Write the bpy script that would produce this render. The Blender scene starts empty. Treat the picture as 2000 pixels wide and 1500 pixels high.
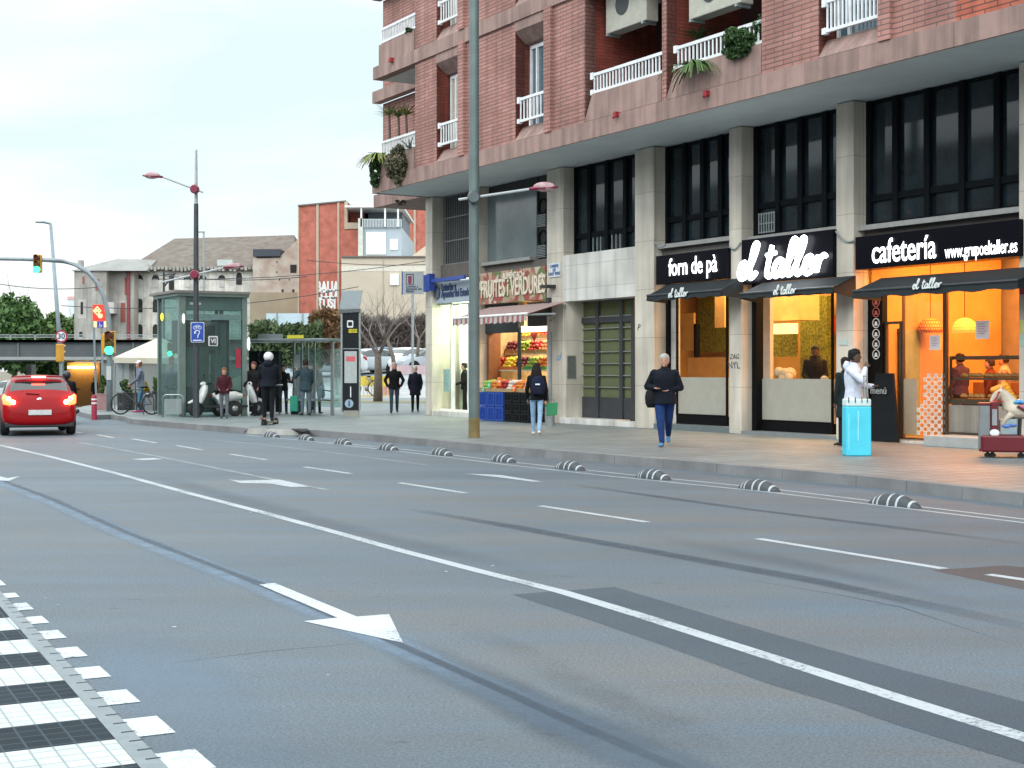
import bpy, bmesh, math, random
from mathutils import Vector, Matrix, kdtree
random.seed(7)
R=math.radians; PI=math.pi
SC=bpy.context.scene; COL=SC.collection
# ---------------- camera ----------------
F=2780.0; CX=1000.0; HY=724.0; CH=1.55
cam=bpy.data.cameras.new("camera"); camo=bpy.data.objects.new("camera",cam); COL.objects.link(camo)
cam.sensor_width=36; cam.lens=36*F/2000; cam.shift_y=-(750-HY)/2000; cam.clip_end=3000; cam.clip_start=.1
camo.location=(0,0,CH); camo.rotation_euler=(R(90),0,0); SC.camera=camo
# ---------------- sky, sun, exposure ----------------
W=bpy.data.worlds.new("World"); SC.world=W; W.use_nodes=True
nt=W.node_tree; nt.nodes.clear()
def wn(t,**k):
    n=nt.nodes.new(t)
    for a,b in k.items(): setattr(n,a,b)
    return n
SUN_EL,SUN_AZ=R(38),R(205)
sky=wn('ShaderNodeTexSky',sky_type='NISHITA',sun_disc=False,sun_elevation=SUN_EL,sun_rotation=SUN_AZ)
bg1=wn('ShaderNodeBackground'); bg1.inputs[1].default_value=.15
bg2=wn('ShaderNodeBackground'); bg2.inputs[1].default_value=1.0
tc=wn('ShaderNodeTexCoord'); mp=wn('ShaderNodeMapping'); mp.inputs['Scale'].default_value=(1.0,1.0,3.2); mp.inputs['Location'].default_value=(.4,.2,.3)
nz=wn('ShaderNodeTexNoise'); nz.inputs['Scale'].default_value=3.0; nz.inputs['Detail'].default_value=5; nz.inputs['Distortion'].default_value=.4
rp=wn('ShaderNodeValToRGB'); rp.color_ramp.elements[0].position=.42; rp.color_ramp.elements[0].color=(.77,.905,.935,1); rp.color_ramp.elements[1].position=.56; rp.color_ramp.elements[1].color=(.97,1.0,1,1)
mx=wn('ShaderNodeMixShader'); ou=wn('ShaderNodeOutputWorld')
L=nt.links.new
L(sky.outputs[0],bg1.inputs[0]); L(tc.outputs['Generated'],mp.inputs[0]); L(mp.outputs[0],nz.inputs[0]); L(nz.outputs[0],rp.inputs[0])
mx.inputs[0].default_value=.93; L(rp.outputs[0],bg2.inputs[0]); L(bg1.outputs[0],mx.inputs[1]); L(bg2.outputs[0],mx.inputs[2]); L(mx.outputs[0],ou.inputs[0])
# overcast sky: dimmest low in front of the camera, brightest overhead and towards the veiled sun behind
sx=wn('ShaderNodeSeparateXYZ'); L(tc.outputs['Generated'],sx.inputs[0])
m1=wn('ShaderNodeMath',operation='MULTIPLY_ADD'); L(sx.outputs[2],m1.inputs[0]); m1.inputs[1].default_value=1.9; m1.inputs[2].default_value=.10
m2=wn('ShaderNodeMath',operation='MULTIPLY_ADD',use_clamp=True); L(sx.outputs[1],m2.inputs[0]); m2.inputs[1].default_value=-.55; L(m1.outputs[0],m2.inputs[2])
m3=wn('ShaderNodeMath',operation='MULTIPLY_ADD'); L(m2.outputs[0],m3.inputs[0]); m3.inputs[1].default_value=1.0; m3.inputs[2].default_value=.66; L(m3.outputs[0],bg2.inputs[1])
sl=bpy.data.lights.new("sun",'SUN'); sl.energy=.6; sl.angle=R(14); sl.color=(1,.96,.9)
so=bpy.data.objects.new("sun",sl); COL.objects.link(so); so.location=(0,-20,40)
so.rotation_euler=(R(90)-SUN_EL,0,PI-SUN_AZ+0)
# sun rotation in the sky texture is measured clockwise from +Y
sd=Vector((math.sin(SUN_AZ)*math.cos(SUN_EL),math.cos(SUN_AZ)*math.cos(SUN_EL),math.sin(SUN_EL)))
so.rotation_euler=sd.to_track_quat('Z','Y').to_euler()
SC.view_settings.view_transform='Standard'; SC.view_settings.look='None'; SC.view_settings.exposure=0.72; SC.view_settings.gamma=1
SC.render.engine='CYCLES'
SC.cycles.max_bounces=6; SC.cycles.transparent_max_bounces=12; SC.cycles.use_denoising=True; SC.cycles.caustics_refractive=False; SC.cycles.caustics_reflective=False
SC.cycles.sample_clamp_indirect=6
# ---------------- helpers ----------------
def AT(px,d,z=0): return Vector(((px-CX)/F*d,d,z))
def G(px,py,z=0): return AT(px,F*(CH-z)/(py-HY),z)
def ZP(py,d): return CH-(py-HY)*d/F
def sst(a,b,x):
    t=min(1,max(0,(x-a)/(b-a))); return t*t*(3-2*t)
def lerpt(tab,x):
    if x<=tab[0][0]: return tab[0][1]
    for (a,b),(c,d) in zip(tab,tab[1:]):
        if x<=c: return b+(d-b)*(x-a)/(c-a)
    return tab[-1][1]
def gz(x,y):
    if y<49: return 0
    px=x/y*F+CX; w=sst(330,470,px)
    lo=lerpt([(49,0),(118,-1.25),(160,-1.9)],y); hi=lerpt([(49,0),(67,.3),(74,.6),(86,1.5),(400,1.6)],y)
    return lo*(1-w)+hi*w
TH=math.atan(1640/F); UX,UY=math.sin(TH),-math.cos(TH); VX,VY=math.cos(TH),math.sin(TH)
O=AT(1424,32.1,.0); FROT=math.atan2(UY,UX)
def FXv(px,y=0.0):
    k=(px-CX)/F; return (k*(O.y+y*VY)-O.x-y*VX)/(UX-k*UY)
def FD(px,y=0.0): return O.y+FXv(px,y)*UY+y*VY
def FZ(px,py,y=0.0): return CH-(py-HY)*FD(px,y)/F
def FW(x,y,z=0): return Vector((O.x+x*UX+y*VX,O.y+x*UY+y*VY,z))   # facade coords -> world
class MB:
    def __init__(s): s.v=[]; s.f=[]; s.m=[]
    def add(s,vs,fs,m=0):
        n=len(s.v); s.v+= [tuple(v) for v in vs]
        for f in fs: s.f.append([n+i for i in f]); s.m.append(m)
        return s
    def box(s,x0,x1,y0,y1,z0,z1,m=0):
        return s.add([(x0,y0,z0),(x1,y0,z0),(x1,y1,z0),(x0,y1,z0),(x0,y0,z1),(x1,y0,z1),(x1,y1,z1),(x0,y1,z1)],
            [(0,3,2,1),(4,5,6,7),(0,1,5,4),(1,2,6,5),(2,3,7,6),(3,0,4,7)],m)
    def obox(s,c,u,v,a,b,z0,z1,m=0):   # oriented box, c corner, u v unit 2d
        P=[(c[0]+u[0]*i+v[0]*j,c[1]+u[1]*i+v[1]*j) for i,j in((0,0),(a,0),(a,b),(0,b))]
        return s.add([(x,y,z0) for x,y in P]+[(x,y,z1) for x,y in P],[(0,3,2,1),(4,5,6,7),(0,1,5,4),(1,2,6,5),(2,3,7,6),(3,0,4,7)],m)
    def prism(s,poly,d,m=0):   # planar polygon (3d pts) extruded by vector d
        n=len(poly); P=[Vector(p) for p in poly]; D=Vector(d); Q=[p+D for p in P]
        return s.add(P+Q,[list(range(n))[::-1],[n+i for i in range(n)]]+[(i,(i+1)%n,n+(i+1)%n,n+i) for i in range(n)],m)
    def tube(s,pts,r,seg=8,m=0,ref=(1,0,0),cap=True):
        P=[Vector(p) for p in pts]; n=len(P)
        if not isinstance(r,(list,tuple)): r=[r]*n
        ref=Vector(ref); base=len(s.v); 
        for i,p in enumerate(P):
            d=(P[min(i+1,n-1)]-P[max(i-1,0)]); d=d.normalized() if d.length>1e-9 else Vector((0,0,1))
            rf=ref if abs(ref.dot(d))<.93 else Vector((0,1,.1)).normalized()
            a=(rf-d*rf.dot(d)).normalized(); b=d.cross(a)
            ra,rb=r[i] if isinstance(r[i],(tuple,list)) else (r[i],r[i])
            for k in range(seg):
                t=2*PI*k/seg; s.v.append(tuple(p+a*ra*math.cos(t)+b*rb*math.sin(t)))
        for i in range(n-1):
            for k in range(seg):
                k2=(k+1)%seg; A=base+i*seg
                s.f.append([A+k,A+k2,A+seg+k2,A+seg+k]); s.m.append(m)
        if cap:
            s.f.append([base+k for k in range(seg)][::-1]); s.m.append(m)
            s.f.append([base+(n-1)*seg+k for k in range(seg)]); s.m.append(m)
        return s
    def ball(s,c,r,m=0,seg=8,rings=5):
        c=Vector(c); rx,ry,rz=r if isinstance(r,(tuple,list)) else (r,r,r)
        vs=[(c.x,c.y,c.z-rz)]
        for i in range(1,rings):
            t=-PI/2+PI*i/rings
            for k in range(seg):
                a=2*PI*k/seg; vs.append((c.x+rx*math.cos(t)*math.cos(a),c.y+ry*math.cos(t)*math.sin(a),c.z+rz*math.sin(t)))
        vs.append((c.x,c.y,c.z+rz)); T=len(vs)-1; fs=[]
        for k in range(seg):
            k2=(k+1)%seg; fs.append((0,1+k2,1+k)); fs.append((T,T-seg+k,T-seg+k2))
            for i in range(rings-2): A=1+i*seg; fs.append((A+k,A+k2,A+seg+k2,A+seg+k))
        return s.add(vs,fs,m)
    def lathe(s,prof,c=(0,0,0),axis='z',seg=20,m=0,cap=True):  # prof: (r,h)
        c=Vector(c); b=len(s.v)
        for r_,h in prof:
            for k in range(seg):
                t=2*PI*k/seg; x,y=r_*math.cos(t),r_*math.sin(t)
                p={'z':(x,y,h),'y':(x,h,y),'x':(h,x,y)}[axis]; s.v.append(tuple(c+Vector(p)))
        for i in range(len(prof)-1):
            for k in range(seg):
                k2=(k+1)%seg; A=b+i*seg; s.f.append([A+k,A+k2,A+seg+k2,A+seg+k]); s.m.append(m)
        if abs(prof[0][0]-prof[-1][0])<.07 and abs(prof[0][1]-prof[-1][1])<.015 and len(prof)>3: cap=False
        for q in (0,len(prof)-1):
            if cap and prof[q][0]>1e-4: s.f.append([b+q*seg+k for k in range(seg)]); s.m.append(m)
        return s
    def xf(s,M,start=0):
        for i in range(start,len(s.v)): s.v[i]=tuple(M@Vector(s.v[i]))
        return s
    def mesh(s,name,mats):
        me=bpy.data.meshes.new(name); me.from_pydata(s.v,[],s.f)
        for m in (mats if isinstance(mats,(list,tuple)) else [mats]): me.materials.append(m)
        for p,i in zip(me.polygons,s.m): p.material_index=i
        me.validate(); return me
    def build(s,name,mats,parent=None,smooth=False,bevel=0,fix=True,**tags):
        off=ORI.get(parent.name) if parent else None
        if off: s.v=[(a-off[0],b-off[1],c-off[2]) for a,b,c in s.v]
        me=s.mesh(name,mats)
        if fix:
            bm=bmesh.new(); bm.from_mesh(me); bmesh.ops.recalc_face_normals(bm,faces=bm.faces); bm.to_mesh(me); bm.free()
        return link(name,me,parent,smooth,bevel,**tags)
ORI={}
def link(name,me,parent=None,smooth=False,bevel=0,**tags):
    o=bpy.data.objects.new(name,me); COL.objects.link(o)
    if parent: o.parent=parent
    if smooth:
        for p in me.polygons: p.use_smooth=True
        if smooth!='all':
            try: me.set_sharp_from_angle(angle=R(40))
            except Exception: pass
    if bevel:
        b=o.modifiers.new("bevel",'BEVEL'); b.width=bevel; b.segments=2; b.limit_method='ANGLE'
    tag(o,**tags); return o
def tag(o,label=None,cat=None,group=None,kind=None):
    if label: o['label']=label
    if cat: o['category']=cat
    if group: o['group']=group
    if kind: o['kind']=kind
    return o
def thing(name,label,cat,loc=(0,0,0),rz=0,group=None):
    o=bpy.data.objects.new(name,None); COL.objects.link(o); o.location=loc; o.rotation_euler=(0,0,rz); o.empty_display_size=.2
    return tag(o,label,cat,group)
def fthing(name,label,cat,p,group=None):  # thing in facade coordinates; meshes are authored in facade coords
    o=thing(name,label,cat,FW(*p),FROT,group); ORI[o.name]=p; return o
def dup(src,loc,rz=None,label=None,parent=None,name=None):
    c=src.copy(); COL.objects.link(c)
    if loc is not None: c.location=loc
    if rz is not None: c.rotation_euler=(0,0,rz)
    if label: c['label']=label
    if parent: c.parent=parent
    for ch in list(src.children): dup(ch,None,parent=c)
    return c
def text(s,size,mat,name='lettering',parent=None,loc=(0,0,0),align='CENTER',bold=0,ext=.01,rz=0,sx=1,font_shear=0,fit=None,tilt=0,**tags):
    """builds text lying in the x-z plane facing -y"""
    cu=bpy.data.curves.new('t','FONT'); cu.body=s; cu.size=size; cu.align_x=align; cu.align_y='CENTER'; cu.extrude=ext; cu.offset=bold; cu.shear=font_shear; cu.resolution_u=3
    t=bpy.data.objects.new('t',cu); COL.objects.link(t); dg=bpy.context.evaluated_depsgraph_get(); me=bpy.data.meshes.new_from_object(t.evaluated_get(dg)); bpy.data.objects.remove(t)
    if fit:
        xs=[v.co.x for v in me.vertices]; w_=max(xs)-min(xs); sx=fit/w_; me.transform(Matrix.Translation((-(max(xs)+min(xs))/2,0,0)))
    M=Matrix.Rotation(rz,4,'Z')@Matrix.Rotation(R(90),4,'X')@Matrix.Rotation(tilt,4,'Z')@Matrix.Diagonal((sx,1,1,1)); l=Vector(loc)
    off=ORI.get(parent.name) if parent else None
    if off: l=l-Vector(off)
    me.transform(Matrix.Translation(l)@M); me.materials.clear(); me.materials.append(mat); me.name=name
    for p in me.polygons: p.material_index=0
    return link(name,me,parent,**tags)
# ---------------- materials ----------------
MATS={}
def newmat(name):
    m=bpy.data.materials.new(name); m.use_nodes=True; n=m.node_tree; return m,n,n.nodes['Principled BSDF']
def M(name,col,rough=.6,metal=0,var=.12,scale=5,bump=0,emit=0,ecol=None,spec=.5,coat=0,bscale=None,alpha=1,trans=0,vcol=None,coord='Object',streak=0):
    if name in MATS: return MATS[name]
    m,n,b=newmat(name); N=n.nodes.new; K=n.links.new
    c=(*col,1); b.inputs['Roughness'].default_value=rough; b.inputs['Metallic'].default_value=metal; b.inputs['Specular IOR Level'].default_value=spec
    b.inputs['Coat Weight'].default_value=coat; b.inputs['Coat Roughness'].default_value=.05
    tc=N('ShaderNodeTexCoord')
    if var:
        nz=N('ShaderNodeTexNoise'); nz.inputs['Scale'].default_value=scale; nz.inputs['Detail'].default_value=6; nz.inputs['Roughness'].default_value=.6; K(tc.outputs[coord],nz.inputs[0])
        rp=N('ShaderNodeValToRGB'); rp.color_ramp.elements[0].position=.3; rp.color_ramp.elements[1].position=.7
        c2=vcol if vcol else tuple(x*(1-var) for x in col); c1=tuple(min(1,x*(1+var)) for x in col) if not vcol else col
        rp.color_ramp.elements[0].color=(*c2,1); rp.color_ramp.elements[1].color=(*c1,1); K(nz.outputs[0],rp.inputs[0]); last=rp.outputs[0]
        if streak:
            ms_=N('ShaderNodeMapping'); ms_.inputs['Scale'].default_value=(2.8,2.8,.2); K(tc.outputs[coord],ms_.inputs[0]); n3=N('ShaderNodeTexNoise'); n3.inputs['Scale'].default_value=1.6; n3.inputs['Detail'].default_value=7; K(ms_.outputs[0],n3.inputs[0])
            m3=N('ShaderNodeMapRange'); m3.inputs[1].default_value=.35; m3.inputs[2].default_value=.62; m3.inputs[3].default_value=1-streak; m3.inputs[4].default_value=1.08; K(n3.outputs[0],m3.inputs[0]); mu=N('ShaderNodeVectorMath'); mu.operation='SCALE'; K(last,mu.inputs[0]); K(m3.outputs[0],mu.inputs['Scale']); last=mu.outputs[0]
        K(last,b.inputs['Base Color'])
    else: b.inputs['Base Color'].default_value=c
    if bump:
        n2=N('ShaderNodeTexNoise'); n2.inputs['Scale'].default_value=bscale or scale*8; n2.inputs['Detail'].default_value=4; K(tc.outputs[coord],n2.inputs[0])
        bp=N('ShaderNodeBump'); bp.inputs['Strength'].default_value=bump; bp.inputs['Distance'].default_value=.02; K(n2.outputs[0],bp.inputs['Height']); K(bp.outputs[0],b.inputs['Normal'])
    if emit: b.inputs['Emission Color'].default_value=(*(ecol or col),1); b.inputs['Emission Strength'].default_value=emit
    if trans: b.inputs['Transmission Weight'].default_value=trans
    if alpha<1: b.inputs['Alpha'].default_value=alpha
    MATS[name]=m; return m
def brick(name,c1,c2,mortar,bw=.4,bh=.085,ms=.012,rough=.8,bump=.4,uv='xz',stain=.25,rot=0,off=.5,rep=None,coord='Object',spec=.3):
    m,n,b=newmat(name); N=n.nodes.new; K=n.links.new
    tc=N('ShaderNodeTexCoord'); sp=N('ShaderNodeSeparateXYZ'); K(tc.outputs[coord],sp.inputs[0]); cb=N('ShaderNodeCombineXYZ')
    if uv=='xz':
        ad=N('ShaderNodeMath'); ad.operation='ADD'; K(sp.outputs[0],ad.inputs[0]); K(sp.outputs[1],ad.inputs[1]); K(ad.outputs[0],cb.inputs[0]); K(sp.outputs[2],cb.inputs[1])
        vec=cb.outputs[0]
    else:
        mp=N('ShaderNodeMapping'); mp.inputs['Rotation'].default_value=(0,0,rot); K(tc.outputs[coord],mp.inputs[0]); vec=mp.outputs[0]
    bt=N('ShaderNodeTexBrick'); bt.offset=off; bt.inputs['Scale'].default_value=1; bt.inputs['Brick Width'].default_value=bw; bt.inputs['Row Height'].default_value=bh
    bt.inputs['Mortar Size'].default_value=ms; bt.inputs['Mortar Smooth'].default_value=.3; bt.inputs['Bias'].default_value=0
    bt.inputs['Color1'].default_value=(*c1,1); bt.inputs['Color2'].default_value=(*c2,1); bt.inputs['Mortar'].default_value=(*mortar,1); K(vec,bt.inputs[0])
    nz=N('ShaderNodeTexNoise'); nz.inputs['Scale'].default_value=.9; nz.inputs['Detail'].default_value=7; K(tc.outputs[coord],nz.inputs[0])
    mr=N('ShaderNodeMapRange'); mr.inputs[1].default_value=.3; mr.inputs[2].default_value=.7; mr.inputs[3].default_value=1-stain; mr.inputs[4].default_value=1+stain*.6; K(nz.outputs[0],mr.inputs[0])
    mu=N('ShaderNodeVectorMath'); mu.operation='SCALE'; ms_=N('ShaderNodeMapping'); ms_.inputs['Scale'].default_value=(2.6,2.6,.22); K(tc.outputs[coord],ms_.inputs[0]); n3=N('ShaderNodeTexNoise'); n3.inputs['Scale'].default_value=1.3; n3.inputs['Detail'].default_value=6; K(ms_.outputs[0],n3.inputs[0])
    m3=N('ShaderNodeMapRange'); m3.inputs[1].default_value=.35; m3.inputs[2].default_value=.6; m3.inputs[3].default_value=1-stain*.9 if uv=='xz' else 1-stain*.4; m3.inputs[4].default_value=1.06; K(n3.outputs[0],m3.inputs[0]); mm_=N('ShaderNodeMath'); mm_.operation='MULTIPLY'; K(mr.outputs[0],mm_.inputs[0]); K(m3.outputs[0],mm_.inputs[1])
    K(bt.outputs[0],mu.inputs[0]); K(mm_.outputs[0],mu.inputs['Scale']); b.inputs['Specular IOR Level'].default_value=spec; K(mu.outputs[0],b.inputs['Base Color'])
    bp=N('ShaderNodeBump'); bp.inputs['Strength'].default_value=bump; bp.inputs['Distance'].default_value=.01; bp.invert=True; K(bt.outputs['Fac'],bp.inputs['Height']); K(bp.outputs[0],b.inputs['Normal'])
    b.inputs['Roughness'].default_value=rough; MATS[name]=m; return m
def glass(name,col=(.8,.9,.88),alpha=.18,rough=.03):
    if name in MATS: return MATS[name]
    m,n,b=newmat(name); N=n.nodes.new; K=n.links.new
    n.nodes.remove(b); o=n.nodes['Material Output']
    t=N('ShaderNodeBsdfTransparent'); t.inputs[0].default_value=(*col,1); g=N('ShaderNodeBsdfGlossy'); g.inputs['Roughness'].default_value=rough; g.inputs[0].default_value=(1,1,1,1)
    df=N('ShaderNodeBsdfDiffuse'); df.inputs[0].default_value=(*col,1)
    fr=N('ShaderNodeFresnel'); fr.inputs[0].default_value=1.5; mr=N('ShaderNodeMath'); mr.operation='MULTIPLY'; mr.inputs[1].default_value=.14; K(fr.outputs[0],mr.inputs[0])
    x=N('ShaderNodeMixShader'); K(mr.outputs[0],x.inputs[0]); K(t.outputs[0],x.inputs[1]); K(g.outputs[0],x.inputs[2])
    y=N('ShaderNodeMixShader'); y.inputs[0].default_value=alpha; K(x.outputs[0],y.inputs[1]); K(df.outputs[0],y.inputs[2]); K(y.outputs[0],o.inputs[0])
    MATS[name]=m; return m
BLK=M('black_paint',(.004,.0045,.005),.6,spec=.12); DK=M('dark_metal',(.035,.04,.045),.45,.3); STEEL=M('steel',(.35,.38,.4),.35,.8); GALV=M('galvanised',(.3,.34,.35),.5,.5,scale=12)
WHT=M('white_paint',(.8,.8,.8),.5); RUB=M('rubber',(.02,.02,.02),.8); CHR=M('chrome',(.7,.7,.72),.15,1,var=0)
SKIN=M('skin',(.5,.27,.19),.55,var=.08); SKIN2=M('skin_dark',(.1,.05,.035),.5,var=.08)
# ---------------- ground, road, pavement ----------------
def tess(poly,dz,name,mat,step=3.0,kerb=0,**t):
    bm=bmesh.new(); vs=[bm.verts.new((p[0],p[1],0)) for p in poly]; f=bm.faces.new(vs); bmesh.ops.triangulate(bm,faces=[f],quad_method='BEAUTY')
    xs=[p[0] for p in poly]; ys=[p[1] for p in poly]
    if max(ys)>48:
        a=max(48,min(ys))
        while a<max(ys):
            bmesh.ops.bisect_plane(bm,geom=bm.verts[:]+bm.edges[:]+bm.faces[:],plane_co=(0,a,0),plane_no=(0,1,0)); a+=step
        a=min(xs)
        while a<max(xs):
            bmesh.ops.bisect_plane(bm,geom=bm.verts[:]+bm.edges[:]+bm.faces[:],plane_co=(a,0,0),plane_no=(1,0,0)); a+=step
    bmesh.ops.recalc_face_normals(bm,faces=bm.faces)
    for v in bm.verts: v.co.z=gz(v.co.x,v.co.y)+dz
    for f in bm.faces:
        if f.normal.z<0: f.normal_flip()
    bm.normal_update()
    for f in bm.faces:
        if f.normal.z<0: f.normal_flip()
    if kerb:
        be=[e for e in bm.edges if e.is_boundary]; r=bmesh.ops.extrude_edge_only(bm,edges=be)
        for v in r['geom']:
            if isinstance(v,bmesh.types.BMVert): v.co.z-=kerb
    me=bpy.data.meshes.new(name); bm.to_mesh(me); bm.free(); me.materials.append(mat); return link(name,me,None,**t)
def asphalt(name,ca,cb,cc,crack=1):
    m,n,b=newmat(name); N=n.nodes.new; K=n.links.new; tc=N('ShaderNodeTexCoord')
    def noise(s,d=6,r=.6,src=None):
        z=N('ShaderNodeTexNoise'); z.inputs['Scale'].default_value=s; z.inputs['Detail'].default_value=d; z.inputs['Roughness'].default_value=r; K(src or tc.outputs['Object'],z.inputs[0]); return z
    mp=N('ShaderNodeMapping'); mp.inputs['Rotation'].default_value=(0,0,-R(120.5)); mp.inputs['Scale'].default_value=(.35,1.6,1); K(tc.outputs['Object'],mp.inputs[0])
    big=noise(.10,5); rp=N('ShaderNodeValToRGB'); rp.color_ramp.elements[0].position=.36; rp.color_ramp.elements[1].position=.64; rp.color_ramp.elements[0].color=(*ca,1); rp.color_ramp.elements[1].color=(*cb,1); K(big.outputs[0],rp.inputs[0])
    st=noise(.9,6,.65,mp.outputs[0]); r2=N('ShaderNodeValToRGB'); r2.color_ramp.elements[0].position=.42; r2.color_ramp.elements[1].position=.66; r2.color_ramp.elements[0].color=(0,0,0,1); r2.color_ramp.elements[1].color=(1,1,1,1); K(st.outputs[0],r2.inputs[0])
    mx=N('ShaderNodeMix'); mx.data_type='RGBA'; K(r2.outputs[0],mx.inputs[0]); K(rp.outputs[0],mx.inputs[6]); mx.inputs[7].default_value=(*cc,1)
    mpw=N('ShaderNodeMapping'); mpw.inputs['Rotation'].default_value=(0,0,-R(120.5)); mpw.inputs['Scale'].default_value=(.035,.9,1); K(tc.outputs['Object'],mpw.inputs[0]); trk=noise(1.0,3,.5,mpw.outputs[0]); mrt=N('ShaderNodeMapRange'); mrt.inputs[1].default_value=.35; mrt.inputs[2].default_value=.65; mrt.inputs[3].default_value=.9; mrt.inputs[4].default_value=1.08; K(trk.outputs[0],mrt.inputs[0]); fine=noise(62,5,.95); mr=N('ShaderNodeMapRange'); mr.inputs[1].default_value=.38; mr.inputs[2].default_value=.62; mr.inputs[3].default_value=.5; mr.inputs[4].default_value=1.55; K(fine.outputs[0],mr.inputs[0])
    s=N('ShaderNodeVectorMath'); s.operation='SCALE'; mq=N('ShaderNodeMath'); mq.operation='MULTIPLY'; K(mr.outputs[0],mq.inputs[0]); K(mrt.outputs[0],mq.inputs[1])
    vo=N('ShaderNodeTexVoronoi'); vo.feature='DISTANCE_TO_EDGE'; vo.inputs['Scale'].default_value=.28; wob=noise(1.6,5,.7); ad=N('ShaderNodeMix'); ad.data_type='RGBA'; ad.blend_type='ADD'; ad.inputs[0].default_value=.55; K(tc.outputs['Object'],ad.inputs[6]); K(wob.outputs['Color'],ad.inputs[7]); K(ad.outputs[2],vo.inputs[0])
    lt=N('ShaderNodeMath'); lt.operation='LESS_THAN'; lt.inputs[1].default_value=.0032; K(vo.outputs['Distance'],lt.inputs[0]); msk=noise(.11,2); gt=N('ShaderNodeMath'); gt.operation='GREATER_THAN'; gt.inputs[1].default_value=.62; K(msk.outputs[0],gt.inputs[0]); mk=N('ShaderNodeMath'); mk.operation='MULTIPLY'; K(lt.outputs[0],mk.inputs[0]); K(gt.outputs[0],mk.inputs[1]); m5=N('ShaderNodeMath'); m5.operation='MULTIPLY_ADD'; m5.inputs[1].default_value=-.4; m5.inputs[2].default_value=1; K(mk.outputs[0],m5.inputs[0]); m6=N('ShaderNodeMath'); m6.operation='MULTIPLY'; K(mq.outputs[0],m6.inputs[0]); K(m5.outputs[0],m6.inputs[1])
    K(mx.outputs[2],s.inputs[0]); K(m6.outputs[0],s.inputs['Scale']); last=s.outputs[0]
    if crack:
        mp2=N('ShaderNodeMapping'); mp2.inputs['Rotation'].default_value=(0,0,-R(120)); mp2.inputs['Scale'].default_value=(3.2,7,1); K(tc.outputs['Object'],mp2.inputs[0])
        sp=noise(1.0,4,.6,mp2.outputs[0]); r3=N('ShaderNodeValToRGB'); r3.color_ramp.elements[0].position=.66; r3.color_ramp.elements[1].position=.72; r3.color_ramp.elements[0].color=(1,1,1,1); r3.color_ramp.elements[1].color=(.62,.6,.58,1); K(sp.outputs[0],r3.inputs[0])
        mm=N('ShaderNodeMix'); mm.data_type='RGBA'; mm.blend_type='MULTIPLY'; mm.inputs[0].default_value=1; K(last,mm.inputs[6]); K(r3.outputs[0],mm.inputs[7]); last=mm.outputs[2]
    K(last,b.inputs['Base Color']); b.inputs['Roughness'].default_value=.62; b.inputs['Specular IOR Level'].default_value=.4
    bp=N('ShaderNodeBump'); bp.inputs['Strength'].default_value=.35; bp.inputs['Distance'].default_value=.006; K(fine.outputs[0],bp.inputs['Height']); K(bp.outputs[0],b.inputs['Normal']); MATS[name]=m; return m
ASP=asphalt('asphalt',(.080,.112,.142),(.135,.136,.134),(.098,.136,.172))
ASPD=asphalt('asphalt_patch',(.046,.066,.086),(.056,.074,.09),(.052,.075,.1))
ASPB=asphalt('asphalt_seam',(.15,.19,.235),(.18,.225,.27),(.17,.23,.29),0); ASPC=asphalt('seam_core',(.085,.1,.12),(.12,.14,.16),(.15,.18,.21),0)
ASPR=asphalt('asphalt_brown',(.07,.06,.064),(.08,.068,.068),(.085,.074,.075),0)
PAVE=brick('pavement_tiles',(.18,.215,.22),(.205,.232,.235),(.115,.122,.128),.4,.4,.022,.5,.2,'xy',.2,-FROT,0)
PLAZA=brick('plaza_tiles',(.34,.36,.37),(.38,.39,.4),(.28,.29,.3),.6,.6,.015,.45,.2,'xy',.15,-FROT,0)
DIRT=M('dirt',(.16,.14,.1),.9,var=.3,scale=.6,bump=.3)
KERB=brick('kerb_stone',(.15,.155,.16),(.19,.19,.19),(.07,.07,.07),1.0,2.0,.015,.7,.3,'xz',.25)
PAINTM,_n,_b=newmat('road_paint')
def paint(name,col,wear):
    m,n,b=newmat(name); N=n.nodes.new; K=n.links.new; tc=N('ShaderNodeTexCoord'); z=N('ShaderNodeTexNoise'); z.inputs['Scale'].default_value=28; z.inputs['Detail'].default_value=8; z.inputs['Roughness'].default_value=.75; K(tc.outputs['Object'],z.inputs[0])
    z2=N('ShaderNodeTexNoise'); z2.inputs['Scale'].default_value=1.4; z2.inputs['Detail'].default_value=3; K(tc.outputs['Object'],z2.inputs[0]); ad=N('ShaderNodeMath'); ad.operation='MULTIPLY_ADD'; K(z2.outputs[0],ad.inputs[0]); ad.inputs[1].default_value=.5; K(z.outputs[0],ad.inputs[2])
    rp=N('ShaderNodeValToRGB'); rp.color_ramp.elements[0].position=wear; rp.color_ramp.elements[1].position=wear+.09; rp.color_ramp.elements[0].color=(.14,.17,.185,1); rp.color_ramp.elements[1].color=(*col,1); K(ad.outputs[0],rp.inputs[0]); K(rp.outputs[0],b.inputs['Base Color']); b.inputs['Roughness'].default_value=.6; MATS[name]=m; return m
PAINT=paint('paint_white',(.40,.44,.47),.63); FADE=paint('paint_faded',(.24,.28,.31),.72); BLOCK=paint('paint_blocks',(.5,.55,.58),.62)
# big terrain sheet
mb=MB(); xs=[-1200,-400,-250,-160]+[-140+4*i for i in range(58)]+[110,200,500,1200]; ys=[-600,-100,0,30,46,49,52]+[55+4*i for i in range(36)]+[240,400,1200,2500]
for y in ys:
    for x in xs: mb.v.append((x,y,gz(x,y)-.08))
nx=len(xs)
for j in range(len(ys)-1):
    for i in range(nx-1): mb.f.append([j*nx+i,j*nx+i+1,(j+1)*nx+i+1,(j+1)*nx+i]); mb.m.append(0)
mb.build('ground',DIRT,kind='structure',fix=False)
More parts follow.
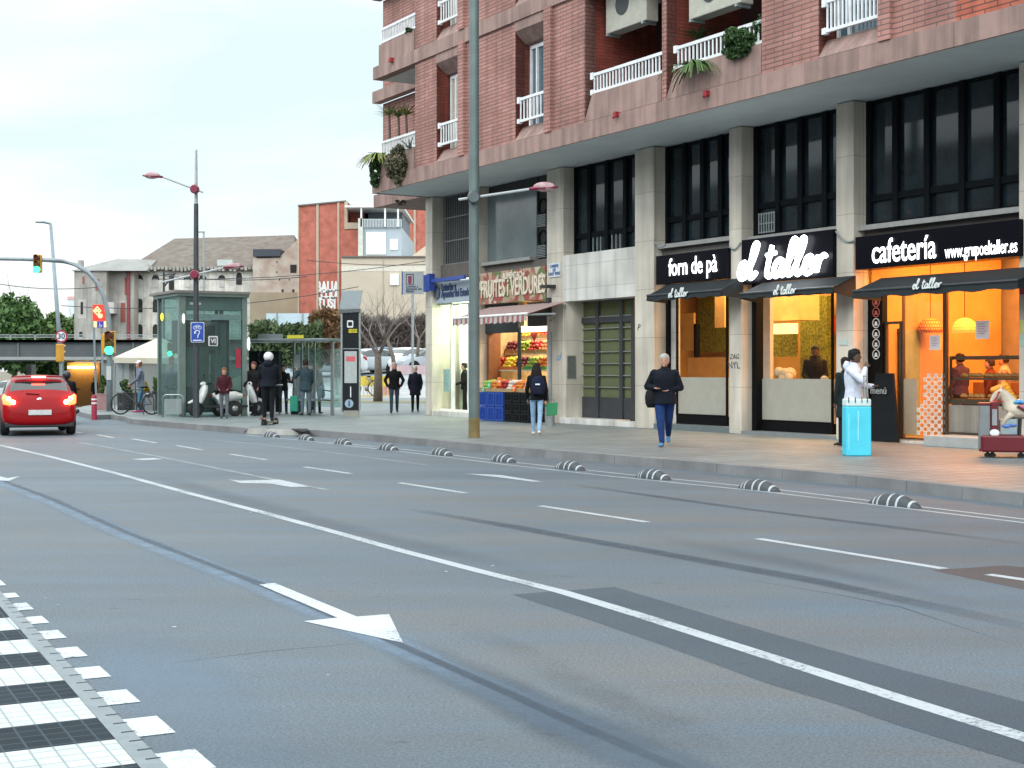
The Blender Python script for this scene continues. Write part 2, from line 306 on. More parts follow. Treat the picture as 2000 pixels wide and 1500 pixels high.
# road
KL=[(2400,1012),(2000,964),(1672,929),(1400,906),(1200,889.5),(1000,873.5),(830,858),(719,848),(645,843),(600,839.5),(477,836),(380,829),(300,822.5),(255,818.5)]
kerbpts=[G(a,b,.14) for a,b in KL]
k0=kerbpts[0]; far=[FW(FXv(2400)+40,-7.1)]
kerbpts=[Vector((k0.x+UX*30,k0.y+UY*30,.14))]+kerbpts
tip=[G(243,814,.14),G(215,810,.14),G(185,811,.14),G(160,806,.14),G(146,799,.14),G(146,789,.14)]
farL=[AT(175,78),AT(188,95),AT(196,125),AT(200,160)]
edge=[(p.x,p.y) for p in kerbpts+tip+farL]
road=edge+[(-80,160),(-80,60),(-45,10),(-30,-30),(30,-30)]
tess([(x+0*y,y) for x,y in [(p[0]+.3,p[1]+.3) for p in edge]]+[(-80,161),(-80,60),(-45,10),(-30,-30),(30,-30)],-.001,'road',ASP,kind='structure')
# pavement
side=[(p.x,p.y) for p in kerbpts+tip]+[(AT(165,78).x,78),(AT(185,94).x,94),(AT(360,94).x,94),(AT(500,62).x,62),(AT(860,62).x,62),(22,52),(60,30),(40,-20)]
tess(side,.14,'pavement',PAVE,kerb=.2,kind='structure')
# kerb stones
mb=MB(); K2=[Vector(p) for p in kerbpts+tip]; off=[]
for i,p in enumerate(K2):
    d=(K2[min(i+1,len(K2)-1)]-K2[max(i-1,0)]); d.z=0; d.normalize(); nrm=Vector((d.y,-d.x,0)); off.append(nrm if nrm.dot(Vector((1,1,0)))>0 else -nrm)
run=0
for i in range(len(K2)-1):
    a,b=K2[i],K2[i+1]; na,nb=off[i],off[i+1]; seg=max(1,int((b-a).length/1.0)); 
    for j in range(seg):
        t0,t1=j/seg,(j+1)/seg-.012/max(.1,(b-a).length); p,q=a.lerp(b,t0),a.lerp(b,t1); m0,m1=na.lerp(nb,t0),na.lerp(nb,t1)
        fz=lambda P,z: (P.x,P.y,gz(P.x,P.y)+z)
        p0,q0=p-m0*.012,q-m1*.012; p1,q1=p+m0*.2,q+m1*.2
        mb.add([fz(p0,-.05),fz(q0,-.05),fz(q1,-.05),fz(p1,-.05),fz(p0+m0*.01,.147),fz(q0+m1*.01,.147),fz(q1,.147),fz(p1,.147)],[(0,3,2,1),(4,5,6,7),(0,1,5,4),(1,2,6,5),(2,3,7,6),(3,0,4,7)])
mb.build('kerb',M('kerb_granite',(.2,.205,.21),.7,var=.25,scale=1.3,bump=.2),kind='structure')
# plaza beyond, lighter
tess([(AT(500,62).x,62),(AT(872,62).x,62),(AT(950,74).x,74),(AT(480,74).x,74)],.145,'plaza',PLAZA,kind='structure')
tess([(AT(480,74).x,74),(AT(950,74).x,74),(AT(950,112).x,112),(AT(480,112).x,112)],.02,'parking_lot',M('pale_concrete',(.3,.32,.33),.6,var=.15,scale=.7),kind='structure')
tess([(p.x,p.y) for p in [AT(520,56.5),AT(905,56.5),AT(912,58.8),AT(520,58.8)]],.152,'planting_strip',M('strip_soil',(.2,.19,.11),.9,var=.3,scale=3),kind='structure')
def ribbon(pts,w,z,name,mat,close=False,**t):
    P=[G(a,b,0) for a,b in pts]; Q=[]
    for a,b in zip(P,P[1:]):
        n=max(1,int((b-a).length/1.5))
        for i in range(n): Q.append(a.lerp(b,i/n))
    Q.append(P[-1]); mb=MB()
    for i,p in enumerate(Q):
        d=Q[min(i+1,len(Q)-1)]-Q[max(i-1,0)]; d.z=0; d.normalize(); s=Vector((d.y,-d.x,0))*w/2
        mb.v+=[(*(p-s).xy,z),(*(p+s).xy,z)]
    for i in range(len(Q)-1): mb.f.append([2*i,2*i+1,2*i+3,2*i+2]); mb.m.append(0)
    return mb
def patch(pts,z): return MB().add([(*G(a,b,0).xy,z) for a,b in pts],[tuple(range(len(pts)))])
def up(mb,name,mat,**t):
    o=mb.build(name,mat,fix=False,kind='structure',**t); me=o.data; bm=bmesh.new(); bm.from_mesh(me); bm.normal_update()
    for f in bm.faces:
        if f.normal.z<0: f.normal_flip()
    bm.to_mesh(me); bm.free(); return o
def softmat(name,col,noisy=.5):
    m,n,b=newmat(name); N=n.nodes.new; K=n.links.new; at=N('ShaderNodeAttribute'); at.attribute_name='fade'; tc=N('ShaderNodeTexCoord'); z=N('ShaderNodeTexNoise'); z.inputs['Scale'].default_value=3.5; z.inputs['Detail'].default_value=9; z.inputs['Roughness'].default_value=.75; K(tc.outputs['Object'],z.inputs[0])
    mr=N('ShaderNodeMapRange'); mr.inputs[1].default_value=.3; mr.inputs[2].default_value=.65; mr.inputs[3].default_value=1-noisy; K(z.outputs[0],mr.inputs[0]); mu=N('ShaderNodeMath'); mu.operation='MULTIPLY'; K(at.outputs['Fac'],mu.inputs[0]); K(mr.outputs[0],mu.inputs[1]); K(mu.outputs[0],b.inputs['Alpha'])
    b.inputs['Base Color'].default_value=(*col,1); b.inputs['Roughness'].default_value=.6; MATS[name]=m; return m
def soft(pts,w,z,name,mat,a=1.0,edge=.5):
    P=[G(p[0],p[1],0) for p in pts]; Q=[]
    for i_,(A,B) in enumerate(zip(P,P[1:])):
        n=max(1,int((B-A).length/.6))
        for i in range(n): Q.append(A.lerp(B,i/n))
    Q.append(P[-1]); m=MB(); val=[]; N_=len(Q); rg=random.Random(len(pts)*7+int(w*100))
    for i,p in enumerate(Q):
        d=Q[min(i+1,N_-1)]-Q[max(i-1,0)]; d.z=0; d.normalize(); s_=Vector((d.y,-d.x,0))*w/2; end=min(1,i/3,(N_-1-i)/3); ww=rg.uniform(.85,1.15)
        for k,f in ((-1,0),(-edge,1),(edge,1),(1,0)): q=p+s_*k*ww; m.v.append((q.x,q.y,z)); val.append(f*a*end)
    for i in range(N_-1):
        for k in range(3): m.f.append([4*i+k,4*i+k+1,4*i+5+k,4*i+4+k]); m.m.append(0)
    o=up(m,name,mat); at=o.data.attributes.new('fade','FLOAT','POINT')
    for i,v in enumerate(val): at.data[i].value=v
    return o
SD=softmat('tar_stain',(.05,.072,.1)); SB=softmat('blue_wear',(.17,.25,.34),.6); SBR=softmat('oil_stain',(.06,.045,.035),.9)
up(patch([(1000,1161),(1200,1146),(1500,1235),(1750,1305),(2000,1370),(2150,1410),(2150,1560),(2000,1492),(1750,1415),(1650,1380),(1500,1335),(1300,1262),(1150,1210)],.0),'asphalt_patch',ASPD)
up(patch([(1820,1114),(1960,1104),(2050,1112),(2050,1160),(1990,1149)],.0),'asphalt_patch',ASPR)
S1=[(-80,915),(0,942),(100,979),(250,1046),(500,1142),(760,1255),(1000,1362),(1150,1430),(1325,1505),(1500,1580)]
soft(S1,.34,.0,'asphalt_seam',SB,.75); soft([(x,y-5) for x,y in S1],.10,.0007,'asphalt_seam',SD,.75)
soft(S1[5:],.5,.0009,'asphalt_seam',SD,.6)
soft([(785,992),(1000,1028),(1100,1047),(1200,1064),(1600,1136),(1880,1196),(2100,1245)],.26,.0,'asphalt_seam',SD,.65)
soft([(1105,945),(1200,958),(1456,994),(1700,1024),(2050,1068)],.2,.0,'asphalt_seam',SD,.5)
soft([(130,1235),(230,1255),(330,1330),(430,1420),(560,1560)],.75,.0002,'worn_patch',SB,.75,.4)
soft([(280,1303),(400,1287),(520,1272),(640,1262),(730,1252)],.02,.0004,'crack',SD,.9); soft([(1380,1118),(1500,1139),(1640,1162),(1760,1186),(1990,1262)],.025,.0004,'crack',SD,.8); soft([(150,985),(300,978),(470,966)],.05,.0004,'pale_joint',SB,.7); soft([(640,985),(760,975),(900,973),(1080,978)],.03,.0004,'crack',SD,.5)
soft([(1020,1290),(1150,1345),(1300,1410),(1440,1480)],.35,.0003,'oil_stain',SBR,.6,.3); soft([(900,1230),(1000,1262),(1120,1310)],.3,.0003,'oil_stain',SBR,.4,.3)
soft([(1240,1040),(1450,1082),(1700,1130),(1950,1190)],.5,.0001,'oil_stain',SD,.25,.2); soft([(300,930),(700,1040),(1100,1130)],.6,.0001,'tyre_track',SD,.22,.2)
up(ribbon([(-200,838),(0,869.5),(100,892.5),(225,924),(375,965),(500,997.5),(627,1032),(785,1076),(942,1117),(1100,1156.6),(1250,1202),(1500,1282),(1750,1362),(2000,1440),(2200,1504)],.115,.0015,'',0),'solid_lane_line',PAINT)
mb=MB()
for a in [((1480,1052),(1845,1111)),((1930,1122),(2060,1141)),((1055,988),(1265,1020)),((780,943),(910,963)),((595,912),(685,925)),((450,887),(520,898)),((345,870),(395,879)),((258,857),(305,865)),((190,849),(222,855)),((142,843),(162,846))]:
    r=ribbon(a,.1,.0015,'',0); mb.add(r.v,r.f)
up(mb,'dashed_lane_line',PAINT)
up(ribbon([(2100,1033),(2000,1021),(1500,961),(1200,931),(1000,909),(800,884),(600,861),(480,850)],.07,.0015,'',0),'edge_line',PAINT)
up(ribbon([(2100,1026),(2000,1014),(1500,954),(1200,924),(1000,902.5),(800,879),(640,863)],.07,.0015,'',0),'edge_line',PAINT)
up(ribbon([(410,859),(500,867),(650,884),(832,908)],.1,.0015,'',0),'faded_lane_line',FADE)
mb=ribbon([(150,864),(175,867.5),(300,890),(500,930),(640,957)],.1,.002,'',0); r=ribbon([(92,865.5),(150,864)],.12,.002,'',0); mb.add(r.v,r.f); up(mb,'faded_lane_line',FADE)
up(patch([(506,1142),(536,1139),(697,1205),(760,1200),(787,1256),(593,1214),(659,1207)],.0025),'road_arrow',BLOCK)
mb=MB()
for pp in ([(444,936),(470,939),(545,937),(560,940),(606,951),(570,952),(530,945),(470,944)],[(-20,926),(15,934),(40,930),(18,939.5),(-20,938)],[(905,925),(940,926.5),(978,928),(1060,941),(1040,941),(970,932)],[(255,897),(300,894.5),(320,897),(280,899)]):
    q=patch(pp,.0025); mb.add(q.v,q.f)
up(mb,'road_arrow',PAINT)
mb=MB()
for _ in range(12):
    x,y=random.uniform(0,1500),random.uniform(930,1400); w=random.uniform(5,13)*(y-724)/500; q=patch([(x,y),(x+w*.5,y-w*.12),(x+w,y),(x+w*.6,y+w*.13)],.0025); mb.add(q.v,q.f)
up(mb,'paint_specks',PAINT)
# near crossing strip, tiles with white and dark bands
TILW=brick('white_tiles',(.46,.5,.5),(.54,.58,.58),(.26,.31,.32),.095,.095,.005,.55,.3,'xy',.12,-math.atan2(1,1.906),0)
TILD=brick('dark_tiles',(.016,.026,.034),(.024,.035,.044),(.055,.075,.09),.095,.095,.006,.7,.3,'xy',.15,-math.atan2(1,1.906),0,spec=.12)
ld=Vector((1.906,1)).normalized()
A0,A1=G(4,1191),G(269,1497); B0,B1=G(11,1168),G(315,1489); D0,D1=G(13,1144),G(381,1464)
def online(P,Q,py):   # point of ground line PQ at image row py
    d=F*CH/(py-HY); t=(d-P.y)/(Q.y-P.y); return P+(Q-P)*t
def ry(v): return 1100+v*.26667
st=[ry(v) for v in (120,200,255,325,405,490,563,655,752,865,993,1140,1300,1475,1690,1950)]
w=MB(); dk=MB()
for i in range(len(st)-1):
    a,b=online(A0,A1,st[i]),online(A0,A1,st[i+1]); l=Vector((ld.x,ld.y,0))*5.0
    (dk if i%2 else w).add([(*(a-l).xy,.006),(*a.xy,.006),(*b.xy,.006),(*(b-l).xy,.006)],[(0,1,2,3)])
up(w,'crossing_white_tiles',TILW); up(dk,'crossing_dark_tiles',TILD)
mb=MB(); r0,r1=1150,1700
for i in range(40):
    t0=1150*(1700/1150)**(i/40); t1=1150*(1700/1150)**((i+1)/40)
    pa,pb,pc,pd=online(A0,A1,t0),online(B0,B1,t0+4),online(B0,B1,t1+4),online(A0,A1,t1)
    mb.add([(*pa.xy,.008),(*pb.xy,.008),(*pc.xy,.008),(*pd.xy,.008)],[(0,1,2,3)])
up(mb,'crossing_kerb_strip',M('kerb_strip',(.2,.235,.255),.6,var=.12,scale=9,bump=.15))
mb=MB()
for i in range(24):
    y=ry(275+(1480-275)*((i+.5)/24)**1.35); p=online(A0,A1,y).lerp(online(B0,B1,y+3),.45); q=p+Vector((ld.x,ld.y,0))*.06; dn=Vector((.35,-.9,0))*.009
    mb.add([(*(p-dn).xy,.009),(*(q-dn).xy,.009),(*(q+dn).xy,.009),(*(p+dn).xy,.009)],[(0,1,2,3)])
up(mb,'kerb_strip_slots',M('slot_dark',(.03,.04,.05),.8))
mb=MB()
for a,b in [(120,163),(218,250),(290,340),(388,438),(490,548),(613,682),(755,832),(926,1018),(1120,1243),(1363,1500),(1660,1840)]:
    q=[online(D0,D1,ry(a)),online(D0,D1,ry(b))]
    def back(p): # intersect along -ld with B line
        e=(B1-B0); den=ld.x*e.y-ld.y*e.x; t=((p.x-B0.x)*e.y-(p.y-B0.y)*e.x)/den; return Vector((p.x-ld.x*t,p.y-ld.y*t,0))
    mb.add([(*back(q[0]).xy,.0025),(*q[0].xy,.0025),(*q[1].xy,.0025),(*back(q[1]).xy,.0025)],[(0,1,2,3)])
up(mb,'crossing_blocks',BLOCK)
# armadillos
ARM=M('armadillo_rubber',(.05,.06,.068),.6,bump=.3,scale=20); ARW=M('armadillo_band',(.42,.46,.49),.5,var=.2,scale=20)
def armadillo():
    t=thing('lane_separator','',"lane separator",group='striped rubber lane separators along the kerb')
    def ring(u,s=1.0):
        h=.128*max(0,1-abs(u)**2)**.8+.004; w=.11*max(0,1-abs(u)**2)**.5+.01
        return [(u*.4, w*s*math.cos(a), h*s*math.sin(a)) for a in [PI*i/8 for i in range(9)]]
    mb=MB(); us=[-1+2*i/24 for i in range(25)]
    for u in us: mb.v+=ring(u)
    for i in range(24):
        for k in range(8): mb.f.append([i*9+k,i*9+k+1,i*9+10+k,i*9+9+k]); mb.m.append(0)
    mb.build('body',ARM,t,smooth='all')
    for c in (-.62,-.42,.02,.34,.76):
        b=MB(); 
        for u in (c-.038,c,c+.038): b.v+=[(x,y*1.02,z*1.02+.002) for x,y,z in ring(u)]
        for i in range(2):
            for k in range(8): b.f.append([i*9+k,i*9+k+1,i*9+10+k,i*9+9+k]); b.m.append(0)
        b.build('band',ARW,t,smooth='all')
    return t
arm0=armadillo(); ALOC=[(1747,986),(1482,955),(1276,933),(1113,915),(982,900),(861,887),(757,877),(669,866),(597,858),(529,852)]
ALAB=['striped lane separator nearest the camera at the far right of the kerb line','second nearest striped lane separator, below the blue case','striped lane separator on the road below the walking man','striped lane separator on the road just left of the walking man','striped lane separator right of the big lamp post foot','striped lane separator left of the big lamp post foot','striped lane separator two left of the big lamp post','striped lane separator below the bus stop totem','striped lane separator at the right end of the kerb ramps','farthest striped lane separator, in front of the kerb ramp']
arm0['label']=ALAB[0]
for i,(a,b) in enumerate(ALOC):
    p=G(a,b+1.5); nx_=ALOC[min(i+1,9)]; pv=ALOC[max(i-1,0)]; d=G(*pv)-G(*nx_); rz=math.atan2(d.y,d.x)+random.uniform(-.05,.05)
    o=arm0 if i==0 else dup(arm0,None,label=ALAB[i]); o.location=(p.x,p.y,.002); o.rotation_euler=(0,0,rz)

op=fthing('opposite_building','unseen plain apartment row added on the near side of the street behind the viewpoint','building',(-10,-36,0))
MB().box(-75,45,-46,-36,-.1,13.5).build('wall',M('opposite_render',(.22,.2,.18),.9,var=.2,scale=.4),op)  # unseen row, added so the glass mirrors it instead of bright sky
# ---------------- apartment building with shops ----------------
BR=brick('pink_brick',(.43,.22,.19),(.35,.168,.142),(.17,.11,.10),.52,.095,.014,uv='xz',stain=.2)
BRO=brick('orange_brick',(.47,.14,.09),(.38,.105,.065),(.13,.06,.05),.52,.095,.014,uv='xz',stain=.2)
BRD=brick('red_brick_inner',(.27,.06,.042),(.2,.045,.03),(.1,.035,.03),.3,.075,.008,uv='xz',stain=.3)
RND=M('pink_render',(.31,.205,.18),.85,var=.13,scale=2.2,bump=.25,bscale=60,streak=.28)
SOF=M('soffit_render',(.58,.64,.66),.75,var=.08,scale=1.2)
STN=brick('column_stone',(.64,.59,.51),(.56,.515,.44),(.30,.27,.23),1.4,1.18,.006,.45,.2,'xz',.22,0,0)
STNP=brick('panel_stone',(.70,.69,.66),(.63,.62,.58),(.36,.35,.33),.9,.62,.006,.3,.2,'xz',.2,0,0)
DWF=M('dark_window_frame',(.005,.007,.009),.75,.0,spec=.1); DGL=M('dark_window_glass',(.014,.024,.031),.06,var=.5,scale=1.5,spec=.5)
WPT=M('white_railing_paint',(.72,.74,.76),.45)
YF=-1.9; ZS=7.0; ZB=7.42
xF=lambda px:FXv(px,YF)
bld=fthing('apartment_building','red brick apartment block with stone columns and lit shops at street level','building',(0,0,0))
c0=[FXv(831),FXv(844)]
cols=[(FXv(831),FXv(844)),(FXv(1068),FXv(1100)),(FXv(1240),FXv(1277)),(FXv(1424),FXv(1448)),(FXv(1633),FXv(1667)),(FXv(1990),FXv(2030))]
depth=.40
for i,(a,b) in enumerate(cols):
    MB().box(a,b,0,depth+(.0 if i else .6),.14,ZS).build('column',STN,bld,bevel=.01)
XL=xF(732); XR=xF(2000)+14; XE=cols[0][0]
# plinth stones at column feet
mb=MB()
for a,b in cols: mb.box(a-.012,b+.012,-.012,.3,.14,.42)
# body
MB().box(XE+.05,XR,depth+4.2,12,.14,ZS).build('rear_wall',M('inner_wall',(.25,.23,.2),.8),bld)
# soffit + fascia slab
sl_=MB(); sl_.box(XL,XR,YF+.003,13,ZS+.02,ZB-.003); sl_.build('slab',SOF,bld)
MB().box(XL,xF(1868)-.006,YF-.06,YF,ZS,ZB).box(xF(1868)+.006,XR,YF-.06,YF,ZS,ZB).box(XL-.06,XL,YF-.06,1.2,ZS,ZB).build('fascia',RND,bld)
XB=FXv(748,YF+1.9); MB().box(XB-.1,XL-.06,YF+1.6,YF+1.85,ZS,ZB).box(XB-.1,XL-.06,YF+1.85,12,ZS+.02,ZB).build('fascia',RND,bld)
MB().box(xF(1880),XR,YF+.01,YF+.3,ZS-.0,ZS+.018).build('soffit_strip',SOF,bld)
FLH=3.45; NF=4
from collections import defaultdict
WL=defaultdict(MB); IN=defaultdict(MB); orange=MB(); rend=MB(); darkm=MB()
def px2(a): return xF(a)
Wn=[(852,900),(1006,1068),(1598,1722)]            # windows
Bn=[(1142,1293),(1301,1488)]                       # balconies
FIN=[(900,911),(1068,1081),(1722,1745)]
solid=[(811,852),(911,1006),(1081,1142),(1293,1301),(1488,1598),(1745,1868)]
zrail=lambda f:0
winz0=FZ(1040,237,YF)-.02; winz1=FZ(1040,88,YF+.4)
railt=FZ(1023,188,YF); railb=FZ(1023,236,YF)
brt=10.52
def railing(x0,x1,z0,z1,y,n,posts=True):
    m=MB(); m.box(x0,x1,y-.03,y+.03,z1-.07,z1); m.box(x0,x1,y-.03,y+.03,z0,z0+.06)
    for i in range(n+1):
        x=x0+.03+(x1-x0-.06)*i/n; m.box(x-.017,x+.017,y-.014,y+.014,z0+.06,z1-.07)
    if posts: m.box(x0-.07,x0+.03,y-.06,y+.05,z1-.14,z1+.02); m.box(x0-.07,x0+.03,y-.06,y+.05,z0-.03,z0+.09)
    return m
for f in range(NF):
    dz=f*FLH; z0=ZB+dz; z1=brt+dz
    if f: MB().box(XL+.7 if 0 else XL,xF(1868)-.006,YF-.06,YF+.25,z0-.38,z0).box(xF(1868)+.006,XR,YF-.06,YF+.25,z0-.38,z0).build('fascia',RND,bld); MB().box(XL+.01,XR,YF+.26,12,z0-.37,z0-.003).build('slab',SOF,bld)
    for a,b in solid: WL[a].box(px2(a),px2(b),YF,YF+.3,z0,z1)
    orange.box(px2(1868),XR,YF,YF+.3,z0,z1)
    for a,b in FIN: WL['f%d'%a].box(px2(a),px2(b)-.0,YF-.10,YF+.3,z0+.004,z1)
    rend.box(px2(811),XR,YF-.004,YF+.3,z1,z0+FLH-.384)
    for j,(a,b) in enumerate(Wn):
        x0,x1=px2(a),px2(b); wz0=winz0+dz; wz1=winz1+dz; D=.42
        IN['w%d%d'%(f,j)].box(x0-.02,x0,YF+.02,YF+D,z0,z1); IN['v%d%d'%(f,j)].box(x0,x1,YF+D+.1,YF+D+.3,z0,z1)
        # apron and hood: inclined render
        rend.prism([(x0+.01,YF-.02,z0+.02),(x0+.01,YF+D+.05,z0+.02),(x0+.01,YF+D+.05,wz0),(x0+.01,YF+.22,wz0)],(x1-x0-.02,0,0))
        rend.prism([(x0+.01,YF-.02,z1),(x0+.01,YF+D+.05,z1),(x0+.01,YF+D+.05,wz1+.02),(x0+.01,YF+.30,wz1+.05),(x0+.01,YF-.02,z1-.28)],(x1-x0-.02,0,0))
        w=MB(); xa,xb=x0+.05,x1-.02; y=YF+D; t=.06
        w.box(xa,xa+t,y,y+.08,wz0,wz1).box(xb-t,xb,y,y+.08,wz0,wz1).box(xa+t,xb-t,y,y+.08,wz1-t*1.6,wz1).box(xa+t,xb-t,y,y+.08,wz0,wz0+t).box(xa+.30,xa+.30+t,y-.01,y+.07,wz0+t,wz1-t*1.6)
        wf=w.build('window',WPT,bld)
        if j==0: 
            s=MB(); nsl=30
            for q in range(nsl): zz=wz0+.06+(wz1-wz0-.16)*q/nsl; s.box(xa+t,xb-t,y+.03,y+.045,zz,zz+(wz1-wz0-.16)/nsl*.82)
            s.build('shutter',M('beige_shutter',(.48,.46,.38),.6),wf)
        else: MB().box(xa+t,xb-t,y+.05,y+.06,wz0+t,wz1-t).build('pane',DGL if f else M('blue_pane',(.08,.13,.16),.08,spec=.9),wf)
        railing(x0+.16,x1-.01,railb+dz,railt+dz,YF+.06,8 if j<2 else 14).build('railing',WPT,bld)
    for j,(a,b) in enumerate(Bn):
        x0,x1=px2(a),px2(b); D=2.1
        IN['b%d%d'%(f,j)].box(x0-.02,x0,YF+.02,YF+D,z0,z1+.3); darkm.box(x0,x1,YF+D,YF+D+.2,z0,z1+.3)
        zt=FZ(1250,158,YF)+dz+.02
        rend.prism([(x0+.02,YF-.02,z0+.02),(x1-.01,YF-.02,z0+.02),(x1-.01,YF-.02,zt),(x0+.34,YF-.02,zt)],(0,.12,0))
        railing(x0+(.3 if j==0 else .33),x1-.01,zt+.02,FZ(1250,113,YF)+dz,YF+.06,21).build('railing',WPT,bld)
        # balcony door
        MB().box(x0+.9,x1-.3,YF+D-.05,YF+D-.005,z0+.02,z0+2.3).build('balcony_door',DGL,bld)
    # corner balcony
    xa,xb=XL,px2(811)
    bw=MB(); bw.box(XB,px2(811)+.3,YF+1.9,YF+2.1,z0,z0+FLH-.385); bw.build('brick_wall',BR,bld)
    MB().box(XB-.1,XL-.06,YF+1.55,YF+1.85,z0-.38 if f else ZS+.001,z0-.002).build('ledge',RND,bld) if f else None
    IN['c%d'%f].box(px2(811)-.02,px2(811),YF+.3,YF+1.9,z0,z0+FLH-.39)
    rend.box(xa+.35,xb-.02,YF-.03,YF+.1,z0-.002 if f else z0,z0+.62); rend.box(xa+.35,xa+.47,YF+.1,YF+1.9,z0,z0+.62)
    railing(xa+.42,xb,z0+.66,z0+1.12,YF+.04,22,False).build('railing',WPT,bld)
[w_.build('brick_pier',BR,bld) for w_ in WL.values()]; orange.build('brick_wall',BRO,bld); [w_.build('recess_wall',BRD,bld) for w_ in IN.values()]; rend.build('rendered_band',RND,bld); darkm.build('balcony_back_wall',M('shaded_inner_brick',(.05,.02,.018),.8),bld)  # shade of the deep balcony recess is put into the back wall colour
MB().box(XL,XR,YF-.1,12.2,ZB+NF*FLH-.3,ZB+NF*FLH+.1).build('roof',RND,bld)
for px,py in ((1211,221),(1388,180)): 
    x=xF(px); z=FZ(px,py,YF-.1); MB().box(x-.06,x+.05,YF-.16,YF-.02,z-.05,z+.05).tube([(x+.02,YF-.1,z-.03),(x+.04,YF-.22,z-.1)],.03).build('drain_spout',M('red_spout',(.3,.02,.03),.5),bld)
x=xF(771); z=FZ(771,118,YF); MB().box(x-.08,x+.06,YF-.18,YF-.04,z-.06,z+.06).build('drain_spout',MATS['red_spout'],bld)
# ---- ground floor bays ----
def upper_window(pl,pr,zb,zt,nmull,ztr,D=.38,mull=None,vent=0,name='upper_window'):
    x0,x1=FXv(pl,D) if 0 else pl,pr
    w=MB(); w.box(x0,x1,D,D+.1,zb-.0,zb+.07); w.box(x0,x1,D,D+.1,zt-.05,zt); w.box(x0,x1,D-.01,D+.1,ztr,ztr+.13)
    ms=mull or [x0+(x1-x0)*i/nmull for i in range(nmull+1)]
    for m_ in ms: w.box(m_-.07,m_+.07,D-.04,D+.1,zb,zt)
    o=w.build(name,DWF,bld); MB().box(x0,x1,D+.06,D+.075,zb,zt).build('pane',DGL,o); return o
Y=.38
# cafeteria bay
X1,X2=cols[4][1],cols[5][0]
zb=FZ(1840,428,Y)+.03; ztr=FZ(1840,375,Y)
ms=[FXv(p,Y) for p in (1697,1750,1812,1880,1949)]
upper_window(X1,X2,zb,ZS,5,ztr,mull=ms)
MB().box(X1,X2,.12,Y+.2,zb-.10,zb-.0).build('window_sill',M('sill_stone',(.3,.3,.29),.6),bld)
MB().box(X1,X2,.3,.6,zb-.35,zb-.1).build('lintel',M('lintel_dark',(.12,.11,.1),.7),bld)
# el taller bay
X3,X4=cols[3][1],cols[4][0]
zb2=FZ(1550,455,Y)
upper_window(X3,X4,zb2,ZS,4,FZ(1550,399,Y),mull=[FXv(p,Y) for p in (1478,1520,1564,1612)])
g=MB(); xg0,xg1=FXv(1483,Y-.1),FXv(1513,Y-.1)
for i in range(7): g.box(xg0+(xg1-xg0)*i/6-.012,xg0+(xg1-xg0)*i/6+.012,Y-.12,Y-.1,FZ(1497,455,Y-.1),FZ(1497,415,Y-.1))
for q in (417,436,453): g.box(xg0,xg1,Y-.12,Y-.1,FZ(1497,q,Y-.1)-.01,FZ(1497,q,Y-.1)+.01)
g.build('window_grille',GALV,bld)
MB().box(X3,X4,.12,Y+.2,zb2-.08,zb2).build('window_sill',MATS['sill_stone'],bld); MB().box(X3,X4,.3,.6,zb2-.3,zb2-.08).build('lintel',MATS['lintel_dark'],bld)
# forn de pa bay
X5,X6=cols[2][1],cols[3][0]
zb3=FZ(1360,472,Y)
upper_window(X5,X6,zb3,ZS,4,FZ(1360,428,Y),mull=[FXv(p,Y) for p in (1303,1338,1373,1408)])
MB().box(X5,X6,.12,Y+.2,zb3-.1,zb3).build('window_sill',MATS['sill_stone'],bld); MB().box(X5,X6,.25,.6,zb3-.42,zb3-.1).build('lintel',MATS['lintel_dark'],bld)
# entrance bay
X7,X8=cols[1][1],cols[2][0]
zp1=FZ(1180,489,0); zp0=FZ(1180,583,0)
upper_window(X7,X8,zp1,ZS,3,FZ(1180,460,Y),mull=[FXv(p,Y) for p in (1123,1152,1186,1222)])
for q in (1159,1167,1174,1196,1204,1212): x=FXv(q,Y-.06); MB().box(x-.012,x+.012,Y-.08,Y-.05,zp1+.02,zp1+.42).build('window_bar',GALV,bld)
MB().box(X7,X8,.004,.62,zp0,zp1).build('wall_panel',STNP,bld)
MB().box(X7,X7+.1,.02,.8,.14,zp0).build('wall_panel',STN,bld); MB().box(X8-.02,X8,.5,.8,.14,zp0).build('wall_panel',STN,bld)
# door
DF=M('bronze_door_frame',(.07,.075,.085),.4,.5); D=.55; xd0,xd1=FXv(1128,D),FXv(1238,D); zd0=.30; zd1=FZ(1180,583,D)+.02
d=MB(); xs_=[xd0,FXv(1168,D),FXv(1215,D),xd1]
for x in xs_: d.box(x-.07,x+.07,D-.04,D+.08,zd0,zd1)
ztr=FZ(1180,625,D); d.box(xd0,xd1,D-.03,D+.07,ztr-.07,ztr+.07); d.box(xd0,xd1,D-.03,D+.07,zd1-.1,zd1); d.box(xd0,xd1,D-.01,D+.07,zd0,zd0+.55)
dr=d.build('entrance_door',DF,bld)
s=MB()
for i in range(7):
    z=zd0+.8+i*.31; s.box(xd0+.08,xd1,D-.02,D+.02,z,z+.03)
s.build('door_bars',M('door_bars',(.3,.32,.3),.4,.5),dr)
MB().box(xd0,xd1,D+.03,D+.04,zd0,zd1).build('pane',glass('door_glass',(.45,.5,.3),.25,.05),dr)
MB().box(xd0-.3,xd1+.1,D+.6,D+.62,.14,zd1).build('lobby_wall',M('lobby_wall',(.25,.24,.1),.7,var=.4,scale=2),bld)
MB().box(X7-.1,FXv(1200,0),-.05,.5,.14,.30).box(FXv(1200,0)+.003,X8,-.02,.5,.14,.27).build('doorstep',STNP,bld,bevel=.01)
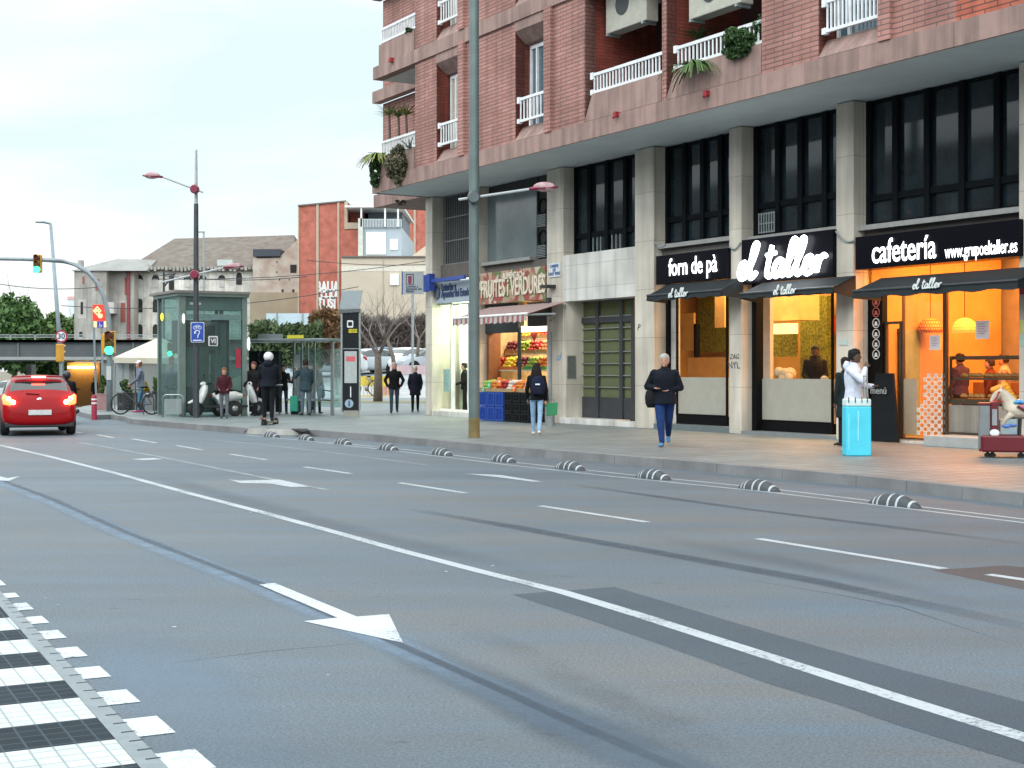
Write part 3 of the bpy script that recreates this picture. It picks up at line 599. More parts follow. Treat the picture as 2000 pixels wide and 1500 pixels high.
# fruit shop / lottery bay
X9,X10=cols[0][1],cols[1][0]
xm=FXv(935,.3)   # pier between
MB().box(FXv(930,.25),FXv(945,.25),.1,.7,.14,ZS).build('pier',STN,bld)
zg0,zg1=FZ(888,515,Y),FZ(888,378,Y)
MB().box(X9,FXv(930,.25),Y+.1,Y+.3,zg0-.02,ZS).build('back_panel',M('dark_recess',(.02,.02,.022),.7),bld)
g=MB(); xa,xb=X9+.1,FXv(930,Y)
for i in range(18): x=xa+(xb-xa)*i/17; g.box(x-.012,x+.012,Y-.02,Y,zg0,zg1+.2)
for i in range(4): z=zg0+(zg1-zg0)*i/3; g.box(xa,xb,Y-.025,Y+.005,z-.02,z+.02)
g.build('window_grille',M('grille_grey',(.2,.2,.2),.6),bld)
MB().box(X9,xb,.3,.7,FZ(888,541,.3),zg0-.02).build('lintel',M('brown_lintel',(.13,.11,.1),.8),bld)
zq0=FZ(1000,508,Y); xq0,xq1=FXv(945,Y),FXv(1048,Y)
w=MB(); w.box(xq0,xq1,Y,Y+.03,zq0,ZS-.25); o=w.build('upper_window',M('grey_pane',(.16,.2,.21),.12,var=.25,scale=.8,spec=.8),bld)
MB().box(xq0,xq1,.15,Y+.2,zq0-.09,zq0).build('window_sill',MATS['sill_stone'],bld); MB().box(xq0,X10,.3,.7,zq0-.3,zq0-.09).build('lintel',MATS['lintel_dark'],bld)
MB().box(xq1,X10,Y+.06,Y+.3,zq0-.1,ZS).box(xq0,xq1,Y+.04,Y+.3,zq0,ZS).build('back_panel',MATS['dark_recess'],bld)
for py in (403,465):
    x=FXv(1058,Y); z=FZ(1058,py,Y); MB().lathe([(.24,0),(.24,-.04),(.19,-.04),(.19,0)],(x,Y+.05,z),'y').build('vent_ring',BLK,bld)
for py in (430,490):
    x=FXv(1058,Y); z=FZ(1058,py,Y); b=MB()
    for i in range(8): b.box(x-.22,x+.22,Y-.02,Y+.05,z-.18+i*.045,z-.16+i*.045)
    b.build('vent_grille',GALV,bld)
# soffit light bits & left end: fans; graffiti on columns
GR=M('graffiti_black',(.03,.03,.035),.6,var=0); GRB=M('graffiti_blue',(.1,.25,.5),.6,var=0)
text('P',.22,GR,'graffiti',bld,(FXv(1247),-.004,FZ(1247,640)),ext=.002,font_shear=.3)
text('ZAG',.16,GR,'graffiti',bld,(FXv(1434),-.004,FZ(1434,697)),ext=.002,font_shear=.3)
text('NYL',.22,GR,'graffiti',bld,(FXv(1434),-.004,FZ(1434,714)),ext=.002,font_shear=-.2)
text('uI',.32,GRB,'graffiti',bld,(FXv(1090),-.004,FZ(1090,697)),ext=.002,font_shear=.5)
# intercom
x=FXv(1112,.3); MB().box(cols[1][1]+.105,cols[1][1]+.125,.06,.32,1.35,1.95).build('intercom',STEEL,bld)
MB().box(FXv(1104),FXv(1119),-.01,.01,1.35,1.95).build('intercom',GALV,bld) if 0 else None
# ---- shop interiors ----
def interior(name,x0,x1,yb,zt,wall,floor=None,ceil=None,yf=.62):
    m=MB(); m.box(x0-.08,x0,yf,yb,.15,zt); m.box(x1,x1+.08,yf,yb,.15,zt); m.box(x0-.08,x1+.08,yb,yb+.08,.15,zt); m.build('shop_wall',wall,bld)
    MB().box(x0-.08,x1+.08,yf,yb+.08,zt,zt+.08).build('shop_ceiling',ceil or wall,bld); MB().box(x0-.08,x1+.08,yf-.2,yb,.145,.20).build('shop_floor',floor or M('shop_floor',(.3,.27,.22),.3),bld)
def lamp_area(x0,x1,y0,y1,z,power,col,name='shop_light',down=True):
    l=bpy.data.lights.new(name,'AREA'); l.shape='RECTANGLE'; l.size=abs(x1-x0); l.size_y=abs(y1-y0); l.energy=power; l.color=col
    o=bpy.data.objects.new(name,l); COL.objects.link(o); o.location=FW((x0+x1)/2,(y0+y1)/2,z); o.rotation_euler=(0,0,FROT); return o
WARM=(1,.50,.17); WARM2=(1,.62,.27)
ORW=M('orange_wall',(.22,.075,.012),.6,var=.25,scale=1); YLW=M('ochre_wall',(.45,.28,.1),.6,var=.2,scale=1)
MOSS=M('moss_panel',(.30,.33,.05),.9,var=.7,scale=16,bump=1.0,vcol=(.04,.06,.01)); 
zt4=FZ(1840,455,.5)
# cafeteria
interior('cafe',X1-3.2,X2,5.6,4.3,ORW,yf=4.5)
MB().box(X1-.2,X2+.1,.62,5.6,4.3,4.38).build('shop_ceiling',ORW,bld); MB().box(X1-.2,X2,.42,5.6,.146,.2).build('shop_floor',M('shop_floor',(.3,.27,.22),.3),bld); MB().box(X2,X2+.08,.62,5.6,.2,4.3).build('shop_wall',ORW,bld)
lamp_area(X1+.5,X2-.5,1.2,4.4,4.2,400,(1,.34,.07)); lamp_area(X1+1.2,X2-.6,.75,1.5,3.6,120,(1,.42,.13))  # second lamp is an extra downlight, added to strengthen the glow outside the door
# one continuous shop behind the cafe and both bakery windows
interior('bakery',X7+.1,X1-.2,4.4,4.1,YLW); lamp_area(X3,X4,1.3,3.8,4.0,190,(1,.55,.18)); lamp_area(X8+.3,X6,1.3,3.8,4.0,190,(1,.57,.2))
# fruit
xs0,xs1=FXv(945,.5),X10
interior('fruit',xs0,xs1,4.6,3.7,M('cream_wall',(.4,.3,.16),.6,var=.4,scale=3),M('fruit_floor',(.3,.22,.15),.5)); lamp_area(xs0+.3,xs1-.3,1.0,4,3.6,300,(1,.80,.52))
# lottery
interior('lottery',X9,FXv(930,.5),3.4,4.0,M('lottery_wall',(.7,.75,.65),.5)); lamp_area(X9+.2,FXv(930,.5)-.2,.8,3.2,3.9,150,(.88,1,.78))
# --- cafeteria frontage ---
PLX=.5
def fx(p,y=PLX): return FXv(p,y)
zc_top=FZ(1840,566,PLX)
MB().box(fx(1695),fx(1729),.42,.56,.14,zc_top+.2).build('black_panel',BLK,bld)
ic=[M('icon_red',(.5,.12,.1),.5,var=0),WHT]
for i,py in enumerate((590,610,631,652,672,692)):
    x=fx(1711,.41); z=FZ(1711,py,.41)
    m=MB(); m.lathe([(.10,0),(.10,-.01),(.085,-.01),(.085,0)],(x,.415,z),'y',16); m.box(x-.045,x+.045,.405,.412,z-.05,z-.02).box(x-.03,x+.03,.405,.412,z-.02,z+.03); m.build('menu_icon',ic[0] if i<2 else ic[1],bld)
# doors: glass leaf
GLS=glass('shop_glass',(.97,.96,.94),.003,.02)
def frame(x0,x1,y,z0,z1,t,name,mat,parent=bld,pane=GLS):
    m=MB(); m.box(x0,x0+t,y-.03,y+.03,z0,z1).box(x1-t,x1,y-.03,y+.03,z0,z1).box(x0+t,x1-t,y-.03,y+.03,z1-t,z1).box(x0+t,x1-t,y-.03,y+.03,z0,z0+t)
    o=m.build(name,mat,parent)
    if pane: MB().add([(x0+t,y,z0+t),(x1-t,y,z0+t),(x1-t,y,z1-t),(x0+t,y,z1-t)],[(0,1,2,3)]).build('pane',pane,o)
    return o
BRZ=M('bronze_frame',(.12,.09,.06),.4,.6)
frame(fx(1730),fx(1762),PLX,.2,FZ(1745,628,PLX),.05,'glass_door',BRZ)
frame(fx(1764),fx(1846),PLX,.2,FZ(1800,560,PLX),.03,'glass_door',BRZ)
PAT=M('white_film',(.85,.8,.72),.6,var=0)
m=MB(); y=PLX-.02; xa,xb=fx(1790,y),fx(1845,y); zA,zB=.3,FZ(1815,730,y); nxp=4; sx=(xb-xa)/nxp; nzp=8; sz=(zB-zA)/nzp
def leaf(x,z,dx,dz,w):
    a=Vector((x,0,z)); b=Vector((x+dx,0,z+dz)); d=(b-a); nn=Vector((-d.z,0,d.x)).normalized()*w; pts=[a,a.lerp(b,.25)+nn*.8,a.lerp(b,.5)+nn,a.lerp(b,.75)+nn*.8,b,a.lerp(b,.75)-nn*.8,a.lerp(b,.5)-nn,a.lerp(b,.25)-nn*.8]
    return [(p.x,y,p.z) for p in pts]
for i in range(nxp):
    for j in range(nzp):
        x,z=xa+i*sx,zA+j*sz
        if (i==0 and j>3) or (i==1 and j==nzp-1 and 0): continue
        for dx,dz,ox,oz in ((.5,.5,0,0),(.5,.5,.5,.5),(-.5,.5,.5,0),(-.5,.5,1,.5)):
            m.prism(leaf(x+ox*sx,z+oz*sz,dx*sx,dz*sz,.035),(0,.004,0))
m.build('door_film',PAT,bld)
frost=M('frosted_film',(.42,.36,.27),.4,alpha=.75,var=.08)
MB().box(fx(1765),fx(1792),PLX-.02,PLX-.012,.3,FZ(1780,740,PLX)).build('door_film',frost,bld)
for px,py,w,h in ((1826,669,.26,.28),(1919,644,.32,.34)):
    x=fx(px,PLX-.03); z=FZ(px,py,PLX-.03); n=MB().box(x-w/2,x+w/2,PLX-.035,PLX-.03,z-h/2,z+h/2).build('paper_notice',M('notice_paper',(.95,.9,.93),.7,var=0),bld)
    q=MB()
    for i in range(5): q.box(x-w*.3,x+w*.3*(1 if i%2 else .6),PLX-.04,PLX-.036,z+h*.3-i*h*.13,z+h*.33-i*h*.13)
    q.build('print',M('pink_print',(.6,.3,.45),.7,var=0),n)
# right window with counter
frame(fx(1848),X2-.02,PLX,.35,FZ(1900,556,PLX),.035,'shop_window',BRZ)
MB().box(fx(1850),X2-.03,PLX+.05,PLX+.9,.2,FZ(1900,792,PLX)).build('counter',brick('counter_wood',(.42,.4,.36),(.38,.36,.33),(.3,.28,.26),.14,6,.004,uv='xz',off=0),bld)
MB().box(fx(1850),X2-.03,PLX+.03,PLX+.95,FZ(1900,790,PLX),FZ(1900,780,PLX)).build('counter',BRZ,bld)
MB().box(fx(1850),X2-.03,PLX+.1,PLX+.8,FZ(1900,702,PLX),FZ(1900,695,PLX)).box(fx(1850),X2-.03,PLX+.1,PLX+.75,FZ(1900,742,PLX),FZ(1900,738,PLX)).box(fx(1850),fx(1853),PLX+.06,PLX+.1,FZ(1900,790,PLX),FZ(1900,695,PLX)).build('display_shelf',BRZ,bld)
MB().box(fx(1815,-.2),X2+.3,-.35,.46,.14,.34).build('plinth_step',M('pale_step',(.38,.4,.4),.5),bld,bevel=.01)
MB().box(X1,fx(1846),.2,.5,.14,.18).build('threshold',STNP,bld)
# pastries
PST=M('pastry',(.55,.28,.08),.5,var=.3,scale=12)
zsh=FZ(1900,738,PLX); z78=FZ(1900,779,PLX)
k=0
for row,(zz,n) in enumerate(((zsh,15),(z78,13))):
    for i in range(n):
        x=fx(1850)+.12+(X2-fx(1850)-.3)*i/(n-1); p=(x,PLX+.3+.1*random.random(),zz+.004)
        if k==0: pr=fthing('pastry','','pastry',p,'pastries on the cafe display shelves'); MB().ball((p[0],p[1],p[2]+.045),(.075,.06,.045)).ball((p[0]+.06,p[1],p[2]+.03),(.035,.04,.03)).ball((p[0]-.06,p[1],p[2]+.03),(.035,.04,.03)).build('crust',PST,pr,smooth='all'); t=pr
        else: t=dup(pr,FW(*p),FROT+random.uniform(-.4,.4))
        t['label']='golden pastry on the upper glass shelf of the cafe display' if row==0 else 'golden pastry lying on the lower deck of the cafe display'; k+=1
# cafe interior: fridge shelf, lamps, counter
fr=fthing('display_fridge','tall lit glass fridge with shelves behind the cafe door','fridge',(fx(1768,2.6),2.6,.2))
a,b=fx(1768,2.6),fx(1812,2.6); MB().box(a,a+.06,2.6,3.1,.2,2.2).box(b-.06,b,2.6,3.1,.2,2.2).box(a,b,2.6,3.1,2.14,2.24).box(a,b,3.1,3.14,.2,2.24).box(a,b,2.6,3.1,.2,.5).build('case',BRZ,fr)
for z in (.8,1.15,1.5,1.85): MB().box(a+.06,b-.06,2.65,3.05,z,z+.03).box(a+.1,b-.1,2.75,2.9,z+.03,z+.17).build('shelf',M('lit_shelf',(.9,.85,.6),.5,emit=1.1,ecol=(1,.8,.45)),fr)
cab=fthing('cooler_cabinet','green tinted glass cabinet beside the cafe blackboard','cabinet',(fx(1735,1.4),1.4,.2)); a,b=fx(1733,1.4),fx(1763,1.4)
MB().box(a,b,1.4,1.9,.2,2.4).build('body',M('green_cabinet',(.25,.32,.2),.25),cab); MB().box(a,b,1.34,1.4,2.3,2.42).box(a,a+.05,1.34,1.4,.2,2.3).box(b-.05,b,1.34,1.4,.2,2.3).build('frame',BRZ,cab)
for i,(px,py) in enumerate(((1817,640),(1884,640))):
    x=FXv(px,2.0); z=FZ(px,py,2.0); t=fthing('pendant_lamp','orange dome pendant lamp above the cafe door' if i==0 else 'orange dome pendant lamp behind the cafe display window','lamp',(x,2.0,z),'woven dome pendant lamps in the cafe')
    MB().lathe([(.25,-.10),(.25,0),(.21,.10),(.13,.17),(.03,.20)],(x,2,z),'z',18).build('shade',brick('lamp_weave',(.95,.42,.1),(.9,.36,.07),(.35,.12,.02),.07,.07,.012,uv='xz',stain=.1),t,smooth='all')
    MB().tube([(x,2,z+.2),(x,2,4.3)],.008,6).build('cord',BLK,t); MB().ball((x,2,z-.02),.08).build('bulb',M('bulb_glow',(1,.7,.3),.5,emit=22,ecol=(1,.6,.2),var=0),t)
n_=MATS['lamp_weave'].node_tree.nodes['Principled BSDF']; n_.inputs['Emission Color'].default_value=(1,.33,.05,1); n_.inputs['Emission Strength'].default_value=.9
MB().box(FXv(1880,3.6),X2-.1,3.6,4.1,.2,1.3).build('back_counter',M('brown_counter',(.2,.09,.04),.5),bld)
m=MB()
for i in range(14): x=FXv(1880,5)+i*.28; m.box(x,x+.2,5.2,5.35,1.9+.35*(i%2),2.15+.35*(i%2))
m.build('back_shelf',M('brown_goods',(.3,.13,.05),.6),bld)
for a_,b_,c_ in ((1735,1760,(.45,.2,.05)),(1800,1832,(.35,.13,.03)),(1905,1940,(.3,.1,.02))): MB().box(FXv(a_,5.2),FXv(b_,5.2),5.1,5.3,.2,4.2).build('wall_panel',M('panel%d'%a_,c_,.6),bld)
# --- el taller frontage ---
D=.45
frost2=M('frosted_counter',(.47,.47,.42),.35,var=.06)
def bakery(pl,pr,pyf,pyb,tag_,D=.45):
    x0,x1=FXv(pl,D),FXv(pr,D)
    zb_=FZ(pr,pyb,D); zf=FZ((pl+pr)/2,pyf,D)
    MB().box(x0,x1,D-.02,D+.1,.2,zb_).build('black_kickboard',BLK,bld)
    MB().box(x0,x1,D+.02,D+.05,zb_,zf).build('frosted_panel',frost2,bld)
    return x0,x1,zb_,zf
MB().box(FXv(1473,.4),FXv(1484,.4),.3,.5,.2,4.0).build('black_panel',BLK,bld)
x0,x1,zb_,zf=bakery(1484,1627,740,828,'t')
frame(x0,x1,D,zb_+.0,FZ(1550,575,D),.03,'shop_window',BLK)
MB().box(X3-.02,X4,.0,D+.1,.14,.21).build('doorstep',M('grey_step',(.2,.22,.23),.6),bld)
MB().box(X3,x0,.36,.44,.2,4.0).build('side_panel',STNP,bld)
MB().box(FXv(1484,1.0),FXv(1504,1.0),1.0,1.1,.2,4).build('inner_pillar',M('pale_pillar',(.62,.6,.6),.6),bld)
MB().box(FXv(1560,3.9),FXv(1612,3.9),3.95,4.1,1.0,3.4).box(FXv(1504,3.2),FXv(1546,3.2),3.3,3.4,1.9,2.5).build('moss_panel',MOSS,bld)
CABW=M('wood_cabinet',(.6,.42,.2),.5); 
MB().box(FXv(1504,2.6),FXv(1563,2.6),2.6,3.2,FZ(1530,626,2.6),3.9).build('wall_cabinet',CABW,bld); MB().box(FXv(1504,2.3),FXv(1540,2.3),2.3,2.6,FZ(1520,652,2.3),FZ(1520,632,2.3)).build('lit_sign',M('lit_warm',(.9,.7,.4),.5,emit=.8,ecol=(1,.7,.3)),bld)
MB().box(FXv(1612,4.1),FXv(1628,4.1),4.12,4.16,FZ(1620,650,4.1),FZ(1620,617,4.1)).build('picture',M('red_picture',(.4,.03,.02),.5),bld)
MB().box(FXv(1484,1.2),FXv(1628,1.2),1.2,1.9,.2,1.15).build('counter',CABW,bld)
# --- forn frontage ---
x0,x1,zb_,zf=bakery(1322,1421,737,814,'f')
MB().box(FXv(1300,.45),x0,.45,.55,.2,4).build('side_panel',STNP,bld)
MB().box(FXv(1297,.42),FXv(1309,.42),.36,.44,.9,4.0).build('black_panel',BLK,bld)
frame(x0,x1,D,zb_,FZ(1370,575,D),.03,'shop_window',BLK)
MB().box(X5-.02,X6,.0,D+.1,.14,.27).build('doorstep',M('slate_step',(.13,.16,.165),.5),bld)
MB().box(FXv(1360,3.9),FXv(1421,3.9),3.95,4.1,FZ(1380,688,3.9),3.9).build('moss_panel',MOSS,bld)
MB().box(FXv(1328,3.0),FXv(1355,3.0),3.0,3.06,FZ(1340,685,3.0),FZ(1340,612,3.0)).box(FXv(1396,2.0),FXv(1415,2.0),2.0,2.06,FZ(1400,640,2.0),FZ(1400,575,2.0)).build('wall_cabinet',CABW,bld)
MB().box(FXv(1355,2.98),FXv(1360,2.98),2.98,3.1,1.2,2.8).build('dark_trim',BLK,bld)
MB().box(FXv(1343,1.5),FXv(1424,1.5),1.5,2.1,.2,FZ(1380,698,1.5)).build('counter',M('amber_counter',(.5,.25,.06),.35),bld)
# ---- signs, boards ----
SGN=M('sign_black',(.003,.0035,.007),.3,var=0,spec=.1); LIT=M('lit_letters',(1,1,1),.5,emit=1.5,ecol=(.95,.97,1),var=0)
BLUEISH=M('sign_navy',(.008,.012,.035),.12,var=.5,scale=1.5)
def box_between(pl,pr,pyt,pyb,y0,y1,pm=None):
    pm=pm or (pl+pr)/2; return FXv(pl,y0),FXv(pr,y0),y0,y1,FZ(pm,pyb,y0),FZ(pm,pyt,y0)
# cafeteria sign: left edge y 463-536 at 1672; right 437..
yS=-.12
s=fthing('shop_sign','wide black sign with lit white word cafetería and a web address','sign',(FXv(1830,yS),yS,FZ(1672,536,yS)),'black shop signs with lit lettering')
x0,x1=FXv(1670,yS),FXv(1990,yS); z0,z1=FZ(1672,527,yS),FZ(1672,463,yS)
MB().box(x0,x1,yS,.3,z0,z1).build('board',SGN,s,bevel=.01)
text('cafetería',.66,LIT,'lettering',s,(FXv(1764,yS-.03),yS-.03,FZ(1763,487,yS)-.02),bold=.006,ext=.004,fit=FXv(1826)-FXv(1702))
text('www.grupoeltaller.es',.36,LIT,'lettering',s,(FXv(1914,yS-.03),yS-.03,FZ(1914,487,yS)),bold=.001,ext=.004,fit=FXv(1985)-FXv(1845))
yS=-.1
s=fthing('shop_sign','black sign with big glowing handwritten words el taller','sign',(FXv(1540,yS),yS,FZ(1540,548,yS)),'black shop signs with lit lettering')
x0,x1=FXv(1448,yS),FXv(1627,yS); z0,z1=FZ(1540,548,yS),FZ(1540,458,yS); MB().box(x0,x1,yS,.3,z0,z1).build('board',SGN,s,bevel=.01)
def script(strokes,x0,x1,z0,z1,y,r,mat,parent,name='lettering',shear=.25):
    W_=max(p[0] for s_ in strokes for p in s_); m=MB(); H=2.0
    for s_ in strokes:
        P=[]; n=len(s_)
        for i in range(n-1):
            p0,p1,p2,p3=s_[max(i-1,0)],s_[i],s_[i+1],s_[min(i+2,n-1)]
            for k in range(5):
                t=k/5; q=[.5*((2*p1[j])+(-p0[j]+p2[j])*t+(2*p0[j]-5*p1[j]+4*p2[j]-p3[j])*t*t+(-p0[j]+3*p1[j]-3*p2[j]+p3[j])*t**3) for j in (0,1)]; P.append(q)
        P.append(s_[-1]); P=[(x0+(px_+shear*pz_)/(W_+shear*H)*(x1-x0),y,z0+pz_/H*(z1-z0)) for px_,pz_ in P]
        m.tube(P,r,8,ref=(0,1,0))
    return m.build(name,mat,parent,smooth='all')
def shift(s_,d): return [(a+d,b) for a,b in s_]
e_=[(0,.4),(.3,.5),(.55,.75),(.4,1.0),(.15,.85),(.1,.4),(.3,.08),(.6,.15),(.8,.4)]
l_=[(0,.4),(.3,1.1),(.45,1.8),(.32,2.0),(.16,1.7),(.14,.6),(.28,.1),(.5,.15),(.7,.4)]
t_=[(.25,1.75),(.18,.9),(.2,.25),(.4,.06),(.65,.2)]; tc_=[(-.05,1.25),(.6,1.35)]
a_=[(.65,.85),(.35,.98),(.08,.7),(.08,.25),(.3,.06),(.55,.35),(.68,.85),(.62,.3),(.75,.08),(.95,.3)]
r_=[(0,.4),(.15,.95),(.22,.1),(.3,.7),(.55,.98),(.72,.85)]
ST=[e_,shift(l_,.75),shift(t_,2.1),shift(tc_,2.1),shift(a_,2.75),shift(l_,3.65),shift(l_,4.3),shift(e_,4.95),shift(r_,5.75)]
script(ST,FXv(1440,yS-.08),FXv(1622,yS-.08),FZ(1540,541,yS),FZ(1540,468,yS),yS-.09,.052,M('lit_script',(1,1,1),.5,emit=3.5,ecol=(.95,.98,1),var=0),s)
yS=-.1
s=fthing('shop_sign','small black sign with lit white words forn de pà','sign',(FXv(1350,yS),yS,FZ(1350,548,yS)),'black shop signs with lit lettering')
x0,x1=FXv(1281,yS),FXv(1421,yS); z0,z1=FZ(1352,550,yS),FZ(1352,492,yS); MB().box(x0,x1,yS,.3,z0,z1).build('board',SGN,s,bevel=.01)
text('forn de pà',.58,LIT,'lettering',s,(FXv(1352,yS-.03),yS-.03,FZ(1352,520,yS)),bold=.005,ext=.004,fit=FXv(1398)-FXv(1304))
AWN=M('awning_canvas',(.004,.010,.013),.8,var=.2,scale=3); AWT=M('awning_print',(.75,.8,.8),.6,var=0)
def awning(pl,pr,pyt,pyb,proj,lab,tl,tr,ty0,ty1,stripe=None):
    y0=-.1; y1=y0-proj; x0,x1=FXv(pl,y1),FXv(pr,y1); xc=(pl+pr)/2
    z1=FZ(xc,pyt,y0); zf=FZ(xc,(pyt+pyb)/2+4,y1); zv=FZ(xc,pyb,y1)
    t=fthing('shop_awning',lab,'awning',(x0,y0,z1),'dark canvas shop awnings'); m=MB()
    m.prism([(x0,y0,z1),(x0,y0,z1-.03),(x0,y1,zf-.03),(x0,y1,zf)],(x1-x0,0,0)); m.build('canopy',AWN,t)
    v=MB(); n=24
    for i in range(n+1):
        x=x0+(x1-x0)*i/n; w=.012*math.sin(i*2.1); v.v+=[(x,y1-.004+w*.2,zf-.002),(x,y1-.03+w,zv+.02*math.sin(i*1.3)),(x,y1+.03,zf-.002),(x,y1+.0+w,zv+.02*math.sin(i*1.3))]
    for i in range(n):
        for a,b in ((0,1),(2,3)): v.f.append([4*i+a,4*i+b,4*i+4+b,4*i+4+a]); v.m.append(0)
    v.build('valance',AWN,t,smooth='all')
    v=MB()
    for x in (x0,x1): MB().add([(x,y0,z1),(x,y0,z1-.45),(x,y1,zv),(x,y1,zf)],[(0,1,2,3)]).build('side_flap',AWN,t)
    MB().tube([(x0,y1,zf),(x1,y1,zf)],.03).build('front_bar',DK,t)
    script(ST,FXv(tl,y1),FXv(tr,y1),FZ(xc,ty1,y1),FZ(xc,ty0,y1),y1-.045,.013,AWT,t)
    return t
awning(1666,1990,535,573,.75,'widest dark awning printed el taller, over the cafe door',1785,1845,543,563)
awning(1446,1628,549,578,.6,'dark awning printed el taller under the glowing handwritten sign',1513,1560,556,575)
awning(1264,1410,553,583,.6,'small dark awning printed el taller under the forn de pà sign',1308,1348,562,580)
# fruit shop sign & awning
m,n,b=newmat('fruit_print'); N=n.nodes.new; vo=N('ShaderNodeTexVoronoi'); vo.inputs['Scale'].default_value=5; tcx=N('ShaderNodeTexCoord'); n.links.new(tcx.outputs['Object'],vo.inputs[0]); rp_=N('ShaderNodeValToRGB'); rp_.color_ramp.interpolation='CONSTANT'
sp_=N('ShaderNodeSeparateColor'); n.links.new(vo.outputs['Color'],sp_.inputs[0]); n.links.new(sp_.outputs[0],rp_.inputs[0])
els=rp_.color_ramp.elements; els[0].color=(.3,.06,.05,1); els[1].position=.2; els[1].color=(.32,.26,.16,1)
for p_,c_ in ((.38,(.12,.16,.05,1)),(.55,(.45,.3,.22,1)),(.7,(.35,.13,.1,1)),(.82,(.5,.46,.36,1))): e=els.new(p_); e.color=c_
n.links.new(rp_.outputs[0],b.inputs['Base Color']); b.inputs['Roughness'].default_value=.5; FPR=m
yS=.0
s=fthing('shop_sign','long printed sign with fruit pictures reading FRUITES i VERDURES','sign',(FXv(1000,yS),yS,FZ(1000,588,yS)))
x0,x1=FXv(936,yS),FXv(1065,yS); MB().box(x0,x1,yS,.4,FZ(1000,590,yS),FZ(1000,527,yS)).build('board',FPR,s)
CRM=M('cream_letters',(.7,.62,.5),.6,var=0)
text('FRUITES i VERDURES',.7,CRM,'lettering',s,(FXv(1000,yS-.02),yS-.02,FZ(1000,562,yS)),bold=.012,fit=FXv(1063)-FXv(938)); text('ALIMENTACIÓ',.24,CRM,'lettering',s,(FXv(1003,yS-.02),yS-.02,FZ(1003,538,yS)),bold=.01,sx=.8)
# striped awning
y0=-.05; y1=-1.25; STR,n,b=newmat('striped_canvas'); N=n.nodes.new; tcx=N('ShaderNodeTexCoord'); sx_=N('ShaderNodeSeparateXYZ'); n.links.new(tcx.outputs['Object'],sx_.inputs[0]); mo=N('ShaderNodeMath'); mo.operation='PINGPONG'; mo.inputs[1].default_value=.13; n.links.new(sx_.outputs[0],mo.inputs[0]); gt=N('ShaderNodeMath'); gt.operation='GREATER_THAN'; gt.inputs[1].default_value=.06; n.links.new(mo.outputs[0],gt.inputs[0]); mxx=N('ShaderNodeMix'); mxx.data_type='RGBA'; mxx.inputs[6].default_value=(.3,.1,.1,1); mxx.inputs[7].default_value=(.42,.39,.37,1); n.links.new(gt.outputs[0],mxx.inputs[0]); n.links.new(mxx.outputs[2],b.inputs['Base Color']); b.inputs['Roughness'].default_value=.8
xa,xb=FXv(885,y1),FXv(1030,y1); z1_=FZ(1000,597,y0); zf=FZ(960,617,y1); zv=FZ(960,634,y1)
t=fthing('shop_awning','faded red and grey striped awning over the fruit shop','awning',(xa,y0,z1_)); MB().prism([(xa,y0,z1_),(xa,y0,z1_-.02),(xa,y1,zf-.02),(xa,y1,zf)],(xb-xa,0,0)).build('canopy',STR,t)
v=MB(); n_=60
for i in range(n_+1): x=xa+(xb-xa)*i/n_; v.v+=[(x,y1-.01,zf),(x,y1-.02+.015*math.sin(i*1.2),zv+.05*abs(math.sin(i*.62)))]
for i in range(n_): v.f.append([2*i,2*i+1,2*i+3,2*i+2]); v.m.append(0)
v.build('valance',STR,t); MB().tube([(xa,y1,zf),(xb,y1,zf)],.035).build('front_bar',WHT,t); MB().tube([(xb-.1,y1,zf-.03),(xb+.15,-.5,zf+.0),(X10,.1,z1_-.5)],.03).build('folding_arm',GALV,t)
# grocery front: posts, shutter box, light box
MB().box(FXv(1030,.1),X10,.1,.35,FZ(1045,637,.1),FZ(1045,590,.1)).build('roller_shutter',DK,bld)
MB().box(xs0,FXv(1012,.3),.3,.5,FZ(980,650,.3),FZ(980,590,.3)).build('roller_shutter',DK,bld)
MB().box(FXv(1012,.3),FXv(1016,.3),.28,.34,.14,FZ(1014,640,.3)).build('post',DK,bld)
MB().box(FXv(1016,.4),X10,.4,.46,FZ(1040,648,.4),FZ(1040,636,.4)).build('light_box',M('light_box',(.9,.9,.7),.5,emit=1.6,ecol=(1,.95,.72)),bld)
MB().box(FXv(947,.4),FXv(958,.4),.35,.75,.14,FZ(950,650,.4)).build('wood_post',M('brown_wood',(.22,.08,.03),.5,var=.2),bld)
MB().box(FXv(937,.35),FXv(947,.35),.3,.4,.14,FZ(940,650,.35)).build('cream_panel',M('cream_panel',(.5,.42,.28),.6),bld)
# lottery frontage
yL=.12
x0,x1=FXv(846,yL),FXv(921,yL)
s=fthing('shop_sign','pale blue sign reading Loterías y Apuestas del Estado above the shop door','sign',(x0,yL,FZ(884,590,yL)))
MB().box(x0,x1,yL,.4,FZ(884,590,yL),FZ(884,549,yL)).build('board',M('pale_blue_board',(.36,.43,.5),.5,var=.06),s)
NAV=M('navy_print',(.04,.06,.14),.5,var=0); text('Loterías y',.34,NAV,'lettering',s,(FXv(862,yL-.02),yL-.02,FZ(884,560,yL)),'LEFT',.004,sx=.7); text('Apuestas del Estado',.34,NAV,'lettering',s,(FXv(862,yL-.02),yL-.02,FZ(884,573,yL)),'LEFT',.004,sx=.66)
MB().lathe([(.0,0),(.2,0),(.2,-.03),(.0,-.03)],(FXv(854,yL-.02),yL-.03,FZ(854,572,yL)),'y',10).build('emblem',M('emblem_grey',(.1,.12,.16),.5),s)
BLU=M('blue_paint',(.03,.07,.32),.4)
br=fthing('wall_bracket','blue metal bracket fixed to the corner column holding the lottery board','bracket',(FXv(835,-.1),-.1,FZ(860,545,-.1)))
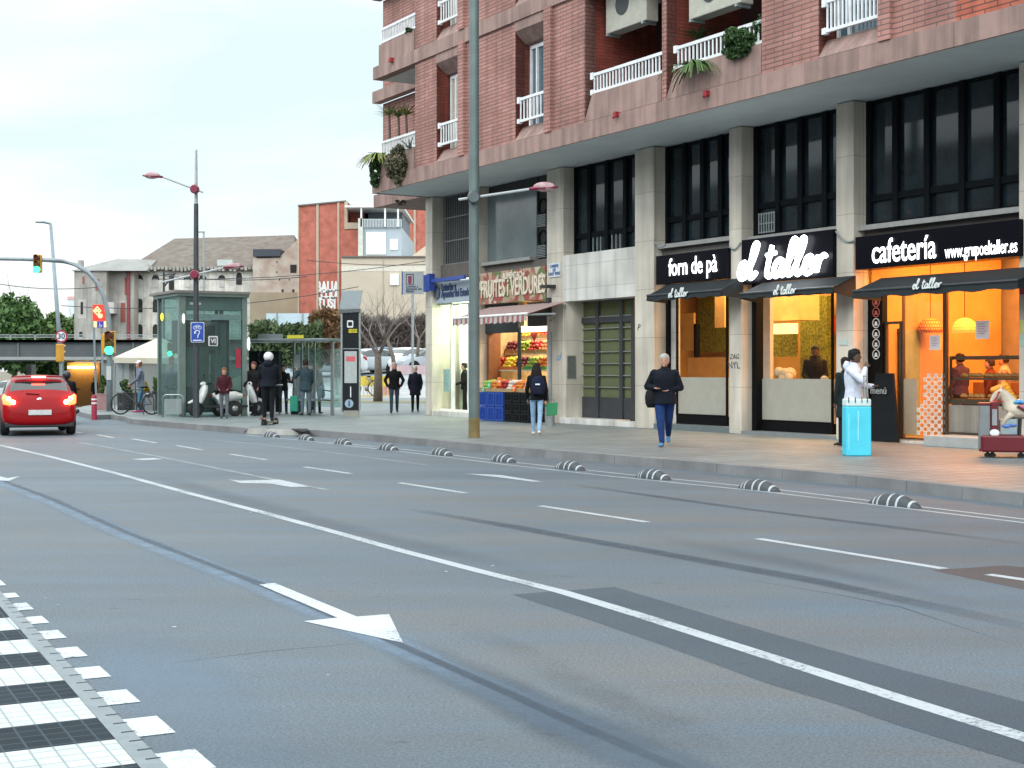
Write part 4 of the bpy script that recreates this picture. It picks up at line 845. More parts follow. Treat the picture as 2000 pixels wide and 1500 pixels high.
MB().box(FXv(836,-.1),FXv(914,.0),-.14,-.06,FZ(870,549,-.1),FZ(870,542,-.1)).box(FXv(827,-.4),FXv(838,-.1),-.2,-.0,FZ(833,568,-.2),FZ(833,535,-.2)).build('bar',BLU,br)
frame(FXv(858,.3),FXv(884,.3),.3,.3,FZ(870,592,.3),.06,'shop_window',WHT); frame(FXv(886,.3),FXv(916,.3),.3,.3,FZ(900,592,.3),.05,'glass_door',WHT)
MB().box(X9-.1,xs0,.0,.5,.14,.29).build('doorstep',STNP,bld)
MB().box(FXv(862,1.0),FXv(880,1.0),1.0,1.4,.3,2.2).build('inner_cabinet',M('pale_cabinet',(.6,.62,.5),.5,emit=.15),bld)
MB().box(FXv(866,.34),FXv(878,.34),.34,.36,.9,1.6).build('poster',M('teal_poster',(.3,.5,.5),.5),bld)
# plaques and fixtures on the columns
s=fthing('street_name_plate','small white street name plate on the stone column','plate',(FXv(1084),-.03,FZ(1084,540)))
MB().box(FXv(1074),FXv(1095),-.03,.0,FZ(1084,541),FZ(1084,514)).build('plate',M('plate_white',(.6,.66,.7),.4,var=.03),s)
for i,w_ in enumerate(('CARRER','DE','SANT PERE')): text(w_,.12,M('blue_letters',(.05,.12,.3),.5,var=0),'lettering',s,(FXv(1084.5),-.04,FZ(1084,520+i*7.5)),ext=.004)
s=fthing('wall_lamp','small grey lamp fixture on the stone column above the fruit awning','lamp',(FXv(1078),-.02,FZ(1078,560))); MB().box(FXv(1074),FXv(1086),-.3,.0,FZ(1078,563),FZ(1078,557)).build('housing',DK,s,bevel=.01)
s=fthing('cable_conduit','grey drain pipe running down the stone column beside the fruit shop','pipe',(FXv(1071,-.03),-.03,.14)); MB().tube([(FXv(1074,-.04),-.04,.16),(FXv(1074,-.04),-.04,FZ(1074,650))],.035).build('pipe',GALV,s); MB().box(FXv(1069,-.04),FXv(1075,-.04),-.1,.0,FZ(1072,617),FZ(1072,582)).build('junction_box',DK,s)
for px,py,lab in ((1309,None,0),):
    pass
for a_,b_ in (((1277,470),(1300,478)),((1425,482),(1446,474)),((1632,452),(1668,470))):
    xa,xb=FXv(a_[0],-.03),FXv(b_[0],-.03); s=fthing('hanging_cable','thin grey cable sagging across the %s'%({1277:'column left of the forn de pà sign',1425:'column between forn de pà and the handwritten sign',1632:'column left of the cafetería sign'}[a_[0]]),'cable',(xa,-.03,FZ(*a_)))
    za,zb__=FZ(*a_,-.03),FZ(*b_,-.03); MB().tube([(xa+(xb-xa)*t/6,-.03,za+(zb__-za)*t/6-.1*math.sin(PI*t/6)) for t in range(7)],.018,6).build('cable',GALV,s)
s=fthing('wall_notice','small pale notice on the column beside the white hooded person','notice',(FXv(1647,-.02),-.02,1.9)); MB().box(FXv(1640,-.02),FXv(1655,-.02),-.02,.0,FZ(1647,674),FZ(1647,663)).build('plate',M('pale_notice',(.5,.6,.58),.5,var=.05),s)
for py0,py1,c_,l_ in ((547,575,(.4,.05,.07),'red'),(625,650,(.6,.6,.2),'yellow'),(655,677,(.35,.5,.4),'green'),):
    s=fthing('column_poster','small %s poster pasted on the rightmost stone column'%l_,'poster',(FXv(1995,-.01),-.01,FZ(1995,py1))); MB().box(FXv(1992,-.01),FXv(2012,-.01),-.012,.0,FZ(1995,py1),FZ(1995,py0)).build('sheet',M('poster_'+l_,c_,.6),s)
# AC units
def ac(px0,px1,py0,py1,y,lab,dep=.35):
    x0,x1=FXv(px0,y),FXv(px1,y); xc=(px0+px1)/2; z0,z1=FZ(xc,py1,y),FZ(xc,py0,y)
    t=fthing('air_conditioner',lab,'air conditioner',(x0,y,z0),'air conditioners hung on the balconies'); ivory=M('ivory_metal',(.42,.41,.35),.5)
    MB().box(x0,x1,y,y+dep,z0,z1).build('casing',ivory,t,bevel=.02); MB().lathe([(.24,0),(.26,-.02),(.22,-.02),(.0,-.01)],(x0+(x1-x0)*.42,y,(z0+z1)/2),'y',20).build('fan_grille',DK,t)
    m=MB()
    for i in range(10): zz=z0+.05+(z1-z0-.1)*i/9; m.box(x0-.012,x0,y+.05,y+dep-.05,zz,zz+.02)
    m.build('louvre',DK,t); MB().box(x0+.05,x0+.12,y-.03,y+dep,z0-.06,z0-.003).build('bracket',GALV,t); MB().box(x1-.15,x1-.08,y-.03,y+dep,z0-.06,z0-.003).build('bracket',GALV,t)
ac(1183,1262,-45,53,YF+.42,'beige air conditioner hanging above the plain white balcony railing')
ac(1345,1446,-70,22,YF+.25,'white air conditioner hanging above the planted balcony')
# ---------------- far buildings, bridge, vegetation ----------------
def wpx(px0,px1,Z): return AT(px0,Z).x,AT(px1,Z).x
# old ruined factory
Z=112.0
OLD=M('old_render',(.46,.44,.41),.9,var=.35,scale=.6,bump=.3,bscale=2,vcol=(.26,.25,.225),streak=.2); OLDW=M('peeling_wall',(.74,.73,.69),.9,var=.3,scale=1.1,bump=.3,bscale=3,vcol=(.40,.375,.33),streak=.16); TILE=M('old_roof_tiles',(.11,.08,.062),.9,var=.3,scale=1.6,bump=.6,bscale=8,vcol=(.17,.15,.13))
HOLE=M('dark_opening',(.02,.02,.02),.8); RDS=M('red_stain',(.3,.09,.07),.9)
old=thing('old_factory','derelict grey factory with arched windows and a worn brown tiled roof behind the glass lift','building',AT(320,Z,-3))
ORI[old.name]=tuple(AT(320,Z,-3))
def zz(py,d=Z): return ZP(py,d)
x0,x1=wpx(252,495,Z); zt=zz(527)
m=MB(); m.box(x0,x1,Z,Z+16,-3,zt); wall=m.build('wall',OLDW,old)
# roof main
rz=zz(466,Z+8)
a=Vector((x0-.3,Z-.4,zt-.05)); b=Vector((AT(583,Z).x,Z-.4,zt-.05)); c=Vector((AT(578,Z+9).x,Z+8,rz+.3)); d=Vector((AT(346,Z+9).x,Z+8,rz)); e=Vector((x0-.3,Z+16.4,zt)); f_=Vector((b.x,Z+16.4,zt))
MB().add([a,b,c,d,e,f_],[(0,1,2,3),(0,3,4),(3,2,5,4),(1,5,2),(0,4,5,1)]).build('roof',TILE,old,fix=True)
m=MB()
for i in range(46):
    xx=x0+(b.x-x0)*i/45; m.box(xx,xx+.18,Z-.5,Z-.1,zt-.05+random.uniform(-.1,.1),zt+.22+random.uniform(0,.4)*(i%5==0))
m.build('cornice',OLD,old)
MB().box(AT(421,Z).x,AT(451,Z).x,Z+.6,Z+2.6,zt,ZP(506,Z)).build('roof_hut',M('pale_blue_hut',(.45,.5,.5),.8,var=.15,scale=.8),old)
# right block
x2,x3=AT(494,Z-1).x,AT(583,Z-1).x; rb=Z-1
m=MB(); P=[(x2,rb,-3),(x3,rb,-3),(x3,rb,ZP(466,rb)),(AT(548,rb).x,rb,ZP(500,rb)),(AT(547,rb).x,rb,ZP(503,rb)),(x2,rb,ZP(505,rb))]; m.prism(P,(0,1.2,0)); m.build('side_block',M('side_render',(.55,.52,.46),.9,var=.3,scale=.9,vcol=(.34,.25,.2)),old)
MB().box(AT(495,rb).x,AT(548,rb).x,rb-.2,rb+2,ZP(501,rb),ZP(487,rb)).build('dark_parapet',M('bluish_dark',(.04,.05,.07),.6),old)
MB().box(x2-.2,x3,rb-.15,rb+.0,-3,ZP(571,rb)).build('lower_wall',M('ochre_grey_wall',(.33,.28,.2),.9,var=.15,scale=.5),old)
for px,py,w,h in ((540,510,2,3),(540,530,2,3),(545,545,2,3),(564,545,2,3),(550,565,4,6),(571,565,4,6),(567,517,12,16)):
    MB().box(AT(px,rb).x,AT(px+w,rb).x,rb-.03,rb+.2,ZP(py+h,rb),ZP(py,rb)).build('opening',HOLE,old)
# left block
lb=Z-2.5; xa,xb=AT(145,lb).x,AT(254,lb).x; xm_=AT(208,lb).x
m=MB(); m.box(xa,xm_,lb,lb+12,-3,ZP(528,lb)).box(xm_,xb,lb+1.2,lb+12,-3,ZP(527,lb)); m.build('left_block',OLD,old)
pk=Vector((AT(209,lb).x,lb+3,ZP(505,lb+3))); pk2=Vector((AT(280,lb).x,lb+4,ZP(508,lb+4))); q=[Vector((xa-.2,lb-.2,ZP(529,lb))),Vector((xm_,lb-.2,ZP(529,lb))),Vector((xb+1,lb+1,ZP(527,lb))),Vector((xb+1,lb+12,ZP(527,lb))),Vector((xa-.2,lb+12,ZP(529,lb)))]
MB().add(q+[pk,pk2],[(0,1,5),(1,2,6,5),(2,3,6),(3,4,5,6),(4,0,5)]).build('left_roof',M('grey_roof',(.25,.25,.24),.9,var=.2,scale=.7),old)
MB().box(AT(148,lb).x,AT(155,lb).x,lb+.5,lb+1.2,ZP(528,lb),ZP(507,lb)).build('chimney',OLD,old)
def archwin(px,py0,py1,w,d,par,mat,fr=True,name='window'):
    xc=AT(px,d).x; hw=w*d/F/2; z0_,z1_=ZP(py1,d),ZP(py0,d); P=[(xc-hw,d-.04,z0_),(xc+hw,d-.04,z0_),(xc+hw,d-.04,z1_-.25)]+[(xc+hw*math.cos(t),d-.04,z1_-.25+.25*math.sin(t)) for t in (PI/4,PI/2,3*PI/4)]+[(xc-hw,d-.04,z1_-.25)]
    o=MB().prism(P,(0,.3,0)).build(name,mat,par)
    if fr:
        m=MB(); m.box(xc-.03,xc+.03,d-.07,d-.04,z0_,z1_)
        for k in (.25,.5,.75): m.box(xc-hw,xc+hw,d-.07,d-.04,z0_+(z1_-z0_)*k,z0_+(z1_-z0_)*k+.06)
        m.build('frame',M('grey_sash',(.3,.29,.26),.7),o)
        m=MB(); m.box(xc-hw-.18,xc-hw,d-.06,d,z0_,z1_-.2).box(xc+hw,xc+hw+.18,d-.06,d,z0_,z1_-.2); m.build('surround',M('pale_surround',(.42,.4,.37),.9),o)
for px in (272,304,366,396,433): 
    archwin(px,537,547 if px!=433 else 545,14,Z,old,HOLE,False)
    MB().box(AT(px-5,Z).x,AT(px+5,Z).x,Z-.05,Z+.1,zz(561),zz(545)).build('blocked_window',M('bricked_up',(.48,.46,.44) if px!=272 else (.5,.48,.46),.9,var=.2,scale=1),old)
archwin(335,537,566,10,Z,old,HOLE,False); archwin(467,532,556,11,Z,old,HOLE,False)
for px in (273,304): archwin(px,583,610,11,Z,old,HOLE); archwin(px,633,660,11,Z,old,HOLE)
for px,py,w,h,mt in ((163,540,4,14,RDS),(190,545,7,22,RDS),(240,540,9,34,RDS),(160,590,5,24,HOLE),(232,590,9,38,RDS),(158,648,6,10,HOLE)): MB().box(AT(px-w/2,lb).x,AT(px+w/2,lb).x,lb-.03 if px<208 else lb+1.15,lb+1.4,ZP(py+h,lb),ZP(py,lb)).build('blocked_window',mt,old)
for px0,px1,py0,py1 in ((152,168,585,622),(226,242,585,600),(205,222,590,612)): MB().box(AT(px0,lb).x,AT(px1,lb).x,(lb if px0<208 else lb+1.2)-.02,lb+1.3,ZP(py1,lb),ZP(py0,lb)).build('plaster_patch',M('white_plaster',(.55,.54,.52),.9,var=.2,scale=.8,vcol=(.35,.33,.31)),old)
MB().tube([(AT(252,Z-1.2).x,Z-1.4,-2),(AT(252,Z-1.2).x,Z-1.4,zz(530))],.12,6).build('drain_pipe',M('red_pipe',(.25,.05,.06),.6),old)
# red brick block with grey rear
Z=107.0; RB=M('red_party_wall',(.40,.125,.09),.85,var=.3,scale=1.6,bump=.2,bscale=6); BEI=M('beige_strip',(.42,.35,.27),.85)
red=thing('brick_apartment_block','tall red brick party wall with beige strips and white graffiti beside a pale balcony side','building',AT(620,Z,-2)); ORI[red.name]=tuple(AT(620,Z,-2))
X=lambda px,d=Z: AT(px,d).x
P=[(X(582),Z,-2),(X(703),Z,-2),(X(703),Z,ZP(447,Z)),(X(676),Z,ZP(447,Z)),(X(676),Z,ZP(393,Z)),(X(582),Z,ZP(402,Z))]
MB().prism(P,(0,14,0)).build('wall',RB,red)
m=MB()
for a_,b_ in ((582,584.5),(618,622.5),(659,663)): m.box(X(a_),X(b_),Z-.1,Z,-2,ZP(402-(a_-582)*.1,Z))
m.box(X(673),X(679),Z-.12,Z-.0,ZP(448,Z),ZP(393,Z)).box(X(679),X(706),Z-.12,Z,ZP(447,Z),ZP(435,Z)); m.build('beige_strip',BEI,red)
MB().prism([(X(582),Z-.15,ZP(403,Z)),(X(676),Z-.15,ZP(394,Z)),(X(676),Z-.15,ZP(391.5,Z)),(X(582),Z-.15,ZP(400.5,Z))],(0,14,0)).build('parapet',M('dark_coping',(.15,.13,.12),.8),red)
MB().box(X(679),X(706),Z+2,Z+12,ZP(447,Z),ZP(407,Z)).build('penthouse',RB,red)
GB=M('pale_blue_render',(.36,.42,.48),.8,var=.06); MB().box(X(703),X(786),Z-1,Z+12,-2,ZP(446,Z)).build('rear_block',GB,red)
MB().box(X(703),X(712),Z-1.3,Z-1,-2,ZP(430,Z)).build('side_strip',M('pale_strip',(.5,.52,.48),.8),red)
m=MB(); m.box(X(712),X(786),Z-1.2,Z-1.1,ZP(432,Z),ZP(431,Z))
for i in range(26): x=X(712)+(X(786)-X(712))*i/25; m.box(x-.03,x+.03,Z-1.2,Z-1.1,ZP(447,Z),ZP(432,Z))
m.build('terrace_railing',M('pale_railing',(.5,.56,.6),.5),red)
MB().box(X(714),X(782),Z+2,Z+10,ZP(447,Z),ZP(409,Z)).build('terrace_room',M('slate_grey',(.12,.14,.17),.6),red)
m=MB(); m.box(X(678),X(790),Z-1.4,Z+10,ZP(409,Z),ZP(405,Z)); 
for p_ in (709,755,780): m.box(X(p_-1.5),X(p_+1.5),Z-1.3,Z-1.1,ZP(446,Z),ZP(408,Z))
m.build('terrace_canopy',M('white_canopy',(.7,.72,.72),.6),red)
m=MB(); m.prism([(X(678),Z+1,ZP(404,Z)),(X(790),Z+1,ZP(404,Z)),(X(740),Z+1,ZP(395,Z)),(X(683),Z+1,ZP(391,Z))],(0,8,0)); m.build('terrace_roof',M('pale_sheet',(.5,.53,.55),.6),red)
w=MB(); w.box(X(718),X(756),Z-1.1,Z-1,ZP(499,Z),ZP(456,Z)); o=w.build('window',WHT,red); MB().box(X(721),X(754),Z-1.15,Z-1.1,ZP(488,Z),ZP(467,Z)).build('pane',M('pale_pane',(.4,.52,.55),.3),o)
for p_ in (721,728,738,746): MB().box(X(p_),X(p_+5),Z-1.16,Z-1.1,ZP(463,Z),ZP(458,Z)).build('pane',HOLE,o)
w=MB().box(X(764),X(779),Z-1.1,Z-1,ZP(490,Z),ZP(470,Z)).build('window',WHT,red); MB().box(X(766),X(777),Z-1.15,Z-1.1,ZP(488,Z),ZP(480,Z)).build('pane',M('pane_grey',(.2,.25,.28),.3),w)
WG=M('white_graffiti',(.75,.75,.75),.8,var=0)
for i,(t_,px,py,sz) in enumerate((('BAUA',640,561,1.05),('COLA',644,576,.8),('TUSI',638,593,1.1))): text(t_,sz,WG,'graffiti',red,(X(px),Z-.03,ZP(py,Z)),bold=.06,ext=.01,sx=.62)
# second red and cream blocks
r2=thing('brick_block','red brick block with a beige strip seen beneath the balcony corner','building',AT(810,140,-2)); ORI[r2.name]=tuple(AT(810,140,-2)); d=140
MB().box(X(780,d),X(870,d),d,d+12,-2,ZP(402,d)).build('wall',RB,r2); MB().box(X(808,d),X(812,d),d-.1,d,-2,ZP(404,d)).box(X(780,d),X(870,d),d-.1,d,ZP(405,d),ZP(403,d)).build('beige_strip',BEI,r2)
MB().box(X(800,d),X(832,d),d-3,d,ZP(500,d),ZP(481,d)).build('cream_gable',M('cream_stone',(.55,.48,.38),.8),r2) if 0 else None
cr=thing('cream_building','low cream rendered building with one white window behind the bare trees','building',AT(750,103,-1)); ORI[cr.name]=tuple(AT(750,103,-1)); d=103
CRW=M('cream_render',(.52,.45,.36),.85,var=.1,scale=.3); MB().box(X(667,d),X(870,d),d,d+10,-1,ZP(502,d)).build('wall',CRW,cr)
MB().prism([(X(797,d),d+1,ZP(502,d)),(X(870,d),d+1,ZP(502,d)),(X(870,d),d+1,ZP(470,d)),(X(832,d),d+1,ZP(476,d))],(0,6,0)).build('gable',CRW,cr)
MB().box(X(667,d),X(870,d),d-.15,d,ZP(503,d),ZP(500,d)).build('coping',M('dark_coping',(.15,.13,.12),.8),cr); MB().box(X(748,d),X(749,d),d-.05,d,0,ZP(503,d)).build('joint',BEI,cr)
MB().box(X(667,d),X(870,d),d-.02,d,ZP(530,d),ZP(520,d)).build('pale_band',M('pale_band',(.62,.58,.5),.8),cr)
w=MB().box(X(762,d),X(779,d),d-.12,d,ZP(557,d),ZP(535,d)).build('window',WHT,cr); MB().box(X(765,d),X(776,d),d-.15,d-.12,ZP(555,d),ZP(545,d)).build('pane',MATS['pane_grey'],w)
tw=thing('distant_tower','tiny distant tower block with a red top above the trees','building',AT(130,420,-2)); ORI[tw.name]=tuple(AT(130,420,-2)); MB().box(X(132,420),X(144,420),420,430,-2,ZP(585,420)).build('wall',M('hazy_block',(.55,.6,.63),.9),tw); MB().box(X(132,420),X(145,420),419.8,430,ZP(585,420),ZP(579,420)).build('red_top',M('hazy_red',(.55,.35,.35),.9),tw)
# bridge
d=88.0; BRC=M('bridge_concrete',(.16,.175,.175),.8,var=.2,scale=.5,vcol=(.11,.12,.125)); BRP=M('bridge_panel',(.085,.095,.1),.7,var=.15,scale=.7)
bg=thing('road_bridge','low grey concrete road bridge with a railing crossing behind the red car','bridge',AT(100,d,-2)); ORI[bg.name]=tuple(AT(100,d,-2))
xa,xb=X(-700,d),X(520,d)
MB().box(xa,xb,d,d+14,ZP(703,d),ZP(697,d)).build('lower_beam',M('pale_concrete2',(.3,.31,.31),.7),bg)
MB().box(xa,xb,d+.1,d+14,ZP(697,d),ZP(668,d)).build('girder',BRP,bg)
for i in range(16): x=X(-640+i*75,d); MB().box(x-.05,x+.05,d+.0,d+.1,ZP(697,d),ZP(668,d)).build('girder_rib',BRC,bg); MB().box(xa,xb,d-.1,d+14,ZP(668,d),ZP(663.5,d)).build('deck',M('pale_concrete2',(.3,.31,.31),.7),bg)
m=MB()
for p in (654,658.5): m.box(xa,xb,d,d+.06,ZP(p+.7,d),ZP(p-.7,d))
for i in range(26): x=X(-700+i*48,d); m.box(x-.04,x+.04,d,d+.06,ZP(664,d),ZP(653.5,d))
m.build('railing',M('pale_rail',(.35,.38,.39),.5),bg)
MB().box(X(196,d),xb,d+.3,d+13,-2.5,ZP(703,d)).build('abutment',M('abutment_grey',(.2,.21,.2),.8,var=.15,scale=.6),bg)
MB().box(X(60,d+16),X(70,d+16),d+15,d+16,-3,2).build('pier',BRC,bg)
# lit underpass wall with strip light
uw=MB().box(X(131,96),X(195,96),96,100.5,-2.6,ZP(708,96)).build('underpass_wall',M('underpass_tile',(.3,.17,.06),.5),bg)
MB().box(X(134,95.8),X(186,95.8),95.6,95.9,ZP(719.5,95.8),ZP(715.5,95.8)).build('strip_light',M('strip_light',(1,.8,.5),.5,emit=9,ecol=(1,.72,.3),var=0),bg)
l=bpy.data.lights.new('underpass_lamp','AREA'); l.shape='RECTANGLE'; l.size=2; l.size_y=.4; l.energy=12; l.color=(1,.62,.2); lo=bpy.data.objects.new('underpass_lamp',l); COL.objects.link(lo); lo.location=AT(160,95.4,ZP(714,95)); lo.rotation_euler=(R(25),0,0)
# greenery
def leafm(name,c,c2,rough=.7):
    m,n,b=newmat(name); N=n.nodes.new; K=n.links.new; oi=N('ShaderNodeNewGeometry'); rp=N('ShaderNodeValToRGB'); rp.color_ramp.elements[0].color=(*c,1); rp.color_ramp.elements[1].color=(*c2,1); K(oi.outputs['Random Per Island'],rp.inputs[0]); K(rp.outputs[0],b.inputs['Base Color']); b.inputs['Roughness'].default_value=rough
    try: b.inputs['Subsurface Weight'].default_value=0
    except Exception: pass
    MATS[name]=m; return m
def leaves(m,c,r,n,size,rng,fill=.35,asp=1.6):
    for _ in range(n):
        while True:
            p=Vector((rng.uniform(-1,1),rng.uniform(-1,1),rng.uniform(-1,1)))
            if fill<p.length<1: break
        q=Vector((c[0]+p.x*r[0],c[1]+p.y*r[1],c[2]+p.z*r[2])); u=Vector((rng.gauss(0,1),rng.gauss(0,1),rng.gauss(0,1))).normalized(); v=u.cross(Vector((rng.gauss(0,1),rng.gauss(0,1),rng.gauss(0,1)))).normalized(); s=size*rng.uniform(.6,1.4)
        m.add([q-u*s*asp/2,q+v*s/2,q+u*s*asp/2,q-v*s/2],[(0,1,2,3)])
def clumps(m,c,r,nc,nl,size,rng,cr=.35):
    for _ in range(nc):
        while True:
            p=Vector((rng.uniform(-1,1),rng.uniform(-1,1),rng.uniform(-1,1)))
            if p.length<1: break
        leaves(m,(c[0]+p.x*r[0]*.8,c[1]+p.y*r[1]*.8,c[2]+p.z*r[2]*.8),[k*cr*rng.uniform(.6,1.2) for k in r],nl,size,rng,.1)
def branch(m,p,d,l,r,depth,rng,spread=.5,up_=.15,seg=5):
    pts=[p]; rr=[r]
    for i in range(3):
        d=(d+Vector((rng.gauss(0,.12),rng.gauss(0,.12),rng.gauss(0,.08)+up_*.3))).normalized(); p=p+d*l/3; pts.append(p); rr.append(r*(1-.14*(i+1)))
    m.tube(pts,rr,seg if depth<4 else 3,cap=False)
    if depth<=0: return
    for k in range(rng.choice((2,3))):
        a=rng.uniform(0,2*PI); dd=(d+Vector((math.cos(a),math.sin(a),rng.uniform(-.1,.5)))*spread*rng.uniform(.7,1.3)).normalized(); branch(m,pts[-1] if k==0 else pts[rng.choice((2,3))],dd,l*rng.uniform(.62,.85),rr[-1]*rng.uniform(.55,.75),depth-1,rng,spread,up_,seg)
LF1=leafm('dark_green_leaves',(.03,.08,.02),(.10,.19,.05)); LF2=leafm('mid_green_leaves',(.04,.09,.02),(.14,.22,.06)); BARK=M('bark',(.13,.105,.085),.9,var=.3,scale=6,bump=.5)
def tree(px,d,py0,w,lab,seed,mat,zb=-2,nc=55,grp='leafy trees beyond the bridge'):
    rng=random.Random(seed); zt=ZP(py0,d); t=thing('leafy_tree',lab,'tree',AT(px,d,zb),0,grp); h=zt-zb
    m=MB(); branch(m,Vector((0,0,0)),Vector((0,0,1)),h*.4,.28,3,rng,.6); m.build('trunk',BARK,t,smooth='all')
    m=MB(); clumps(m,(0,0,h*.66),(w,w*.8,h*.34),nc,130,.34,rng); m.build('crown',mat,t,fix=False)
for i,(px,py0,w,d,lab) in enumerate(((18,565,3.4,125,'tallest leafy tree at the left edge beyond the bridge'),(52,592,2.4,128,'rounded leafy tree second from the left beyond the bridge'),(86,628,2.0,132,'lower leafy tree just left of the leaning lamp post'),(118,606,2.3,131,'narrow leafy tree right of the leaning lamp post'),(142,614,2.0,134,'small leafy tree against the left corner of the old factory'),(-30,575,3.2,127,'leafy tree cut by the left edge of the picture'))): tree(px,d,py0,w,lab,i+3,LF1 if i%2==0 else LF2,nc=60 if i<2 else 42)
# hedges and shrubs
def hedge(px0,px1,py0,py1,d,name,lab,mat,n,size,seed,dep=1.4,kind=None,cat='hedge',asp=.4):
    rng=random.Random(seed); x0,x1=X(px0,d),X(px1,d); z0,z1=ZP(py1,d),ZP(py0,d); m=MB()
    for _ in range(n):
        x=rng.uniform(x0,x1); tp=z1-.2+.12*math.sin(x*1.7)+.12*math.sin(x*4.1)+rng.gauss(0,.12); z=z0+(tp-z0)*rng.random()**.6; y=d+rng.uniform(-.5,.5)*dep
        q=Vector((x,y,z)); u=Vector((rng.gauss(0,1),rng.gauss(0,1),rng.gauss(0,1.4))).normalized(); v=u.cross(Vector((rng.gauss(0,1),rng.gauss(0,1),rng.gauss(0,1)))).normalized(); s=size*rng.uniform(.6,1.4); m.add([q-u*s,q+v*s*asp,q+u*s,q-v*s*asp],[(0,1,2,3)])
    o=m.build(name,mat,fix=False); tag(o,lab,cat)
hedge(490,628,630,722,78,'hedge','green hedge above the bus shelter roof in front of the factory wall',leafm('hedge_leaves',(.03,.06,.02),(.09,.13,.05)),9500,.16,1)
hedge(606,668,606,715,79,'shrub','rusty brown autumn shrub left of the black totem',leafm('rust_leaves',(.12,.07,.03),(.24,.13,.06)),6500,.15,2,cat='shrub')
hedge(676,860,618,720,98,'thicket','grey brown bare thicket behind the parked cars',leafm('bare_twigs',(.07,.055,.045),(.15,.12,.11)),15000,.42,3,2.5,cat='thicket',asp=.05)
hd=thing('site_hoarding','pale blue hoarding panel above the hedge beside the red brick wall','hoarding',AT(565,84,0)); ORI[hd.name]=tuple(AT(565,84,0)); MB().box(X(520,84),X(604,84),84,84.15,0,ZP(612,84)).build('panel',M('pale_blue_panel',(.45,.56,.62),.6,var=.08),hd); MB().box(X(540,84),X(542,84),83.9,84,0,ZP(612,84)).box(X(590,84),X(592,84),83.9,84,0,ZP(612,84)).build('post',GALV,hd)
# bare trees
def bare(px,pyb,d,h,lab,seed,dx=0,z0=.15,depth=6,r=.16):
    rng=random.Random(seed); p=AT(px,d,z0); t=thing('bare_tree',lab,'tree',p,0,'leafless trees by the car park'); m=MB(); tk=MB(); tk.tube([(0,0,0),(.02+dx*.4,0,h*.25),(dx,0,h*.42)],[r*1.25,r,r*.8],8); tk.build('trunk',BARK,t,smooth='all')
    for k in range(4):
        a=k*1.6+.4; branch(m,Vector((dx,0,h*.40)),Vector((math.cos(a)*.7,math.sin(a)*.5,.8)).normalized(),h*.22,r*.5,depth-1,rng,.62,.1,4)
    m.build('crown',M('twig_grey',(.18,.15,.14),.9,var=.15),t)
bare(738,760,57.8,5.0,'pollarded bare tree with a pale trunk just right of the totem',5)
bare(774,712,76,5.6,'slender dark bare tree leaning behind the walking couple',9,-.5,.9,6,.11)
bare(812,712,84,5.2,'bare tree partly hidden by the corner column',12,.2,1.3,5,.1)
# overhead wires
wr=MB()
for (p0,d0),(p1,d1),s_ in ((((300,536),78),((600,540),78),.25),(((300,545),79),((860,505),90),.4),(((120,597),85),((700,560),85),.6),(((600,508),95),((860,515),95),.2),(((200,560),84),((0,555),84),.2)):
    A,B=AT(p0[0],d0,ZP(p0[1],d0)),AT(p1[0],d1,ZP(p1[1],d1)); pts=[A.lerp(B,t/10)-Vector((0,0,s_*4*(t/10)*(1-t/10))) for t in range(11)]; tag(MB().tube(pts,.022,4).build('overhead_wire',DK),'thin dark overhead wire strung in front of the far buildings','wire','overhead wires')
# tram posts near the factory
for i,(px,pt,d) in enumerate(((398,454,100),(320,528,80))):
    p=AT(px,d,gz(AT(px,d).x,d)); t=thing('street_lamp' if i==0 else 'cable_post','slim grey lamp post with a flat head rising above the factory roof' if i==0 else 'dark cable post with a diagonal brace left of the lift','lamp' if i==0 else 'post',p); ORI[t.name]=tuple(p); zt_=ZP(pt,d)
    MB().tube([p,(p.x,p.y,zt_)],[.1,.06],8).build('post',GALV if i==0 else DK,t)
    if i==0: MB().box(p.x-.35,p.x+.05,p.y-.1,p.y+.1,zt_-.02,zt_+.08).build('lamp_head',GALV,t)
    else: MB().tube([(p.x,p.y,ZP(560,d)),(AT(342,d).x,p.y,ZP(534,d))],.05,6).tube([(p.x,p.y,ZP(537,d)),(AT(345,d).x,p.y,ZP(534,d))],.04,6).build('brace',DK,t)
# bird
b=MB(); p=AT(317,90,ZP(473,90)); b.add([p,p+Vector((.18,.0,.09)),p+Vector((.05,.02,.01)),p+Vector((-.18,0,.08)),p+Vector((0,.05,.04))],[(0,1,2,4),(0,4,2,3)]); 
